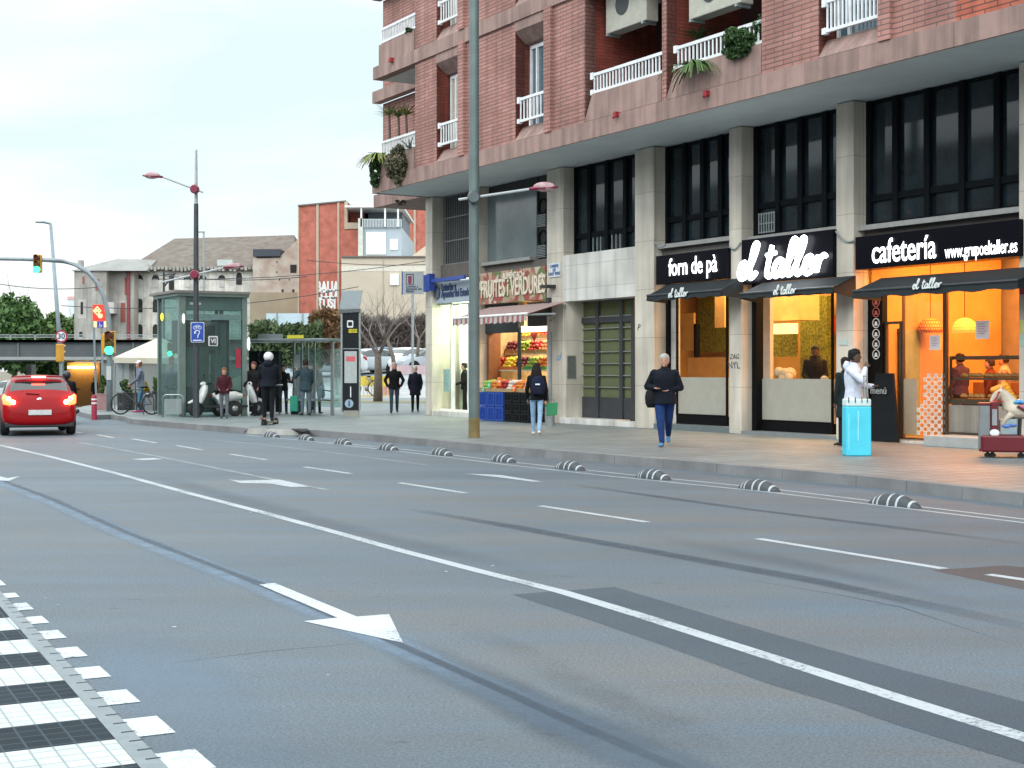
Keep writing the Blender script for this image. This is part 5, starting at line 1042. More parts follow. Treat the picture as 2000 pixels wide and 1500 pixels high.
# ---------------- street furniture ----------------
RED=M('crimson_paint',(.22,.015,.05),.4); POSTG=M('post_grey_green',(.13,.17,.17),.5,.2,var=.15,scale=3); POSTD=M('post_dark',(.06,.07,.08),.45,.3)
def lamp_head(m,mg,p,dx,s=1.0):  # cobra head: red base and pale ribbed dome on top, dx direction sign
    n0=len(m.v); m.tube([p,(p[0]+dx*.22*s,p[1],p[2]+.02),(p[0]+dx*.5*s,p[1],p[2]+.02),(p[0]+dx*.78*s,p[1],p[2]+.03),(p[0]+dx*.98*s,p[1],p[2]+.05)],[(.05*s,.05*s),(.12*s,.07*s),(.17*s,.075*s),(.13*s,.05*s),(.03,.02)],10,ref=(0,1,0))
def street_lamp(name,lab,px,py,zc,post,arms,topz,r0,r1,dark=None,sc=1.0,base=None):
    p=G(px,py,.14); t=thing(name,lab,'street lamp',p,0,'tall street lamps with red heads'); 
    if dark: MB().tube([(0,0,0),(0,0,dark)],[r0,(r0+r1)/2*.9],14).build('post',POSTD,t,smooth=True); MB().tube([(0,0,dark),(0,0,topz)],[r1*1.1,r1*.7],10).build('upper_post',M('pale_post',(.4,.44,.46),.5),t,smooth=True)
    else:
        MB().tube([(0,0,0),(0,0,topz)],[r0,r1],18).build('post',POSTG,t,smooth=True)
        MB().tube([(0,0,.001),(0,0,.42)],[r0*1.03,r0*1.03],18).build('base_band',M('ochre_base',(.2,.15,.06),.7,var=.3,scale=4),t,smooth=True)
    for (z,dx,l,zr,back) in arms:
        a=(dx*l,-.18,z+zr); arm=MB(); arm.tube([(-dx*back,-.18,z-zr*back/l),a],.045*sc,8).build('arm',M('pale_post',(.4,.44,.46),.5),t,smooth=True)
        MB().lathe([(.11,-.30),(.135,-.24),(.135,-.14),(.11,-.02)],(0,0,z),'y',16).build('collar',RED if dark else M('collar_grey',(.1,.12,.13),.4,.5),t,smooth=True)
        m=MB(); lamp_head(m,None,a,dx,sc); h=m.build('lamp_head',RED,t,smooth='all')
        d=MB(); c=(a[0]+dx*.52*sc,a[1],a[2]+.05); d.ball(c,(.38*sc,.16*sc,.17*sc),0,14,8); d.build('dome',M('dirty_dome',(.5,.42,.42),.5,var=.5,scale=9,vcol=(.35,.12,.16)),h,smooth='all')
    return t
street_lamp('street_lamp','big grey green street lamp in front of the fruit shop with a red lamp arm',926,855,5.0,None,[(5.03,1,1.15,.17,.32)],12.5,.115,.095,sc=.62)
p=G(383,816,.14); zf=lambda py,d=p.y: ZP(py,d)-.14
L2=street_lamp('street_lamp','tall dark street lamp with red heads behind the blue cycle sign',383,816,0,None,[(zf(371),-1,.95,.36,.25),(zf(537),1,.85,.2,1.0)],zf(293),.1,.05,dark=zf(398),sc=.62)
# cycle sign on that lamp
BSG=M('sign_blue',(.02,.07,.38),.35,var=0); W0=M('sign_white',(.75,.78,.8),.4,var=0)
def rrect(m,x0,x1,z0,z1,y0,y1,r=.04):
    P=[]; 
    for cx,cz,a in ((x1-r,z0+r,-90),(x1-r,z1-r,0),(x0+r,z1-r,90),(x0+r,z0+r,180)):
        for k in range(4): t=R(a+30*k); P.append((cx+r*math.cos(t),y0,cz+r*math.sin(t)))
    return m.prism(P,(0,y1-y0,0))
sp=AT(386,p.y-.25,.14+zf(669)); s=thing('cycle_sign','blue sign with a bicycle and a white hooked arrow on the dark lamp post','sign',sp)
rrect(MB(),-.20,.20,0,.60,-.02,.0).build('rim',W0,s); rrect(MB(),-.185,.185,.015,.585,-.026,-.021).build('face',BSG,s)
m=MB(); m.lathe([(.055,0),(.055,-.004),(.04,-.004),(.04,0)],(-.07,-.028,.44),'y',12).lathe([(.055,0),(.055,-.004),(.04,-.004),(.04,0)],(.07,-.028,.44),'y',12).tube([(-.07,-.03,.44),(-.02,-.03,.51),(.05,-.03,.51),(.07,-.03,.44)],.008,4).tube([(-.03,-.03,.5),(0,-.03,.44),(.05,-.03,.51)],.008,4); m.build('pictogram',W0,s)
MB().tube([(-.07,-.03,.29),(-.05,-.03,.34),(0,-.03,.36),(.06,-.03,.33),(.06,-.03,.27),(.02,-.03,.22),(.01,-.03,.13)],.016,6,ref=(0,1,0)).prism([(-.09,-.032,.34),(-.1,-.032,.25),(-.03,-.032,.28)],(0,.004,0)).build('arrow',W0,s); MB().box(-.13,.13,-.03,-.026,.045,.075).build('print',W0,s)
# ---- glass lift ----
fl=AT(350,43.4,.14); g=thing('glass_lift','green glass street lift with steel posts beside the bus shelter','lift',fl,FROT+PI/2)   # local x = along V dir(front, to right), y = away along street
# local axes: x -> (VX,VY) , y -> (-UX,-UY)
g.rotation_euler=(0,0,math.atan2(VY,VX)); Wd,Dp,Hh=2.15,2.3,3.78
LG=glass('lift_glass',(.68,.80,.79),.05,.03); LST=M('lift_steel',(.22,.30,.28),.4,.6); LGR=M('lift_green_steel',(.1,.17,.16),.4,.4)
for x,y,w in ((0,0,.2),(Wd-.14,0,.16),(0,Dp-.12,.12),(Wd-.12,Dp-.12,.12)): MB().box(x,x+w,y,y+w*.8,0,Hh).build('post',LST,g)
MB().box(-.2,Wd+.06,-.18,Dp+.2,Hh,Hh+.08).build('roof',M('lift_roof',(.2,.19,.17),.6),g); MB().box(-.1,Wd+.05,-.1,Dp+.1,Hh-.09,Hh-.004).build('roof_beam',LST,g)
MB().box(.2,Wd-.16,.02,.12,Hh-.8,Hh-.62).build('transom',M('teal_beam',(.16,.26,.26),.4,.3),g); MB().box(.18,Wd-.14,.05,.5,Hh-.5,Hh-.1).build('header',LGR,g)
MB().box(.2,Wd-.14,.06,.075,.05,Hh-.82).box(.2,Wd-.14,.065,.075,Hh-.6,Hh-.1).build('front_glass',LG,g); MB().box(.04,.055,.18,Dp-.12,.05,Hh-.1).build('side_glass',LG,g); MB().box(Wd-.07,Wd-.055,.16,Dp-.12,.05,Hh-.1).build('side_glass',LG,g); MB().box(.12,Wd-.12,Dp-.07,Dp-.055,.05,Hh-.1).build('rear_glass',LG,g)
MB().box(.42,1.5,1.0,1.06,.1,1.0).box(1.62,1.9,.9,1.9,.1,3.1).build('shaft_panel',M('shaft_dark',(.03,.05,.048),.4,.2),g)
m=MB(); m.box(.28,.36,.45,.53,0,Hh-.1).box(1.3,1.38,.45,.53,0,Hh-.1).box(.36,1.3,.47,.51,2.05,2.15).box(.36,1.3,.47,.51,Hh-.95,Hh-.85); m.build('guide_frame',LGR,g)
MB().box(.35,1.62,1.2,1.9,1.95,3.0).build('machinery',M('machinery_dark',(.025,.035,.035),.5),g); MB().box(1.5,1.7,.6,.8,.8,2.9).build('cable_trunk',LGR,g)
MB().box(.4,1.25,.95,1.0,.9,2.05).build('car_door',M('car_door_teal',(.14,.2,.19),.3,.3),g)
n=MB(); rrect(n,.92,1.22,2.17,2.48,.0,.03,.03); n.build('logo_rim',W0,g); MB().box(.96,1.18,-.008,.0,2.2,2.44).build('logo_plate',M('logo_dark',(.05,.05,.06),.5),g); text('VI',.19,W0,'lettering',g,(1.07,-.012,2.32),bold=.006,ext=.003)
text('metro',.14,W0,'lettering',g,(.52,.045,Hh-.3),bold=.003,ext=.003)
MB().box(Wd-.34,Wd-.18,.04,.06,1.5,2.1).build('red_sticker',M('sticker_red',(.4,.03,.06),.4),g); MB().ball((.12,-.06,3.0),(.045,.03,.16),0,8,5).build('lamp',M('white_lamp',(.9,.9,.88),.4,emit=.6,ecol=(1,1,1)),g)
MB().ball((Wd+.05,-.05,2.25),(.05,.04,.22)).build('lamp',MATS['white_lamp'],g); MB().ball((-.05,1.6,3.1),(.05,.08,.13)).build('yellow_lamp',M('yellow_lamp',(.9,.7,.05),.4,emit=.8,ecol=(1,.8,.05)),g)
# hoop barriers
def hoop(px0,px1,py,h,lab,d=None):
    a,b=G(px0,py,.14),G(px1,py,.14); t=thing('hoop_barrier',lab,'barrier',a,0,'steel hoop barriers'); w=(b-a); m=MB(); r=.12; u=w.normalized(); L_=w.length
    pts=[Vector((0,0,0)),Vector((0,0,h-r))]+[u*(r-r*math.cos(t_))+Vector((0,0,h-r+r*math.sin(t_))) for t_ in (PI/6,PI/3,PI/2)]+[u*(L_-r+r*math.sin(t_))+Vector((0,0,h-r+r*math.cos(t_))) for t_ in (0,PI/6,PI/3,PI/2)]+[u*L_]
    m.tube(pts,.022,8,ref=(.3,.9,.1)).build('hoop',STEEL,t,smooth='all'); m=MB().add([u*.05+Vector((0,0,.1)),u*(L_-.05)+Vector((0,0,.1)),u*(L_-.05)+Vector((0,0,h-.12)),u*.05+Vector((0,0,h-.12))],[(0,1,2,3)]); m.build('mesh_panel',glass('mesh_pane',(.6,.65,.65),.35,.4),t)
hoop(318,358,815,.68,'steel hoop barrier at the left foot of the glass lift'); hoop(280,302,809,.66,'steel hoop barrier behind the parked bicycle')
# ---- bus shelter ----
o=AT(486,46.2,.14); sh=thing('bus_shelter','glass and steel bus shelter with a thin roof and an unlit advertising panel','bus shelter',o); b_=AT(650,44.6,.14); dv=(b_-o); sh.rotation_euler=(0,0,math.atan2(dv.y,dv.x)); SL=dv.length
zr=ZP(668,45.5)-.14
MB().box(-.05,SL+.1,-.55,.9,zr,zr+.09).build('roof',M('shelter_roof',(.2,.24,.25),.4,.4),sh,bevel=.02); MB().box(.55,1.15,-.2,.3,zr+.092,zr+.26).build('roof_box',GALV,sh); MB().box(1.98,2.6,-.56,-.5,zr+.092,zr+.2).build('name_strip',M('yellow_strip',(.55,.5,.05),.5),sh)
MB().box(.0,1.22,.0,.16,.08,zr-.28).build('advert_frame',M('advert_black',(.01,.012,.014),.25),sh); MB().box(.09,1.13,-.012,-.002,.2,zr-.42).build('advert_glass',M('advert_glass',(.012,.016,.018),.08,spec=.6),sh)
MB().lathe([(.22,0),(.22,-.01),(.2,-.01),(.2,0)],(.62,-.014,1.85),'y',20).build('ring_mark',M('ring_grey',(.12,.13,.13),.4),sh)
for x,w in ((1.30,.06),(1.62,.05),(1.86,.05),(2.13,.05)): MB().box(x,x+w,.62,.68,0,zr).build('post',STEEL,sh)
MB().box(SL-.06,SL+.03,-.04,.04,0,zr).build('post',STEEL,sh); MB().box(1.3,SL,.64,.655,.25,2.1).build('rear_glass',glass('shelter_glass',(.82,.92,.92),.12),sh); MB().box(SL-.01,SL,.05,.6,.25,2.1).build('side_glass',MATS['shelter_glass'],sh)
MB().box(1.36,1.6,.6,.63,1.5,1.95).build('timetable',M('timetable',(.45,.5,.52),.5),sh); MB().box(1.35,SL-.15,.2,.55,.45,.5).build('bench',GALV,sh); MB().tube([(SL-.02,0.1,.75),(SL-.3,-.1,.8),(SL-.32,-.1,.5),(SL-.02,.1,.45)],.02,6).build('armrest',DK,sh)
# ---- totem ----
d=43.6; t=thing('bus_stop_totem','tall black and steel bus stop totem with a tilted grey top','totem',AT(686,d,.14)); sc=d/F; hx=lambda px:(px-686)*sc; hz=lambda py: ZP(py,d)-.14
MB().box(hx(672),hx(701),-.14,.14,0,hz(801)).build('foot',M('totem_foot',(.28,.28,.24),.7),t); TB=M('totem_black',(.01,.012,.016),.22)
MB().box(hx(670),hx(702),-.15,.15,hz(801),hz(611)).build('body',TB,t); MB().box(hx(666.5),hx(670),-.16,.16,hz(805),hz(611)).box(hx(702),hx(703.5),-.16,.16,hz(801),hz(611)).build('side_frame',GALV,t)
MB().prism([(hx(663),-.2,hz(612)),(hx(705),-.2,hz(610)),(hx(705),-.2,hz(603)),(hx(664),-.2,hz(605))],(0,.4,0)).build('collar',M('totem_collar',(.12,.14,.15),.4,.4),t)
MB().prism([(hx(664.5),-.17,hz(604)),(hx(703),-.17,hz(602)),(hx(709),-.17,hz(567.5)),(hx(669),-.17,hz(568.5))],(0,.12,0)).build('top_panel',M('totem_top',(.33,.38,.4),.4,.3,var=.05),t)
n=MB(); 
rrect(n,hx(679),hx(691),hz(640),hz(626),-.157,-.15,.03); n.build('bus_icon_rim',W0,t); rrect(MB(),hx(681),hx(689),hz(637),hz(629),-.162,-.157,.02).build('bus_icon',TB,t)
MB().box(hx(682),hx(689.5),-.156,-.15,hz(650),hz(643)).build('line_number',M('bus_yellow',(.7,.6,.02),.5,var=0),t); MB().box(hx(690.5),hx(698.5),-.156,-.15,hz(650),hz(643)).build('line_number',MATS['bus_yellow'],t)
for x,s_ in ((685.5,'76'),(694.5,'89')): text(s_,.1,TB,'lettering',t,(hx(x),-.159,hz(646.5)),ext=.002)
MB().box(hx(671),hx(702),-.155,-.15,hz(682),hz(680.5)).build('divider',GALV,t); MB().box(hx(674),hx(698),-.158,-.15,hz(748),hz(686)).build('map_case',M('map_grey',(.42,.46,.46),.3,var=.1,scale=12),t); MB().box(hx(677),hx(695),-.162,-.158,hz(706),hz(696)).build('map_header',M('map_red',(.6,.12,.15),.5,var=0),t)
MB().lathe([(.13,0),(.13,-.01),(.0,-.012)],(hx(683),-.152,hz(788)),'y',20).build('info_disc',M('info_disc',(.3,.42,.5),.5),t); text('i',.24,M('info_navy',(.02,.05,.18),.5,var=0),'lettering',t,(hx(683),-.166,hz(788)),bold=.012,ext=.002); MB().box(hx(685),hx(687),-.157,-.15,hz(776),hz(755)).build('white_bar',W0,t)
# ---- lottery board on its own post ----
d=44.6; p=AT(806,77,gz(AT(806,77).x,77)+.1); t=thing('lottery_board','square grey board with a shield emblem hanging left of the corner column','sign',AT(806,d,ZP(574,d))); sc=d/F; hx=lambda px:(px-806)*sc; hz=lambda py: ZP(py,d)-ZP(574,d)
BRD_=M('board_grey',(.36,.4,.42),.5,var=.05); MB().box(hx(786),hx(827),0,.14,0,hz(531)).build('board',BRD_,t); MB().box(hx(784.5),hx(786.5),-.01,.16,-.01,hz(530)).build('edge',BLU,t); MB().box(hx(826),hx(837),.02,.12,hz(570),hz(537)).build('fixing',BLU,t)
n=MB(); n.box(hx(793),hx(808),-.01,0,hz(556),hz(535)).build('emblem_box',M('emblem_dark',(.03,.04,.06),.4,var=0),t); MB().box(hx(794.5),hx(806.5),-.013,-.01,hz(555),hz(537)).build('emblem_ground',BRD_,t); MB().prism([(hx(797),-.02,hz(552)),(hx(800.5),-.02,hz(557)),(hx(804),-.02,hz(552)),(hx(804),-.02,hz(539)),(hx(797),-.02,hz(539))],(0,.006,0)).build('shield',M('shield_red',(.22,.03,.08),.5,var=.3,scale=20),t)
for i,w_ in enumerate(('Loterías y','Apuestas del','Estado')): text(w_,.095,NAV,'lettering',t,(hx(793),-.01,hz(559.5+i*4.8)),'LEFT',.002,ext=.003)
t=thing('sign_post','thin grey post standing behind the square lottery board','post',p); MB().tube([(0,0,0),(0,0,ZP(560,77)-p.z)],.07,8).build('post',GALV,t)
# ---- traffic lights ----
YEL=M('signal_yellow',(.62,.3,.03),.45); GRN=M('signal_green',(.1,1,.5),.4,emit=5,ecol=(.02,1,.32),var=0)
def signal(name,lab,loc,face=0,w=.3,h=.9,lit='green',rz=0,parent=None):
    t=thing(name,lab,'traffic light',loc,rz,'yellow traffic lights'); m=MB(); m.box(-w/2,w/2,-.05,.16,-h,0).build('housing',YEL,t,bevel=.03)
    MB().box(-w/2+.02,w/2-.02,-.06,-.05,-h+.02,-.02).build('face',M('signal_face',(.04,.035,.02),.5),t)
    for i in range(3):
        z=-h*(i+.5)/3; c=M('lens_off_%d'%i,((.12,.03,.02),(.12,.09,.02),(.03,.25,.12))[i],.3); mt=GRN if (lit=='green' and i==2) else c
        MB().lathe([(0,-.03),(w*.38,-.02),(w*.42,0)],(0,-.06,z),'y',14).build('lens',mt,t,smooth='all')
        v=MB(); 
        for k in range(9): a=PI*k/8; v.v+=[(w*.38*math.cos(a),-.055,z+w*.38*math.sin(a)),(w*.38*math.cos(a),-.055-.16*math.sin(a)-.02,z+w*.38*math.sin(a)*.95)]
        for k in range(8): v.f.append([2*k,2*k+1,2*k+3,2*k+2]); v.m.append(0)
        v.build('visor',YEL,t,smooth='all')
    return t
pb=G(214,803,.14); d=pb.y; t=thing('traffic_mast','grey traffic light mast curving out over the road to the left','mast',pb); sc=d/F; hx=lambda px:(px-214)*sc; hz=lambda py: ZP(py,d)-.14
path=[(214,803),(214,700),(213.5,650),(211,615),(203,580),(190,553),(172,532),(150,518),(122,510),(95,508),(50,506.5),(0,505.5),(-110,504)]
MB().tube([(hx(a),0,hz(b)) for a,b in path],[.11,.1,.09,.085]+[.075]*6+[.06]*3,12).build('mast',M('mast_grey',(.25,.29,.31),.5,.3),t,smooth='all')
m=MB(); m.box(hx(210),hx(219),-.14,-.1,hz(742),hz(715)).build('control_box',M('pale_control',(.5,.52,.52),.5),t)
signal('traffic_light','traffic light hanging on the mast arm against the sky with green lit',(pb.x+hx(75),d-.12,.14+hz(498)),w=.27,h=.62)
signal('traffic_light','traffic light with bright green lamp fixed to the curved mast post',(pb.x+hx(217.5),d-.22,.14+hz(647)),w=.36,h=.80)
s2=signal('traffic_light','side traffic light partly hidden left of the lit green one on the mast',(pb.x+hx(208),d+.1,.14+hz(652)),w=.25,h=.7,lit='',rz=R(70))
s3=signal('traffic_light','yellow traffic light seen from behind below the 30 limit sign',(AT(119,54).x,54,ZP(672,54)),w=.24,h=.68,lit='',rz=R(160))
s4=signal('traffic_light','small green pedestrian light glowing through the left side of the lift',(AT(333,49).x,49,ZP(670,49)),w=.22,h=.42); 
t=thing('pedestrian_signal_post','thin red and white post under the small pedestrian light behind the lift','post',AT(336,49.2,.14)); MB().tube([(0,0,0),(0,0,ZP(700,49))],.05,8).build('post',GALV,t); MB().box(-.09,.09,-.08,-.05,ZP(720,49)-.14,ZP(698,49)-.14).build('red_sign',M('sign_red',(.5,.02,.05),.4,var=0),t); text('x',.2,W0,'lettering',t,(0,-.085,ZP(709,49)-.14),bold=.005,ext=.002)
for s_,hh,zb,lab in ((s3,0,0,'short grey post holding the traffic light seen from behind'),):
    q=AT(119,54,gz(AT(119,54).x,54)); t=thing('signal_post',lab,'post',q); MB().tube([(0,0,0),(0,0,ZP(673,54)-q.z)],.06,8).build('post',GALV,t)
# leaning lamp with 30 sign
q=AT(127,57,gz(AT(127,57).x,57)); t=thing('road_lamp','thin leaning grey road lamp with a small flat head left of the factory','lamp',q); top=AT(99,57,ZP(437,57))-q; MB().tube([(0,0,0),top],[.11,.06],10).build('post',M('lamp_blue_grey',(.24,.3,.33),.5,.3),t,smooth='all')
hd=AT(70,57,ZP(434,57))-q; MB().tube([top,(hd+top)/2+Vector((0,0,.04)),hd],[(.04,.04),(.1,.05),(.08,.03)],8,ref=(0,1,0)).build('lamp_head',M('lamp_blue_grey',(.24,.3,.33),.5,.3),t,smooth='all')
t=thing('speed_limit_sign','round red rimmed speed sign reading 30 on the leaning lamp post','sign',AT(120,56.5,ZP(657,56.5))); MB().lathe([(0,0),(.245,0),(.245,-.02),(0,-.02)],(0,0,0),'y',24).build('rim',M('sign_rim_red',(.42,.02,.06),.4,var=0),t); MB().lathe([(.185,-.022),(0,-.026)],(0,0,0),'y',24).build('face',W0,t); text('30',.3,M('sign_ink',(.03,.08,.12),.5,var=0),'lettering',t,(0,-.03,0),bold=.008,ext=.002)
# metro sign
q=AT(195,58,gz(AT(195,58).x,58)+.1); t=thing('metro_sign','red station sign with yellow diamond and a blue wheelchair panel on two posts','sign',q); sc=58/F; hx=lambda px:(px-195)*sc; hz=lambda py: ZP(py,58)-q.z
SRED=M('station_red',(.7,.04,.03),.4,emit=.35,ecol=(1,.05,.02),var=0); SYL=M('station_yellow',(.8,.6,.3),.4,emit=.5,ecol=(1,.7,.3),var=0)
MB().box(hx(181),hx(210.5),0,.12,hz(627),hz(595)).build('red_box',SRED,t)
def dia(m,cx,cz,w,h,y=-.01): return m.prism([(hx(cx-w),y,hz(cz)),(hx(cx),y,hz(cz+h)),(hx(cx+w),y,hz(cz)),(hx(cx),y,hz(cz-h))],(0,.008,0))
dia(MB(),190,607,8.5,9.5).build('diamond',SYL,t); dia(MB(),190,607,5.5,6.2,-.018).build('diamond_inner',SRED,t); text('M',.18,SYL,'lettering',t,(hx(190),-.03,hz(607)),bold=.012,ext=.002)
MB().prism([(hx(204),-.01,hz(607)),(hx(210.4),-.01,hz(616)),(hx(210.4),-.01,hz(598))],(0,.008,0)).build('diamond',SYL,t); MB().lathe([(0,-.01),(.1,-.01),(.1,0)],(hx(196),0,hz(617)),'y',12).build('round_mark',SYL,t)
MB().box(hx(190),hx(201),0,.08,hz(640),hz(627.5)).build('blue_panel',M('panel_blue',(.06,.05,.4),.4,var=0),t); MB().box(hx(183),hx(188),0,.08,hz(639),hz(627.5)).box(hx(203),hx(208),0,.08,hz(639),hz(627.5)).build('pale_panel',SYL,t)
MB().lathe([(.055,-.01),(.055,-.014),(.038,-.014),(.038,-.01)],(hx(196),0,hz(636.5)),'y',10).tube([(hx(194.5),-.014,hz(630)),(hx(195),-.014,hz(634.5)),(hx(198),-.014,hz(635)),(hx(199),-.014,hz(638))],.012,5,ref=(0,1,0)).build('wheelchair',W0,t)
for a,b in ((182,188),(198.5,199)): MB().tube([(hx(a),.06,hz(628)),(hx(b),.06,0)],.045,8).build('post',MATS['mast_grey'],t)
# red bollard
q=G(184,820,0); t=thing('bollard','red plastic bollard with white bands at the road corner','bollard',q); m=MB(); m.lathe([(.085,0),(.085,.72),(.075,.78),(0,.79)],seg=16).build('body',M('bollard_red',(.38,.03,.07),.5),t,smooth=True)
for z in (.5,.62): MB().lathe([(.089,z),(.089,z+.055)],seg=16,cap=False).build('band',W0,t)
# ---- cafe tent and planters ----
q=AT(270,51.5,.14); t=thing('parasol_tent','cream square parasol tent over the terrace left of the lift','parasol',q); sc=51.5/F; hx=lambda px:(px-270)*sc; hz=lambda py: ZP(py,51.5)-.14
CAN=M('cream_canvas',(.6,.56,.46),.8,var=.06); c=Vector((hx(300),.9,hz(657))); P=[Vector((hx(222),0,hz(698))),Vector((hx(340),-.4,hz(700))),Vector((hx(365),2.6,hz(698))),Vector((hx(240),2.8,hz(697)))]
m=MB().add(P+[c],[(0,1,4),(1,2,4),(2,3,4),(3,0,4)]); Q=[p_-Vector((0,0,.2)) for p_ in P]; m.add(P+Q,[(0,1,5,4),(1,2,6,5),(2,3,7,6),(3,0,4,7)]); m.build('canopy',CAN,t)
MB().tube([(hx(300),.9,0),(hx(300),.9,hz(662))],.07,8).build('pole',M('tent_pole',(.4,.36,.26),.6),t); m=MB()
for p_ in P: m.tube([p_-Vector((0,0,.02)),c-Vector((0,0,.1))],.02,5)
m.build('ribs',MATS['tent_pole'],t)
ws=thing('wind_screen','clear plastic wind screen with a pink drape under the cream tent','screen',AT(226,51.8,.14)); ORI[ws.name]=tuple(AT(226,51.8,.14)); X_=lambda px: AT(px,51.8).x
MB().box(X_(224),X_(262),51.8,51.81,.75,ZP(705,51.8)).build('pane',glass('plastic_pane',(.8,.85,.86),.2),ws); 
for p_ in (224,240,262): MB().box(X_(p_)-.02,X_(p_)+.02,51.78,51.84,.14,ZP(703,51.8)).build('post',GALV,ws)
m=MB(); 
for i in range(9): m.v+=[(X_(248+i*1.6),52.1+.06*math.sin(i*1.9),.6),(X_(248+i*1.6),52.1+.06*math.sin(i*1.9),ZP(705,52))]
for i in range(8): m.f.append([2*i,2*i+1,2*i+3,2*i+2]); m.m.append(0)
m.build('drape',M('pink_drape',(.4,.1,.14),.8),ws)
LFP=leafm('planter_leaves',(.03,.08,.015),(.1,.16,.04)); PLB=M('planter_black',(.015,.016,.018),.5); PLR=M('planter_pink',(.35,.2,.2),.7)
def planter(px0,px1,pyt,py,d,lab,mat,seed,lf=LFP,sz=.5):
    q=AT((px0+px1)/2,d,.14); t=thing('planter',lab,'planter',q,0,'terrace planters'); w=(px1-px0)*d/F/2; h=ZP(pyt,d)-.14; m=MB(); m.box(-w,w,-.2,.2,0,h).box(-w-.015,w+.015,-.215,.215,h,h+.04).build('trough',mat,t,bevel=.01)
    rng=random.Random(seed); m=MB(); clumps(m,(0,0,h+.2),(w,.2,sz*.6),9,60,.07,rng); m.build('foliage',lf,t,fix=False)
planter(192,212,771,803,51,'pink planter box with a green shrub behind the mast foot',PLR,1,sz=.8); planter(232,262,769,801,50.8,'black planter box with low leaves behind the bicycle',PLB,2); planter(268,296,770,803,50.6,'black planter box with yellow flowers behind the capped cyclist',PLB,3,leafm('yellow_flower_leaves',(.04,.09,.01),(.5,.3,.02)),.7); planter(300,317,766,803,50.2,'black planter box with a bushy plant touching the lift',PLB,4,sz=.9)
# ---- kerb ramps ----
for i,(pts,lab) in enumerate(((((474,845),(486,836),(535,837),(556,849)),'left grey metal kerb ramp under the scooter rider'),(((538,849),(520,837),(566,838),(592,850)),'right pale metal kerb ramp under the scooter rider'))):
    A=G(*pts[0],.01); B=G(*pts[1],.155); C=G(*pts[2],.155); D_=G(*pts[3],.01); n=tag(MB().add([A,B,C,D_]+[v-Vector((0,0,v.z-.003)) for v in (A,B,C,D_)],[(0,1,2,3),(0,3,7,4),(1,5,6,2),(2,6,7,3),(0,4,5,1)]).build('kerb_ramp',M('ramp_metal',(.5,.5,.46),.5,.2,var=.2,scale=3),fix=True),lab,'ramp','metal kerb ramps')
MB().prism([G(474,846.5,.004),G(487,835.5,.16),G(487,835.5,.004)],(.05,0,0)).build('ramp_side',M('ramp_dark',(.02,.022,.025),.6),kind='structure'); MB().prism([G(536,849,.004),G(521,836,.165),G(521,836,.004)],(.05,0,0)).build('ramp_side',MATS['ramp_dark'],kind='structure')
t=tag(MB().add([G(a_,b_,.152) for a_,b_ in ((568,837),(600,837),(606,841),(590,843))],[(0,1,2,3)]).build('drain_gap',M('gap_black',(.01,.01,.01),.9)),'dark gap in the kerb right of the pale ramp','drain')
# ---- green net over small clutter: orange barrier and docked bikes ----
br=thing('plastic_barrier','yellow and red construction barriers beyond the bare tree','barrier',AT(725,64,0)); 
YB=M('barrier_yellow',(.65,.48,.05),.6,var=.2,scale=4)
q=AT(726,64,.3); br.location=q; w=1.0; m=MB(); m.box(-.75,.75,-.02,.02,.55,1.0)
for i in range(9): x=-.72+i*.18; m.box(x-.02,x+.02,-.015,.015,.1,.55)
m.box(-.75,.75,-.02,.02,.06,.14); m.build('panel',YB,br)
b2=thing('plastic_barrier','pink and white barrier panel left of the walking couple','barrier',AT(757,66,.3)); MB().box(-.55,.55,-.02,.02,.1,1.0).build('panel',M('barrier_pink',(.5,.25,.25),.6,var=.2,scale=3),b2); MB().box(-.5,-.4,-.15,.15,0,.1).box(.4,.5,-.15,.15,0,.1).build('foot',DK,b2)
nb=thing('crash_barrier','low pale crash barrier with pink print in front of the parked white car','barrier',AT(808,78,.9)); MB().box(-1.3,1.3,-.05,.05,.45,.95).build('rail',M('pink_rail',(.55,.4,.42),.6,var=.15,scale=1.5),nb); MB().box(-1.1,-1.0,-.05,.05,0,.45).box(1.0,1.1,-.05,.05,0,.45).build('post',GALV,nb)
# ---- building greenery ----
GRP='plants growing on the balconies'
def fplant(name,lab,x,y,z,cat='plant'): t=fthing(name,lab,cat,(x,y,z),GRP); ORI.pop(t.name); return t
def frond_plant(t,n,l,rng,mat,droop=.6,w=.03,up_=.5):
    m=MB()
    for i in range(n):
        a=rng.uniform(0,2*PI); d=Vector((math.cos(a),math.sin(a),up_*rng.uniform(.4,1.6))).normalized(); p=Vector((0,0,0)); L_=l*rng.uniform(.7,1.2); pr=None; s=Vector((-math.sin(a),math.cos(a),0))
        for k in range(6):
            ww=w*(1-k/6)**.6; cur=(p-s*ww,p+s*ww)
            if pr: m.add([pr[0],pr[1],cur[1],cur[0]],[(0,1,2,3)])
            pr=cur; p=p+d*L_/5; d=(d+Vector((0,0,-droop*.3))).normalized()
    return m.build('leaves',mat,t,fix=False)
rng=random.Random(4); GL=leafm('plant_green',(.03,.09,.02),(.12,.2,.05)); GD=leafm('plant_dark',(.015,.05,.012),(.06,.12,.03)); GP=leafm('plant_purple',(.05,.05,.03),(.14,.1,.09)); GY=leafm('plant_yellow',(.1,.15,.03),(.28,.3,.08))
zb_=FZ(1355,130,YF); 
t=fplant('trailing_fern','long leaved green plant drooping over the planted balcony parapet',FXv(1358,YF-.1),YF-.12,FZ(1358,132,YF)); frond_plant(t,70,.85,rng,GL,1.2,.03,.25)
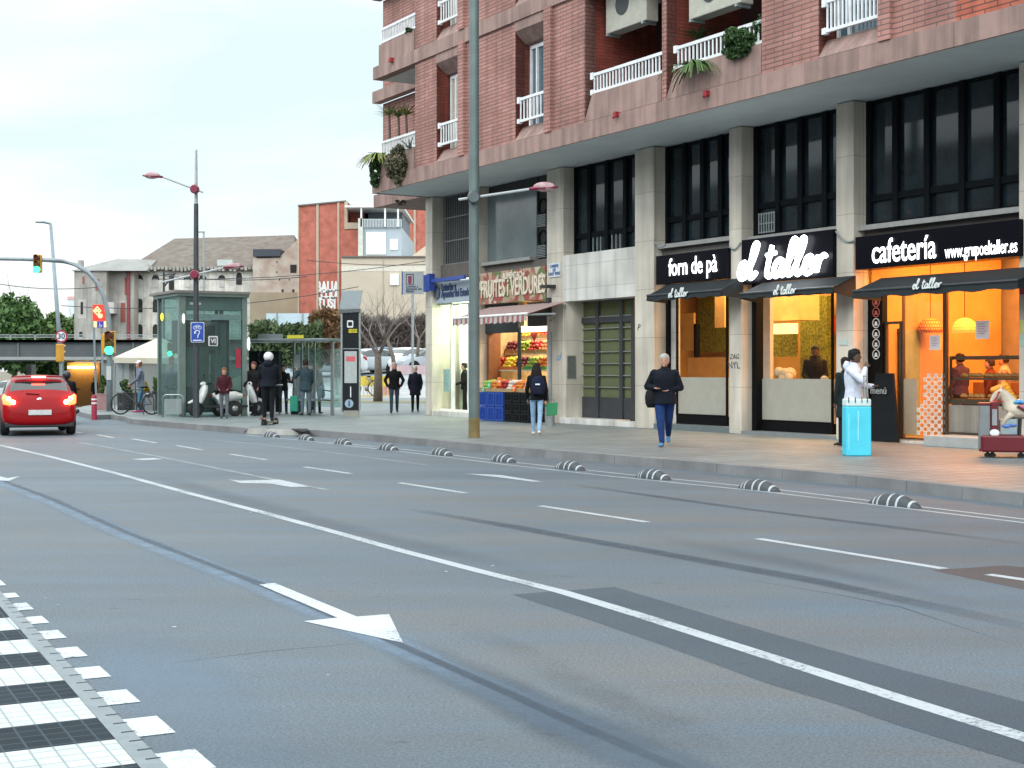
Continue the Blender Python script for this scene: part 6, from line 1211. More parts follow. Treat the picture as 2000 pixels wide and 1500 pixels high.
t=fplant('balcony_shrub','dense dark green shrub spilling over the right end of the balcony',FXv(1447,YF),YF,FZ(1447,85,YF)); m=MB(); clumps(m,(0,-.05,0),(.55,.3,.33),22,130,.07,rng); m.build('foliage',GD,t,fix=False)
t=fplant('balcony_climber','thin dark climber at the top of the balcony by the brick pier',FXv(1478,YF),YF+.1,FZ(1478,45,YF)); m=MB(); clumps(m,(0,0,0),(.2,.2,.3),7,60,.06,rng); m.build('foliage',GD,t,fix=False)
t=fplant('potted_plant','leafy plant under the white air conditioner behind the railing',FXv(1372,YF+.6),YF+.5,FZ(1372,75,YF+.5)); frond_plant(t,40,.45,rng,GD,.6,.03,.8)
for i,(px,pt,pb_,lab) in enumerate(((760,212,262,'left spiky yucca on the corner balcony'),(778,215,258,'middle spiky yucca on the corner balcony'),(793,212,252,'right spiky yucca on the corner balcony'))):
    z1=FZ(px,pt+14,YF+.5); z0=ZB+.02; t=fplant('yucca',lab,FXv(px,YF+.5),YF+.5,z1); frond_plant(t,60,.5,rng,GY if i!=1 else GL,.5,.022,.9); MB().tube([(0,0,-(z1-z0)),(.05,0,-.6),(0,0,.05)],[.05,.04,.035],6).build('trunk',BARK,t)
t=fplant('trailing_plant','yellow green drooping plant at the corner balcony edge',FXv(742,YF-.05),YF-.1,FZ(742,305,YF)); frond_plant(t,80,.75,rng,GY,1.3,.03,.3); m=MB(); clumps(m,(-.15,0,-.5),(.35,.25,.5),14,110,.06,rng); m.build('foliage',GD,t,fix=False)
t=fplant('trailing_plant','large purplish green bush hanging from the corner balcony',FXv(777,YF-.1),YF-.12,FZ(777,322,YF)); m=MB(); clumps(m,(0,0,0),(.62,.3,.62),34,150,.06,rng); m.build('foliage',leafm('bush_mix',(.03,.06,.02),(.16,.12,.08)),t,fix=False)
t=fplant('potted_plant','small grey green agave at the right end of the corner balcony',FXv(803,YF),YF-.05,FZ(803,290,YF)); frond_plant(t,16,.4,rng,leafm('agave',(.1,.16,.1),(.2,.27,.18)),.2,.03,1.0)
t=fplant('potted_plant','small dark shrub on the upper corner balcony parapet',FXv(799,YF),YF,FZ(799,61,YF)); m=MB(); clumps(m,(0,0,0),(.3,.15,.13),8,70,.05,rng); m.build('foliage',GD,t,fix=False)
t=fplant('hanging_tuft','small dark tuft of leaves under the soffit at the corner',FXv(783,-.6),-.6,ZS-.1); m=MB(); clumps(m,(0,0,0),(.22,.15,.1),6,60,.05,rng); m.build('foliage',GP,t,fix=False)
# ---------------- people, vehicles, goods ----------------
def remesh(m,name,mats,vox,parent,smooth=6,regions=None):
    me=m.mesh(name,mats); o=bpy.data.objects.new('tmp',me); COL.objects.link(o)
    bm=bmesh.new(); bm.from_mesh(me); bmesh.ops.recalc_face_normals(bm,faces=bm.faces); bm.to_mesh(me); bm.free()
    r=o.modifiers.new('r','REMESH'); r.mode='VOXEL'; r.voxel_size=vox; s=o.modifiers.new('s','SMOOTH'); s.iterations=smooth; s.factor=.5
    dg=bpy.context.evaluated_depsgraph_get(); res=bpy.data.meshes.new_from_object(o.evaluated_get(dg)); bpy.data.objects.remove(o)
    res.materials.clear()
    for k in mats: res.materials.append(k)
    if len(mats)>1:
        kd=kdtree.KDTree(len(m.f)*1); C=[]
        for i,f in enumerate(m.f): c=sum((Vector(m.v[j]) for j in f),Vector())/len(f); kd.insert(c,i); C.append(m.m[i])
        kd.balance(); 
        for p in res.polygons: p.material_index=C[kd.find(p.center)[1]]
    for p in res.polygons: p.use_smooth=True
    res.name=name; return link(name,res,parent)
def fabric(name,c,var=.18,rough=.85): return M(name,c,rough,var=var,scale=9,bump=.5,bscale=14,spec=.2)
def seg2(a,b,r0,r1,m,k=0,seg=8,mid=None):
    a,b=Vector(a),Vector(b); n=5; rr=[]; pp=[]
    for i in range(n+1):
        t=i/n; pp.append(a.lerp(b,t)); rr.append(r0+(r1-r0)*t+(mid or 0)*math.sin(PI*t))
    m.tube(pp,rr,seg,k); m.ball(a,r0,k,seg,5); m.ball(b,r1,k,seg,5)
def person(label,loc,yaw,h=1.72,top=(.02,.02,.03),bot=(.03,.05,.12),shoe=(.02,.02,.02),hair=(.03,.02,.015),skin=None,legL=(10,5),legR=(-10,10),armL=(5,8,15,0),armR=(5,8,15,0),lean=0,head=0,nod=0,hem=.0,w=1.0,hairlen=0,cap=None,helmet=None,hood=False,vox=.016,name='person',group=None,bald=False,narrow=0):
    """faces local +y; legs (swing,knee), arms (swing forward, abduct, elbow, inward)"""
    t=thing(name,label,'person',loc,yaw,group); S=h/1.75; skin=skin or SKIN
    T=fabric('cloth_%d_%d_%d'%tuple(int(c*999) for c in top),top); B=fabric('trouser_%d_%d_%d'%tuple(int(c*999) for c in bot),bot); SH=fabric('shoe_%d_%d_%d'%tuple(int(c*999) for c in shoe),shoe,.1,.6); HM=fabric('hair_%d'%int(hair[0]*9999),hair,.2,.6)
    body=MB(); jk=MB(); tr=MB(); sh=MB(); hz_=.93*S; la=R(lean)
    Lm=Matrix.Translation((0,0,hz_))@Matrix.Rotation(-la,4,'X')@Matrix.Translation((0,0,-hz_))
    J={}
    low=9
    for sgn,(sw,kn),nm in ((-1,legL,'L'),(1,legR,'R')):
        a,k=R(sw),R(sw-kn); hip=Vector((sgn*.092*S,0,hz_)); kne=hip+Vector((sgn*(.01-narrow),math.sin(a),-math.cos(a)))*.43*S; ank=kne+Vector((-sgn*narrow,math.sin(k),-math.cos(k)))*.41*S; fa=R(min(0,(sw-kn))*.55); toe=ank+Vector((sgn*.02,math.cos(fa)*.16,-.045+math.sin(fa)*.13))*S; J[nm]=(hip,kne,ank,toe); low=min(low,ank.z-.075*S,toe.z-.035*S)
    dz=-low
    def U(p): return Lm@Vector(p)+Vector((0,0,dz))
    for nm,(hip,kne,ank,toe) in J.items():
        up=Vector((0,0,dz)); hip,kne,ank,toe=hip+up,kne+up,ank+up,toe+up
        seg2(hip,kne,.075*S,.05*S,body,0); seg2(kne,ank,.05*S,.036*S,body,0,mid=.008)
        seg2(hip,kne,.088*S*w,.062*S*w,tr,0); seg2(kne,ank+Vector((0,0,.02*S)),.062*S*w,.052*S,tr,0)
        heel=ank+Vector((0,-.045,-.035))*S; sh.tube([heel,ank+Vector((0,.0,-.03))*S,(ank+toe)/2+Vector((0,.01,-.012))*S,toe],[(.035*S,.035*S),(.042*S,.045*S),(.045*S,.036*S),(.036*S,.02*S)],8); sh.ball(heel,.038*S,0,8,5); sh.ball(toe,(.038*S,.05*S,.022*S),0,8,5)
        tr.ball(hip+Vector((0,-.01,-.03*S)),(.088*S*w,.095*S*w,.09*S),0)
    jk.tube([U((0,-.01*S,1.43*S)),U((0,0,1.5*S)),U((0,.005*S,1.535*S))],[(.085*S,.075*S),(.068*S,.066*S),(.07*S,.068*S)],12)
    # torso
    tz=[(.90,.145,.10),(.98,.15,.11),(1.08,.135,.10),(1.2,.15,.115),(1.31,.165,.12),(1.37,.155,.11),(1.42,.125,.092),(1.455,.085,.072),(1.50,.055,.055)]
    for m_,g,lo in ((body,0,.9),(jk,.022,.9-hem-.03)):
        pts=[];rr=[]
        zz=tz if m_ is body else [(lo,.165+hem*.1,.13+hem*.05)]+[z_ for z_ in tz if z_[0]>.91][:-1]+[(1.485,.075,.07)]
        for z_,rx,ry in zz: pts.append(U((0,0,z_*S))); rr.append(((rx*w+g)*S,(ry*w+g)*S))
        m_.tube(pts,rr,14)
    tr.tube([U((0,0,z_*S)) for z_ in (.86,.93,1.0)],[(.13*S*w,.1*S*w),(.158*S*w,.12*S*w),(.15*S*w,.115*S*w)],12)
    neck=U((0,.01,1.5*S)); hc=U((0,.025*S,1.635*S)); body.tube([U((0,0,1.44*S)),neck,U((0,.015,1.57*S))],[.058*S,.052*S,.05*S],10)
    hr=R(head); Hm=Matrix.Translation(hc)@Matrix.Rotation(hr,4,'Z')@Matrix.Rotation(R(-nod),4,'X')
    hd=MB(); hp=[(-.118,.032,.034),(-.095,.054,.066),(-.06,.069,.084),(-.01,.079,.096),(.04,.082,.1),(.08,.072,.088),(.108,.04,.05),(.118,.012,.015)]
    hd.tube([(0,-.004+(.012 if z_<-.05 else 0),z_) for z_,_,_ in hp],[(a*S,b*S) for _,a,b in hp],14)
    hd.tube([(0,.09*S,.015*S),(0,.108*S,-.025*S),(0,.088*S,-.035*S)],[.008*S,.015*S,.012*S],6); hd.ball((0,.083*S,-.062*S),(.022*S,.012*S,.008*S),0,8,4); hd.ball((0,.08*S,-.098*S),(.022*S,.02*S,.015*S),0,8,4)
    for sx_ in (-1,1): hd.ball((sx_*.076*S,-.005,-.01*S),(.01*S,.022*S,.032*S),0,8,5)
    hd.xf(Hm); body.add(hd.v,hd.f)
    # arms
    for sgn,(sw,ab,el,inn) in ((-1,armL),(1,armR)):
        so_=Vector((sgn*(.172+.06*(w-1))*S,0,1.40*S)); a=R(sw); b=R(ab); d1=Vector((sgn*math.sin(b),math.sin(a)*math.cos(b),-math.cos(a)*math.cos(b))); elb=so_+d1*.29*S
        a2=R(sw+el); d2=Vector((-sgn*math.sin(R(inn)),math.sin(a2)*math.cos(R(inn)),-math.cos(a2)*math.cos(R(inn)))).normalized(); wr_=elb+d2*.25*S
        so_,elb,wr_=U(so_),U(elb),U(wr_); d2=(wr_-elb).normalized()
        seg2(so_,elb,.05*S,.038*S,body); seg2(elb,wr_,.038*S,.026*S,body); seg2(so_,elb,.062*S*w,.055*S*w,jk); seg2(elb,wr_-d2*.01,.055*S*w,.043*S,jk); jk.ball(so_,(.07*S*w,.075*S*w,.07*S),0)
        # hand
        side=Vector((0,1,0))-d2*d2.y; side=side.normalized() if side.length>.2 else Vector((1,0,0)); nrm=d2.cross(side)
        pc=wr_+d2*.045*S; body.tube([wr_-d2*.01,wr_+d2*.03*S,wr_+d2*.085*S],[(.024*S,.017*S),(.038*S,.016*S),(.036*S,.014*S)],8,ref=side)
        for q in range(4):
            o_=wr_+d2*.08*S+side*(q-1.5)*.019*S; L_=(.06,.07,.066,.05)[q]*S; cu=nrm*(-sgn)*.35; body.tube([o_,o_+(d2+cu*.3).normalized()*L_*.45,o_+(d2+cu*.3).normalized()*L_*.45+(d2+cu*2).normalized()*L_*.45],[.0095*S,.009*S,.0075*S],6)
        th=wr_+d2*.03*S+side*.032*S; body.tube([th,th+(d2*.6+side*.7).normalized()*.035*S,th+(d2*.8+side*.45).normalized()*.065*S],[.012*S,.011*S,.009*S],6)
    remesh(body,'body',[skin],vox*.8,t,2)
    remesh(tr,'trousers',[B],vox,t,3); remesh(jk,'jacket',[T],vox,t,3); remesh(sh,'shoes',[SH],vox*.8,t,1)
    e=MB()
    for sx_ in (-1,1): e.ball((sx_*.03*S,.088*S,.005*S),(.011*S,.008*S,.007*S),0,6,4)
    e.xf(Hm); e.build('eyes',M('eye_dark',(.02,.015,.015),.3,var=0),t)
    if helmet:
        m=MB(); m.ball((0,-.01,.03*S),(.125*S,.145*S,.125*S),0,18,12); m.xf(Hm); m.build('helmet',M('helmet_%d'%int(helmet[0]*99),helmet,.3,var=0),t,smooth='all')
        m=MB(); m.tube([(0,.05,-.02),(0,.13*S,-.005)],[(.1*S,.05*S),(.085*S,.045*S)],12,ref=(1,0,0)); m.xf(Hm); m.build('visor',BLK,t,smooth='all')
    elif not bald:
        m=MB(); m.tube([(0,y_*S,z_*S) for y_,z_ in ((-.035,-.06),(-.03,0),(-.02,.045),(-.004,.08),(-.002,.11),(-.004,.134))],[(.082*S,.082*S),(.092*S,.092*S),(.094*S,.102*S),(.088*S,.108*S),(.066*S,.084*S),(.02,.02)],14)
        if hairlen: m.tube([(0,-.05*S,.06*S),(0,-.075*S,-.06*S),(0,-.085*S,-.06*S-hairlen*.6*S),(0,-.08*S,-.06*S-hairlen*S)],[(.09*S,.07*S),(.125*S,.07*S),(.145*S,.06*S),(.08*S,.03*S)],12)
        m.xf(Hm); remesh(m,'hair',[HM],vox*.8,t,2)
    if cap:
        m=MB(); m.ball((0,-.01,.055*S),(.092*S,.108*S,.085*S),0,14,8); m.tube([(0,.06*S,.065*S),(0,.15*S,.05*S)],[(.07*S,.02*S),(.05*S,.008*S)],10); m.xf(Hm); m.build('cap',M('cap_%d'%int(cap[0]*99),cap,.8,var=.05),t,smooth='all')
    if hood:
        m=MB(); m.tube([U((0,-.1*S,1.38*S)),U((0,-.12*S,1.47*S)),U((0,-.09*S,1.54*S))],[(.08*S,.04*S),(.13*S,.06*S),(.1*S,.05*S)],10); m.build('hood',T,t,smooth='all')
    t['_u']=0; del t['_u']
    return t,U,Lm
def gp(px,py): 
    z=.14; p=G(px,py,z)
    return p
def FACE(dx,dy): return math.atan2(dy,dx)-PI/2
TOC=lambda p: FACE(-p[0],-p[1])   # yaw that faces the camera
NAVY=(.006,.009,.016); JEAN=(.02,.05,.15)
# walking man
p=gp(1298,872); mw,_,_=person('walking man in a dark jacket and blue jeans with hands held at his belly',p,TOC(p)-.12,1.76,NAVY,(.012,.035,.13),(.06,.2,.4),(.4,.38,.36),None,(-20,22),(20,8),(-12,20,84,52),(-12,28,94,42),w=1.28,narrow=.09,hem=.04,vox=.013)
b=thing('shoulder_bag','black shoulder bag hanging behind the walking man’s right hip'.replace('’',"'"),'bag',AT(1272,p.y+.05,.14+.72)); m=MB(); m.tube([(0,0,0),(0,0,.08),(0,0,.2),(0,0,.3),(0,0,.36)],[(.07,.05),(.11,.08),(.12,.09),(.1,.08),(.04,.04)],12); m.build('body',fabric('bag_black',(.012,.012,.014)),b,smooth='all'); MB().tube([(0,0,.34),(.06,.02,.5),(.14,.03,.62)],.012,6).build('strap',BLK,b)
# woman with backpack
p=gp(1048,850); fy=FACE(.12,1); person('woman seen from behind in light blue jeans, black jacket and long dark hair',p,fy,1.60,(.008,.008,.01),(.26,.42,.62),(.7,.7,.68),(.012,.008,.008),None,(16,6),(-16,14),(14,14,14,0),(-6,13,10,0),hairlen=.26,vox=.013,w=.95)
b=thing('backpack','dark navy backpack worn by the woman in light blue jeans','backpack',(p.x+.03,p.y-.16,.14+.88),fy); m=MB(); m.tube([(0,0,0),(0,0,.05),(0,0,.22),(0,0,.36),(0,0,.42)],[(.11,.06),(.15,.09),(.15,.1),(.12,.08),(.05,.03)],14); m.build('body',fabric('backpack_navy',(.008,.014,.04)),b,smooth='all'); MB().box(-.11,.11,-.14,-.08,.03,.17).build('pocket',fabric('backpack_navy2',(.01,.012,.03)),b,bevel=.02); MB().box(-.05,.05,-.115,-.10,.22,.25).build('logo',W0,b)
b=thing('green_bag','flat green shopping bag held by the woman with the backpack','bag',AT(1076,p.y-.05,.14+.42)); m=MB(); m.prism([(-.09,-.04,.0),(.13,-.04,.03),(.15,-.04,.30),(-.1,-.04,.27)],(0,.08,0)); m.build('body',M('bag_green',(.02,.22,.09),.6,bump=.3),b,bevel=.01); MB().tube([(-.06,0,.27),(-.03,0,.36),(.05,0,.36),(.08,0,.29)],.008,5).build('handle',M('bag_green',(.02,.22,.09)),b)
# person in white hoodie with cyan case
p=gp(1667,884); fy=FACE(.75,-.45); person('person in a white hooded top holding a hand to the face beside the cyan case',p,fy,1.78,(.62,.66,.78),(.04,.08,.16),(.5,.5,.5),(.01,.01,.01),SKIN2,(3,2),(-5,4),(20,10,70,35),(52,12,125,35),w=1.12,hood=True,vox=.013)
p2=gp(1652,872); person('person in a dark coat standing mostly hidden behind the white hooded person',p2,FACE(-.4,.9),1.66,(.012,.02,.022),(.015,.015,.02),(.02,.02,.02),(.01,.01,.01),SKIN2,(2,1),(-2,1),(2,6,8,0),(2,6,8,0),hem=.3,w=1.0,vox=.016)
# cyan case
q=G(1674,890,.14); d=q.y; c=thing('cyan_case','tall bright cyan padded case with a white top band standing on the pavement','case',q,.04); sc=d/F; hw=25*sc; hh=(890-779)*sc
m=MB(); n=14
CY=M('cyan_cover',(.07,.60,.78),.45,var=.1,scale=2.5,bump=.25,bscale=3); m.box(-hw,hw,-.1,.16,0,hh*.87); m.build('body',CY,c,bevel=.02); MB().box(-hw+.003,hw-.003,-.103,.163,hh*.87,hh).build('top_band',M('case_white',(.62,.75,.75),.6),c,bevel=.02)
m=MB(); 
for x in (-.17,-.06,.05,.14): m.box(x-.006,x+.006,-.115,-.105,hh-.06,hh+.03)
m.build('clip',BLK,c); MB().tube([(.14,.03,hh),(.12,.03,hh+.38)],.01,6).tube([(.19,.03,hh),(.17,.03,hh+.38)],.01,6).tube([(.11,.03,hh+.38),(.18,.03,hh+.38)],.014,6).build('pull_handle',STEEL,c); MB().box(-.02,.0,-.105,-.1,.25,.75).box(-.17,-.16,-.105,-.1,.1,.7).build('crease',M('cyan_pale',(.3,.75,.85),.5),c)
# couple
p=gp(770,807); person('older man in black jacket walking with hands in his pockets, left of the long coat',p,TOC(p),1.70,(.006,.006,.008),(.035,.06,.09),(.01,.01,.01),(.35,.33,.3),None,(-12,14),(10,3),(-12,28,35,20),(-12,28,35,20),w=1.08,vox=.016)
p=gp(811,805); person('woman in a long dark coat walking at the right of the man in black',p,TOC(p),1.58,(.008,.009,.02),(.008,.008,.01),(.01,.01,.01),(.45,.4,.35),None,(-9,10),(8,3),(-5,14,12,8),(-5,14,12,8),hem=.22,w=1.05,vox=.016)
# lottery door person
p=gp(908,803+8); person('person in a black coat standing at the pale lit lottery shop door',p,FACE(-.9,-.1),1.66,(.008,.008,.01),(.01,.01,.012),(.01,.01,.01),(.02,.015,.01),None,(3,1),(-3,1),(15,8,55,10),(10,8,50,10),w=1.0)
# left group
def P(lab,px,py,yaw,**k):
    q=gp(px,py); return person(lab,q,yaw,vox=.018,group='people waiting around the bus shelter',**k)
P('child sized figure in a dark red jacket and grey trousers in front of the lift',438,818,FACE(.1,-1),h=1.50,top=(.06,.012,.02),bot=(.13,.15,.17),shoe=(.05,.06,.08),hair=(.2,.08,.04),armL=(5,12,60,20),armR=(5,12,60,20),legL=(5,2),legR=(-5,3),w=1.02)
P('older person in black leaning on a white stick by the advertising panel',496,812,FACE(-.2,-1),h=1.70,top=(.012,.01,.012),bot=(.012,.012,.02),shoe=(.02,.02,.02),hair=(.15,.05,.05),armL=(5,8,35,0),armR=(10,14,35,0),hem=.12,w=1.08)
t=thing('walking_stick','thin white walking stick held at the left of the person in black','stick',gp(486,813)); MB().tube([(0,0,0),(-.03,.02,.86)],.014,6).tube([(-.03,.02,.86),(.05,.02,.88)],.013,6).build('shaft',W0,t)
P('person in dark clothes standing behind the scooter rider under the shelter',553,809,FACE(.3,-1),h=1.62,top=(.01,.012,.014),bot=(.02,.03,.05),shoe=(.02,.02,.02),hair=(.02,.02,.02),armL=(30,8,70,20),armR=(5,8,15,0),w=1.0)
P('man in a grey jacket raising a phone at the right of the shelter',597,812,FACE(-.5,1),h=1.76,top=(.035,.06,.075),bot=(.10,.13,.16),shoe=(.03,.03,.03),hair=(.02,.015,.01),armL=(45,20,100,20),armR=(5,10,40,0),hem=.08,w=1.1,legL=(4,2),legR=(-6,4))
P('blond woman with a blue bag standing at the glass edge of the shelter',617,808,FACE(.6,-1),h=1.64,top=(.06,.06,.06),bot=(.02,.02,.025),shoe=(.02,.02,.02),hair=(.28,.2,.1),armL=(5,8,30,0),armR=(5,8,25,0),hairlen=.12,hem=.05)
P('person in a black jacket waiting at the left inside end of the shelter',538,806,FACE(.5,-1),h=1.70,top=(.008,.009,.012),bot=(.012,.014,.02),shoe=(.02,.02,.02),hair=(.02,.015,.01),armL=(15,8,60,20),armR=(5,8,15,0),w=1.08)
P('person in an olive jacket seen between the shelter posts',583,806,FACE(-.4,-1),h=1.60,top=(.04,.045,.03),bot=(.03,.04,.06),shoe=(.02,.02,.02),hair=(.05,.03,.02),armL=(5,8,30,0),armR=(20,8,80,20),w=1.0)
P('person in a dark blue coat behind the grey jacketed man',607,805,FACE(.2,-1),h=1.66,top=(.012,.02,.04),bot=(.02,.02,.025),shoe=(.02,.02,.02),hair=(.03,.02,.01),hem=.15)
P('person in dark clothes partly behind the black clad stick holder',512,807,FACE(.1,-1),h=1.64,top=(.01,.012,.016),bot=(.012,.014,.02),shoe=(.02,.02,.02),hair=(.02,.015,.01))
b=thing('blue_bag','blue handbag hanging beside the blond woman at the shelter','bag',gp(628,808)+Vector((0,-.1,.52))); MB().tube([(0,0,0),(0,0,.1),(0,0,.3),(0,0,.36)],[(.1,.05),(.13,.07),(.11,.06),(.04,.03)],10).build('body',fabric('bag_blue',(.06,.16,.25)),b,smooth='all'); MB().tube([(-.05,0,.33),(0,0,.5),(.05,0,.33)],.008,5).build('handle',BLK,b)
q=gp(575,810); b=thing('shopping_trolley','small green wheeled shopping bag between the standing people','trolley',q); MB().box(-.13,.13,-.1,.1,.1,.6).build('body',M('trolley_green',(.02,.3,.2),.6),b,bevel=.03); MB().lathe([(.05,-.12),(.05,.12)],(0,.05,.06),'x',10).build('wheel',RUB,b); MB().tube([(-.08,.1,.6),(-.08,.14,.85),(.08,.14,.85),(.08,.1,.6)],.01,5).build('handle',STEEL,b)
q=AT(659,66,gz(AT(659,66).x,66)+.145); person('distant person in a dark blue jacket seen left of the totem',q,FACE(.3,1),h=1.68,top=(.012,.018,.03),bot=(.3,.3,.3),shoe=(.1,.1,.1),hair=(.03,.02,.02),vox=.022)
q=AT(335,46.9,.14); person('person in a blue top seen dimly through the side glass of the lift',q,FACE(.2,-1),h=1.70,top=(.05,.1,.18),bot=(.05,.1,.2),shoe=(.03,.03,.03),hair=(.2,.2,.2),vox=.022)
q=AT(160,112,gz(AT(160,112).x,112)); person('distant person with long pale hair walking into the underpass',q,FACE(-.2,1),h=1.6,top=(.16,.1,.07),bot=(.1,.15,.22),shoe=(.05,.05,.05),hair=(.4,.3,.18),hairlen=.2,vox=.028)
q=AT(185,92,.0); q.z=gz(q.x,q.y)+.14; person('distant person in dark clothes at the underpass wall',q,FACE(-.2,-1),h=1.72,top=(.02,.03,.04),bot=(.02,.02,.03),shoe=(.02,.02,.02),hair=(.2,.03,.06),vox=.026)
# inside the bakery
p=FW(FXv(1592,1.75),1.95,.2); person('baker in a black hooded top behind the handwritten sign window',FW(FXv(1592,1.55),1.55,.32),TOC(p),1.80,(.012,.01,.01),(.02,.02,.02),(.02,.02,.02),(.01,.01,.01),SKIN2,armL=(10,10,50,20),armR=(10,10,50,20),w=1.15,hood=True,cap=(.02,.02,.02),nod=-15)
p=FW(FXv(1610,1.0),1.0,-.18); m_,_,_=person('seated person in a blue face mask at the bakery window',p,TOC(p),1.62,(.2,.15,.12),(.05,.05,.06),(.02,.02,.02),(.4,.2,.1),w=1.05); MB().ball((0,.115,1.45),(.05,.03,.035),0,10,6).build('face_mask',M('mask_blue',(.4,.55,.65),.7,var=0),m_,smooth='all')
p=FW(FXv(1876,2.6),2.6,.2); person('cafe customer with dark hair and a violet top behind the display window',p,FACE(-.5,.8),1.72,(.05,.03,.08),(.03,.02,.02),(.02,.02,.02),(.015,.01,.01),None,w=1.1)
p=FW(FXv(1935,2.2),2.2,.2); person('cafe customer in a dark red top at the display counter',p,FACE(-.8,.3),1.62,(.1,.02,.01),(.03,.02,.02),(.02,.02,.02),(.05,.02,.01),None,w=1.1)
p=FW(FXv(1962,2.9),2.9,.2); person('cafe customer in a pale top at the far right of the display window',p,FACE(-.8,.3),1.70,(.4,.3,.25),(.03,.02,.02),(.02,.02,.02),(.03,.01,.01),None,w=1.0)
bg_=fthing('bread_bag','pale crumpled bread bag on the bakery window ledge','bag',(FXv(1532,.8),.8,FZ(1532,740,.8))); x,y,z=ORI[bg_.name]; rng=random.Random(3); m=MB()
for i in range(10): m.ball((x+rng.uniform(-.28,.28),y+rng.uniform(-.08,.08),z+rng.uniform(.02,.16)),rng.uniform(.08,.14),0,8,6)
m.build('bag',M('paper_pale',(.6,.45,.28),.8),bg_,smooth='all')
MB().box(FXv(1484,.8),FXv(1628,.8),.65,1.0,FZ(1532,745,.8),FZ(1532,740,.8)).build('window_ledge',STNP,bld)
# blackboard
bb=fthing('blackboard','tall black menu board leaning beside the cafe door','blackboard',(FXv(1715,.15),.15,.16)); x0,x1=FXv(1702,.2),FXv(1746,.2); z1=FZ(1715,729,.2)
MB().prism([(x0,.05,.15),(x1+.25,.05,.15),(x1-.15,.32,z1),(x0,.32,z1)],(0,.05,0)).build('board',M('board_black',(.01,.012,.014),.7,spec=.1),bb); text('menú',.2,M('chalk',(.4,.42,.42),.8,var=0),'lettering',bb,(FXv(1712,.2)+.05,.2,z1-.35),ext=.002,tilt=0)
# ---- e-scooter rider ----
q=G(524,833,.09); hdg=FACE(-.1,1); person('rider in dark clothes and a white helmet on an electric scooter climbing the ramp',Vector((q.x,q.y,.22)),hdg,1.80,(.008,.011,.018),(.008,.009,.012),(.02,.02,.02),(.02,.02,.02),None,(6,10),(-6,8),(30,12,45,18),(30,12,45,18),lean=6,w=1.15,helmet=(.75,.75,.78),hood=True,vox=.016)
e=thing('electric_scooter','grey electric scooter with fat tyres under the white helmeted rider','scooter',Vector((q.x+.03,q.y,.05)),hdg-R(15))
for y in (-.42,.5): 
    m=MB(); n_=20
    m.lathe([(.06,-.045),(.11,-.045),(.13,-.03),(.13,.03),(.11,.045),(.06,.045)],(0,y,.13),'x',18).build('wheel',RUB,e,smooth='all')
MB().box(-.1,.1,-.36,.36,.13,.19).build('deck',M('scooter_grey',(.22,.2,.17),.5,.3),e,bevel=.01); MB().tube([(0,.5,.13),(0,.44,.3),(0,.36,1.12)],.025,8).tube([(-.24,.36,1.12),(.24,.36,1.12)],.018,8).build('steering_column',STEEL,e); MB().box(-.09,.09,-.58,-.5,.24,.27).box(-.1,.1,-.5,-.34,.26,.28).build('mudguard',M('scooter_grey',(.22,.2,.17)),e); MB().box(-.03,.03,-.59,-.58,.25,.29).build('rear_lamp',M('dull_red_lens',(.3,.03,.02),.3),e)
# ---- bicycle with rider standing ----
def bicycle(lab,loc,rz,name='bicycle',col=(.02,.02,.022)):
    t=thing(name,lab,'bicycle',loc,rz); FR=M('bike_%d'%int(col[0]*999),col,.4)
    for y in (-.52,.52):
        m=MB(); m.lathe([(.30,-.018),(.335,-.018),(.345,0),(.335,.018),(.30,.018)],(0,y,.345),'x',28,cap=False); w_=m.build('wheel',RUB,t,smooth='all'); m=MB()
        for k in range(14): a=2*PI*k/14; m.tube([(0,y,.345),(0,y+.31*math.cos(a),.345+.31*math.sin(a))],.003,3)
        m.build('spokes',STEEL,w_)
    m=MB(); bb_=(0,-.08,.30); st_=(0,-.22,.80); hd_=(0,.36,.84); rw=(0,-.52,.345); fw=(0,.52,.345); h2=(0,.39,.70)
    for a,b in ((bb_,st_),(st_,(0,.36,.80)),(bb_,h2),(bb_,rw),(st_,rw),(hd_,h2),(h2,fw)): m.tube([a,b],.016,6)
    m.build('frame',FR,t); MB().ball((0,-.24,.88),(.07,.13,.03)).tube([(0,-.22,.8),(0,-.24,.87)],.012,6).build('saddle',BLK,t); MB().tube([(-.25,.28,.95),(-.1,.37,.94),(.1,.37,.94),(.25,.28,.95)],.013,6).tube([hd_,(0,.37,.94)],.014,6).build('handlebar',BLK,t); MB().lathe([(.085,-.01),(.085,.01)],(.03,-.08,.30),'x',14).tube([(.03,-.08,.30),(.06,-.1,.14)],.01,5).tube([(-.03,-.08,.30),(-.06,-.06,.46)],.01,5).build('crankset',DK,t); MB().tube([(-.005,-.52,.69),(-.005,-.2,.72)],.02,6).build('rack',DK,t); return t
q=gp(266,810); bicycle('black bicycle held beside the capped cyclist on the corner pavement',q,FACE(-1,.12)); q2=G(269,809,.14)+Vector((.0,.35,0)); q2=G(271,807,.14); person('cyclist in a white cap and grey sleeves standing over the black bicycle',q2+Vector((0,.28,0)),FACE(-1,-.35),1.74,(.16,.19,.24),(.08,.2,.3),(.4,.05,.15),(.2,.15,.1),None,(8,4),(-6,3),(28,10,30,5),(20,10,35,5),w=1.0,cap=(.8,.8,.8),lean=4,vox=.018)
bk=fthing; q=AT(712,64,.45); bicycle('white shared bicycle docked beside the yellow barrier',Vector((q.x,q.y,.42)),FACE(-1,.6),col=(.5,.5,.5))
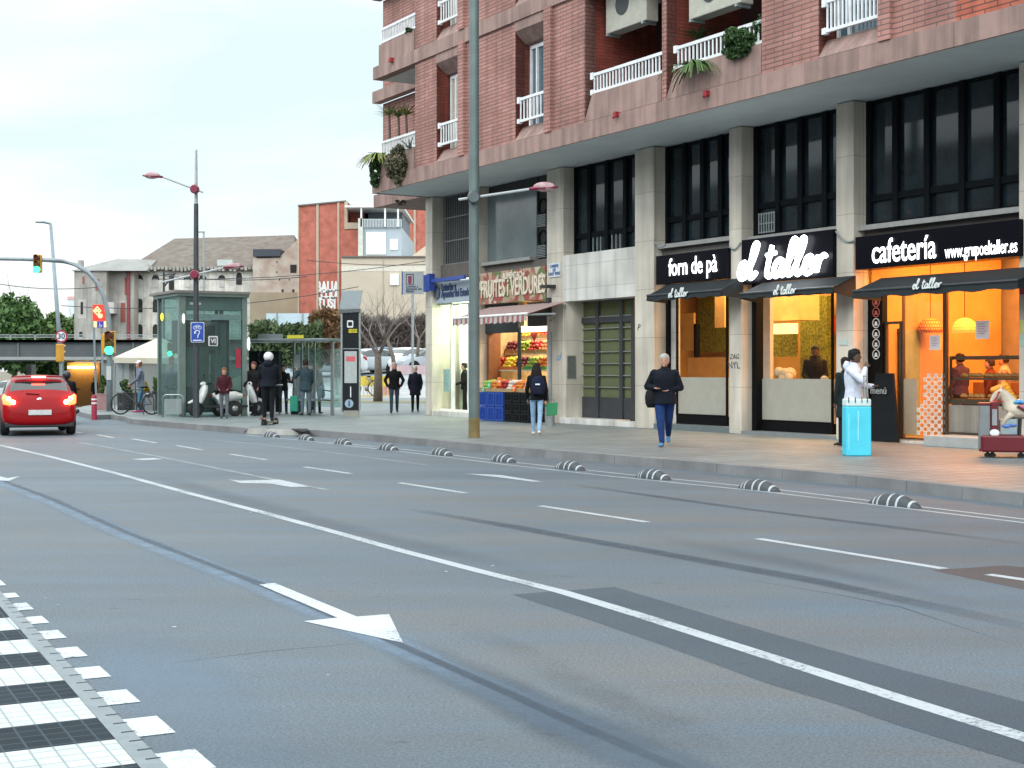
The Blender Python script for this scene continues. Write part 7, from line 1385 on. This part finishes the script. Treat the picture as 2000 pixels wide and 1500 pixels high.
# ---- motor scooters ----
def moped(lab,loc,rz,col):
    t=thing('motor_scooter',lab,'motor scooter',loc,rz,'white motor scooters parked by the shelter'); BC=M('scooter_white',col,.3,var=0,coat=.5)
    for y in (-.62,.62):
        m=MB(); m.lathe([(.12,-.05),(.2,-.05),(.235,-.03),(.24,0),(.235,.03),(.2,.05),(.12,.05)],(0,y,.24),'x',22,cap=False); w_=m.build('wheel',RUB,t,smooth='all'); MB().lathe([(.0,-.03),(.13,-.035),(.13,.035),(0,.03)],(0,y,.24),'x',16).build('rim',STEEL,w_,smooth='all')
    m=MB(); m.tube([(0,-.85,.62),(0,-.6,.66),(0,-.2,.62),(0,-.02,.5)],[(.1,.08),(.18,.17),(.19,.2),(.15,.14)],12); m.tube([(0,-.3,.5),(0,-.1,.36)],[(.15,.14),(.14,.1)],12); remesh(m,'tail_body',[BC],.02,t,4)
    m=MB(); m.tube([(0,.52,.42),(0,.44,.62),(0,.36,.84),(0,.33,.98)],[(.2,.09),(.24,.11),(.21,.11),(.12,.08)],12); m.tube([(0,.44,.46),(0,.62,.52),(0,.86,.42)],[(.09,.06),(.10,.07),(.06,.04)],10); remesh(m,'leg_shield',[BC],.02,t,3)
    MB().box(-.15,.15,-.12,.42,.28,.34).build('footboard',DK,t,bevel=.02); m=MB(); m.tube([(0,-.78,.76),(0,-.5,.8),(0,-.2,.78),(0,.0,.7)],[(.09,.03),(.14,.045),(.15,.045),(.08,.03)],12); m.build('seat',BLK,t,smooth='all')
    MB().tube([(-.33,.24,1.02),(-.12,.32,1.0),(.12,.32,1.0),(.33,.24,1.02)],.02,6).build('handlebar',BLK,t); MB().ball((0,.38,1.0),(.1,.09,.08),0,12,8).build('headlight_cowl',BC,t,smooth='all'); MB().ball((0,.44,1.0),(.06,.05,.05),0,10,6).build('headlight',M('lens_clear',(.6,.65,.68),.1,var=0),t,smooth='all')
    for sx_ in (-1,1): MB().tube([(sx_*.22,.28,1.02),(sx_*.28,.27,1.22)],.007,5).ball((sx_*.29,.27,1.26),(.06,.015,.04),0,8,5).build('mirror',BLK,t)
    MB().tube([(.03,.5,.7),(.05,.62,.24)],.02,6).build('fork',STEEL,t); MB().tube([(.16,-.2,.26),(.17,-.75,.34)],[.05,.06],8).build('exhaust',STEEL,t,smooth='all'); MB().box(-.06,.06,-.92,-.86,.6,.68).build('tail_light',M('dull_red_lens',(.3,.03,.02),.3),t); return t
moped('white motor scooter facing left between the lift and the red jacketed figure',gp(421,814),FACE(-VX,-VY),(.6,.62,.62)); moped('white and black motor scooter with its tail to the left of the black clad person',gp(466,812.5),FACE(VX,VY),(.5,.52,.53)) 
# ---- motorbike rider behind the red car ----
q=AT(133,42,0); person('motorbike rider in black seen from behind right of the red car',q+Vector((0,-.1,.0)),FACE(-.4,1),1.72,(.012,.01,.014),(.012,.012,.015),(.02,.02,.02),(.02,.02,.02),None,(60,80),(55,75),(38,14,25,5),(38,14,25,5),lean=12,w=1.15,helmet=(.03,.03,.035),vox=.018)
o_=COL.objects[-1]
# ---- cars ----
def car(lab,loc,rz,L=4.0,Wd=1.70,H=1.48,paint_=(.4,.4,.4),name='parked_car',detail=False,group=None,lit=False):
    t=thing(name,lab,'car',loc,rz,group); P=M('paint_%d_%d'%(int(paint_[0]*999),int(paint_[2]*999)),paint_,.4,var=0,coat=.12,spec=.2); CGL=M('car_glass',(.02,.028,.03),.05,var=0,spec=1.0)
    w=Wd/2; q=L/4.0
    # stations from rear: y, zbottom, zbelt, ztop, halfwidth bottom, belt, roof
    stn=[(-2.0,.40,.56,.60,.66,.66,.60),(-1.985,.30,.60,.72,.76,.74,.66),(-1.90,.24,.80,.93,.83,.80,.70),(-1.80,.22,.93,1.02,.85,.82,.70),(-1.70,.21,.97,1.12,.85,.83,.68),(-1.40,.2,.98,1.40,.86,.84,.64),(-1.28,.2,.98,1.455,.86,.84,.63),(-.6,.2,.97,1.49,.86,.85,.63),(.0,.2,.95,1.48,.86,.85,.62),(.35,.2,.94,1.40,.86,.85,.61),(.95,.2,.92,1.06,.86,.84,.66),(1.12,.2,.90,.97,.86,.83,.7),(1.6,.2,.80,.86,.85,.79,.66),(1.88,.22,.66,.74,.80,.74,.6),(2.0,.3,.5,.56,.66,.62,.5)]
    V=MB(); NR=13; sz=H/1.49
    for y,zb,zm,zt_,wb,wm,wr in stn:
        wb,wm,wr=[k*w/.86 for k in (wb,wm,wr)]; tp=zt_; has=zt_-zm>.12
        ring=[(0,zb),(wb*.8,zb),(wb,zb+.1),(wb*1.0+.01,(zb+zm)/2),(wm,zm-.03),(wm*.98,zm),((wm*.97+wr)/2+.01,(zm+tp)/2+.02),(wr+.005,tp-.05),(wr*.8,tp-.01),(0,tp+.012)]
        full=ring+[(-x,z) for x,z in ring[-2:0:-1]]
        for x,z in full: V.v.append((x,y*q,z*sz))
    n=18; ns=len(stn)
    for i in range(ns-1):
        for k in range(n):
            kk=k if k<9 else n-1-k; mat_=0
            if 5<=kk<=6 and 3<=i<=10 and stn[i][3]-stn[i][2]>.08: mat_=1 if i not in(3,) or kk==5 else 0
            if kk in (7,8) and i in (4,): mat_=1
            if kk in (7,8) and i in (9,): mat_=1
            if kk in (5,6) and i in (3,4,): mat_=0
            k2=(k+1)%n; V.f.append([i*n+k,i*n+k2,(i+1)*n+k2,(i+1)*n+k]); V.m.append(mat_)
    V.f.append(list(range(n))[::-1]); V.m.append(0); V.f.append([(ns-1)*n+k for k in range(n)]); V.m.append(0)
    me=V.mesh('b',[P,CGL]); o=bpy.data.objects.new('tmp',me); COL.objects.link(o); bm=bmesh.new(); bm.from_mesh(me); bmesh.ops.recalc_face_normals(bm,faces=bm.faces); bm.to_mesh(me); bm.free()
    s=o.modifiers.new('s','SUBSURF'); s.levels=2 if detail else 1; dg=bpy.context.evaluated_depsgraph_get(); me=bpy.data.meshes.new_from_object(o.evaluated_get(dg)); bpy.data.objects.remove(o)
    for nm,ix,mt in (('body',0,P),('windows',1,CGL)):
        b=bmesh.new(); b.from_mesh(me); bmesh.ops.delete(b,geom=[f for f in b.faces if f.material_index!=ix],context='FACES'); m2=bpy.data.meshes.new(nm); b.to_mesh(m2); b.free(); m2.materials.clear(); m2.materials.append(mt)
        for p_ in m2.polygons: p_.use_smooth=True; p_.material_index=0
        link(nm,m2,t)
    for sx_ in (-1,1):
        for y in (-1.27*q,1.27*q):
            m=MB(); m.lathe([(.2,-.1),(.29,-.1),(.315,-.06),(.315,.06),(.29,.1),(.2,.1)],(sx_*(w-.09),y,.315),'x',24); wh=m.build('wheel',RUB,t,smooth='all'); MB().lathe([(0,sx_*.09),(.2,sx_*.095),(.21,-.05)],(sx_*(w-.09),y,.315),'x',16).build('rim',STEEL,wh,smooth='all')
            m=MB(); m.lathe([(.37,sx_*.0),(.0,sx_*.0)],(sx_*(w+.012),y,.33),'x',24); m.build('wheel_arch',RUB,t) if not detail else None
    for sx_ in (-1,1): MB().ball((sx_*(w+.09),.62*q,1.0*sz),(.09,.05,.065),0,8,6).build('mirror',P,t,smooth='all')
    RL=M('tail_lens_lit',(.9,.03,.01),.2,emit=8,ecol=(1,.06,.02),var=0) if lit else M('tail_lens',(.35,.02,.02),.2,var=0)
    for sx_ in (-1,1):
        m=MB(); m.tube([(sx_*.62*w/.85,-1.90*q,.80*sz),(sx_*.74*w/.85,-1.86*q,.87*sz),(sx_*.80*w/.85,-1.74*q,.97*sz)],[(.09,.075),(.11,.09),(.05,.09)],10); m.build('tail_light',RL,t,smooth='all')
        m=MB(); m.ball((sx_*.62*w/.85,1.86*q,.66*sz),(.14,.1,.08),0,10,6); m.build('headlight',M('lens_clear',(.6,.65,.68),.1,var=0),t,smooth='all')
    MB().box(-.26,.26,-2.03*q,-2.0*q+.01,.50,.62).build('number_plate',M('plate_pale',(.6,.6,.6),.5,var=.2,scale=14),t)
    if detail:
        MB().box(-.78,.78,-1.93*q,-1.5*q,.2,.33).build('lower_bumper',DK,t,bevel=.03); MB().tube([(-.55,-1.36*q,1.475*sz),(0,-1.42*q,1.50*sz),(.55,-1.36*q,1.475*sz)],[(.07,.02),(.1,.025),(.07,.02)],8).build('spoiler',P,t,smooth='all')
        MB().box(-.16,.16,-1.52*q,-1.48*q,1.455*sz,1.49*sz).build('brake_light',M('brake_glow',(1,.15,.1),.2,emit=20,ecol=(1,.12,.07),var=0),t)
        MB().lathe([(.075,-.02),(.055,-.03),(.055,-.02),(.075,0)],(0,-1.885*q,.875*sz),'y',20).box(-.065,.065,-1.915*q,-1.895*q,.868*sz,.882*sz).build('badge',CHR,t); MB().tube([(0,-1.83*q,1.03*sz),(-.3,-1.78*q,1.055*sz)],.012,5).build('wiper',BLK,t)
        for sx_ in (-1,1): MB().ball((sx_*.6,-1.955*q,.84*sz),(.055,.035,.055),0,10,6).ball((sx_*.7,-1.93*q,.93*sz),(.05,.04,.05),0,10,6).build('lamp_bulb',M('bulb_amber',(1,.5,.2),.2,emit=20,ecol=(1,.42,.15),var=0),t,smooth='all')
    return t
q=G(50,851); car('red hatchback with lit tail lights braking at the left edge of the road',Vector((q.x-.9*math.sin(R(24)),q.y+1.9*math.cos(R(24)),0)),R(22),4.0,1.70,1.42,(.30,.001,.004),name='red_car',detail=True,lit=True)
PC='cars in the raised car park beyond the plaza'
for i,(px,py,d,c_,rz,L,H,lab) in enumerate(((640,712,82,(.62,.65,.67),110,4.4,1.75,'white tall car parked behind the bus shelter'),(712,700,84,(.42,.47,.5),130,4.1,1.5,'silver grey car parked just right of the totem'),(735,699,88,(.10,.2,.3),100,4.0,1.5,'dark blue car with a red tail light behind the pale tree trunk'),(787,702,86,(.72,.72,.72),150,4.2,1.45,'white saloon parked behind the walking couple'),(836,703,85,(.35,.38,.42),120,4.2,1.5,'silver car cut off by the corner column'))):
    z=gz(AT(px,d).x,d)+.02; car(lab,AT(px,d,z),R(rz),L,1.75,H,c_,group=PC)
for i,(px,d,c_,rz,lab) in enumerate(((18,108,(.6,.62,.63),60,'white car waiting under the bridge at the far left'),(62,112,(.55,.58,.6),75,'pale car under the bridge above the red car roof'),(100,118,(.4,.42,.45),80,'grey car deep under the bridge'),(40,128,(.7,.7,.7),70,'farthest white car beyond the bridge'))):
    z=gz(AT(px,d).x,d); car(lab,AT(px,d,z+.15),R(rz),4.4,1.8,1.75,c_,group='cars beyond the bridge')
# motorbike under rider
q=AT(133,42,0); t=thing('motorbike','dark motorbike half hidden by the right side of the red car','motorbike',q,FACE(-.4,1)); 
for y in (-.65,.68): m=MB(); m.lathe([(.2,-.06),(.28,-.06),(.3,0),(.28,.06),(.2,.06)],(0,y,.3),'x',22); m.build('wheel',RUB,t,smooth='all')
m=MB(); m.tube([(0,-.75,.72),(0,-.3,.72),(0,.2,.8),(0,.5,.75)],[(.1,.06),(.14,.1),(.16,.14),(.1,.08)],12); m.tube([(0,-.3,.4),(0,.3,.4)],.16,10); remesh(m,'frame',[BLK],.03,t,3); MB().tube([(-.35,.35,1.0),(.35,.35,1.0)],.02,6).build('handlebar',BLK,t); MB().box(-.07,.07,-.95,-.9,.6,.7).build('tail_light',M('tail_lens_lit',(.9,.03,.01),.2,emit=4),t); MB().tube([(.14,-.1,.28),(.2,-.8,.38)],.06,8).build('exhaust',DK,t,smooth='all')
# ---- fruit shop goods ----
CBL=M('crate_blue',(.015,.06,.32),.5,var=.15,scale=4); CBK=M('crate_black',(.008,.009,.01),.6,var=0,spec=.2)
def crate(name,lab,x0,x1,z0,z1,y0,y1,mat,grp):
    t=fthing(name,lab,'crate',((x0+x1)/2,y0,z0),grp); m=MB(); tk=.02
    m.box(x0,x1,y0,y0+tk,z0+.0,z0+.05).box(x0,x1,y0,y0+tk,z1-.06,z1).box(x0,x0+.05,y0,y0+tk,z0+.05,z1-.06).box(x1-.05,x1,y0,y0+tk,z0+.05,z1-.06); n=5
    for i in range(1,n): x=x0+(x1-x0)*i/n; m.box(x-.015,x+.015,y0+.003,y0+tk,z0+.05,z1-.06)
    m.box(x0,x1,y0+tk+.004,y0+tk+.01,z0+.02,z1-.03).box(x0,x1,y1-tk,y1,z0,z1).box(x1-tk,x1,y0+tk+.01,y1-tk,z0,z1).box(x0,x0+tk,y0+tk+.01,y1-tk,z0,z1).box(x0+tk,x1-tk,y0+tk+.01,y1-tk,z0,z0+.02)
    m.box((x0+x1)/2-.05,(x0+x1)/2+.05,y0-.006,y0,z0+.1,z0+.15); m.build('shell',mat,t); return t
yc=-.75; zt_=FZ(965,765,yc); z0=.15; hm=(zt_-z0)/2
for i,(a,b) in enumerate(((936,951),(951.5,966),(966.5,983))):
    for j in range(2): crate('blue_crate','blue plastic crate, %s of the %s blue stack under the fruit'%(('lower','upper')[j],('left','middle','right')[i]),FXv(a,yc),FXv(b,yc)-.02,z0+j*hm+.003,z0+(j+1)*hm-.01,yc,yc+.5,CBL,'blue crates under the fruit stall')
for i,(a,b) in enumerate(((985,1000),(1001,1016),(1017,1034))):
    for j in range(3): h3=(zt_-z0)/3; crate('black_crate','black plastic crate, %s of the %s black stack'%(('bottom','middle','top')[j],('left','middle','right')[i]),FXv(a,yc),FXv(b,yc)-.02,z0+j*h3+.003,z0+(j+1)*h3-.01,yc,yc+.5,CBK,'black crates under the fruit stall')
FC={'orange':(.6,.17,.01),'apple':(.4,.02,.02),'lemon':(.65,.5,.03),'pear':(.25,.38,.05),'plum':(.12,.01,.03),'peach':(.6,.25,.12),'melon':(.08,.16,.03),'garlic':(.6,.55,.48)}
def heap(kind,x0,x1,y0,y1,z,lab,r=.045,layers=2,seed=0,tray=None):
    rng=random.Random(seed); t=fthing('fruit_heap',lab,'fruit tray',((x0+x1)/2,y0,z),'trays of fruit in the greengrocer'); tc_=tray or M('tray_wood',(.35,.24,.12),.7)
    MB().box(x0,x1,y0,y0+.02,z,z+.09).box(x0,x1,y1-.02,y1,z,z+.12).box(x0,x0+.02,y0+.02,y1-.02,z,z+.1).box(x1-.02,x1,y0+.02,y1-.02,z,z+.1).box(x0+.02,x1-.02,y0+.02,y1-.02,z,z+.02).build('tray',tc_,t)
    m=MB(); ks=kind if isinstance(kind,tuple) else (kind,)
    for l in range(layers):
        yy=y0+r+.02+l*r*.6
        while yy<y1-r:
            xx=x0+r+.02+rng.random()*r
            while xx<x1-r: m.ball((xx,yy,z+.07+l*r*1.3+rng.uniform(-.01,.01)+ (yy-y0)*.15),r*rng.uniform(.85,1.1),0,7,5); xx+=r*2.05
            yy+=r*1.9
    m.build('fruit',M('fruit_'+ks[0],FC[ks[0]],.4,var=.25,scale=6),t,smooth='all')
# outside stall on the crates
ks=['pear','orange','apple','garlic','orange','peach','lemon']
for i in range(6):
    a=936+i*16; heap(ks[i],FXv(a,yc),FXv(a+15.5,yc),yc,yc+.55,zt_,'tray of %ss on the outside stall, %s from the left'%(ks[i] if ks[i]!='peach' else 'peache',('first','second','third','fourth','fifth','sixth')[i]),.06,3,i)
# inside shelves
for r_,(yy,pyz,fr) in enumerate(((.7,722,['apple','lemon','plum','pear','orange']),(1.2,690,['lemon','plum','pear','apple','peach']),(1.7,662,['garlic','pear','lemon','orange','apple']))):
    z=FZ(1005,pyz,yy); 
    for i,k in enumerate(fr):
        a=955+i*22+r_*4; x0,x1=FXv(a,yy),FXv(a+21,yy)
        if x1<X10: heap(k,x0,x1,yy,yy+.42,z,'%s tray of %ss on the %s shelf inside the greengrocer'%(('leftmost','second','middle','fourth','rightmost')[i],k if k!='peach' else 'peache',('lowest','middle','top')[r_]),.075,3,i+10*r_,M('tray_orange',(.6,.15,.02),.5) if (r_==0 and i<3) else (M('tray_green',(.03,.3,.06),.5) if r_==0 else None))
    MB().box(xs0+.1,X10-.05,yy-.02,yy+.44,z-.04,z-.004).build('fruit_shelf',M('shelf_white',(.6,.58,.5),.5),bld)
for i,(px,py,c_,w_,lab) in enumerate(((955,752,(.05,.5,.3),.14,'green price card stuck in the leftmost stall tray'),(944,760,(.05,.5,.35),.1,'small green price card low on the leftmost stall tray'),(1003,758,(.8,.18,.03),.15,'orange price card hanging over the black crates'),(975,745,(.8,.2,.03),.2,'orange price card standing among the stall fruit'))):
    y=yc-.03-.01*i; x,z=FXv(px,y),FZ(px,py,y); t=fthing('price_card',lab,'price card',(x,y,z),'price cards on the fruit stall'); MB().box(x-w_/2,x+w_/2,y,y+.006,z-w_*.6,z+w_*.6).build('card',M('card_%d'%i,c_,.5,var=0),t); MB().box(x-w_*.3,x+w_*.3,y-.003,y,z-w_*.1,z+w_*.1).build('print',W0,t)
t=fthing('hanging_pennant','red triangular pennant hanging in the greengrocer window','pennant',(FXv(1043,.5),.5,FZ(1043,662,.5))); MB().prism([(FXv(1035,.5),.5,FZ(1043,650,.5)),(FXv(1051,.5),.5,FZ(1043,650,.5)),(FXv(1043,.5),.5,FZ(1043,668,.5))],(0,.01,0)).build('cloth',M('pennant_red',(.5,.06,.04),.6),t)
q=G(1074,832,.14); t=thing('grey_bin','grey metal bin standing at the foot of the stone column by the fruit stall','bin',q); MB().lathe([(.12,0),(.13,.5),(.14,.52),(0,.53)],seg=16).build('body',GALV,t,smooth=True); MB().lathe([(.145,.5),(.145,.56),(.12,.57),(0,.575)],seg=16).build('lid',DK,t,smooth=True)
# ---- coin operated horse ride ----
q=G(1944,893,.14); d=q.y; hr=thing('horse_ride','coin operated white horse ride with an orange mane on a dark red wheeled base','kiddie ride',q,R(-16)); hr.scale=(1,.9,.73); sc=d/F; MRN=M('ride_maroon',(.12,.004,.012),.35,var=.1)
u=lambda px: (px-1944)*sc
m=MB(); m.box(u(1916),u(2075),-.28,.28,.13,.50); m.build('base',MRN,hr,bevel=.04); MB().box(u(1916)-.02,u(1916)+.0,-.2,.2,.13,.2).build('bumper',MRN,hr)
MB().box(u(1913),u(1934),-.2,.2,.16,1.16).build('coin_box',M('ride_grey',(.2,.22,.23),.5,.2),hr,bevel=.02); MB().box(u(1912),u(1935),-.21,.21,1.16,1.22).box(u(1934),u(1949),-.22,.2,.14,1.24).build('coin_housing',MRN,hr,bevel=.015)
MB().box(u(1937),u(1946),-.235,-.22,.72,1.08).build('coin_plate',STEEL,hr); MB().lathe([(.0,-.235),(.075,-.23),(.075,-.22)],(u(1941.5),0,.56),'y',16).build('round_sticker',W0,hr); MB().box(u(1935.5),u(1948),-.23,-.22,.30,.45).build('yellow_sticker',M('sticker_yellow',(.55,.5,.08),.5),hr)
MB().ball((u(1941),-.1,1.22),(.05,.05,.04)).build('knob',M('knob_red',(.5,.02,.02),.3),hr)
for px in (1929,1938,1990,2050): MB().lathe([(.055,-.02),(.055,.02)],(u(px),-.15,.058),'y',12).tube([(u(px),-.15,.06),(u(px),-.15,.14)],.02,6).build('caster',RUB,hr)
HW=M('horse_white',(.55,.48,.38),.4,var=.12,scale=5); m=MB()
m.tube([(u(1966),0,1.02),(u(1980),0,1.05),(u(2005),0,1.03),(u(2030),0,1.08),(u(2048),0,1.02)],[(.1,.12),(.16,.19),(.15,.18),(.17,.2),(.08,.1)],14,ref=(0,1,0))
m.tube([(u(1976),0,1.08),(u(1970),0,1.25),(u(1962),0,1.40),(u(1953),0,1.47)],[(.12,.16),(.09,.13),(.08,.1),(.07,.09)],12,ref=(0,1,0)); m.tube([(u(1958),0,1.48),(u(1949),0,1.42),(u(1942),0,1.30),(u(1938),0,1.22)],[(.08,.09),(.07,.085),(.05,.06),(.045,.05)],12,ref=(0,1,0))
m.ball((u(1955),.04,1.56),(.02,.02,.05)).ball((u(1955),-.04,1.56),(.02,.02,.05))
m.tube([(u(1972),-.08,.95),(u(1962),-.1,.85),(u(1955),-.1,.72)],[.07,.05,.035],8); m.tube([(u(1976),.08,.95),(u(1972),.1,.78),(u(1966),.1,.6)],[.07,.05,.035],8); m.tube([(u(2036),-.08,.95),(u(2044),-.1,.75),(u(2038),-.1,.55)],[.09,.055,.04],8)
remesh(m,'horse_body',[HW],.014,hr,3)
m=MB(); 
for k in range(13):
    t_=k/12; a=Vector((u(1942),0,1.50)).lerp(Vector((u(1962),0,1.60)),min(1,t_*2)) if t_<.5 else Vector((u(1962),0,1.60)).lerp(Vector((u(1982),0,1.20)),(t_-.5)*2); m.ball(a,(.07,.05,.075))
m.build('mane',M('mane_orange',(.75,.28,.01),.4,var=.25,scale=9,bump=.6,bscale=20),hr,smooth='all')
m=MB(); m.tube([(u(1940),-.06,1.26),(u(1946),-.085,1.33),(u(1950),-.08,1.47)],.012,6).tube([(u(1944),-.07,1.24),(u(1958),-.12,1.25)],.015,6); m.build('bridle',M('bridle_red',(.45,.02,.02),.4),hr); MB().ball((u(1951),-.08,1.455),(.014,.01,.014)).build('eye',BLK,hr)
m=MB(); m.tube([(u(1978),0,1.20),(u(1988),0,1.25),(u(2000),0,1.2),(u(2015),0,1.27)],[(.12,.05),(.17,.06),(.17,.05),(.14,.04)],12,ref=(0,1,0)); m.build('saddle',M('saddle_blue',(.05,.3,.6),.35),hr,smooth='all'); MB().tube([(u(1984),-.17,1.15),(u(1996),-.19,1.06),(u(2008),-.19,1.2)],.03,8).build('saddle_trim',MRN,hr,smooth='all'); MB().ball((u(2012),0,1.12),(.26,.19,.17),0,14,8).build('saddle_cloth',M('cloth_pink',(.6,.2,.3),.4,var=.1),hr,smooth='all')
MB().box(u(1951),u(1984),-.12,.12,.50,.86).build('scenery_panel',M('scenery_pale',(.4,.42,.36),.5,var=.3,scale=6,vcol=(.2,.3,.4)),hr,bevel=.03); MB().ball((u(1964),-.12,.70),(.07,.02,.045)).ball((u(1976),-.12,.72),(.06,.02,.04)).build('blue_flower',M('flower_blue',(.08,.18,.5),.4),hr,smooth='all'); MB().tube([(u(1988),0,.5),(u(1990),0,1.0)],.03,8).build('support_rod',DK,hr)
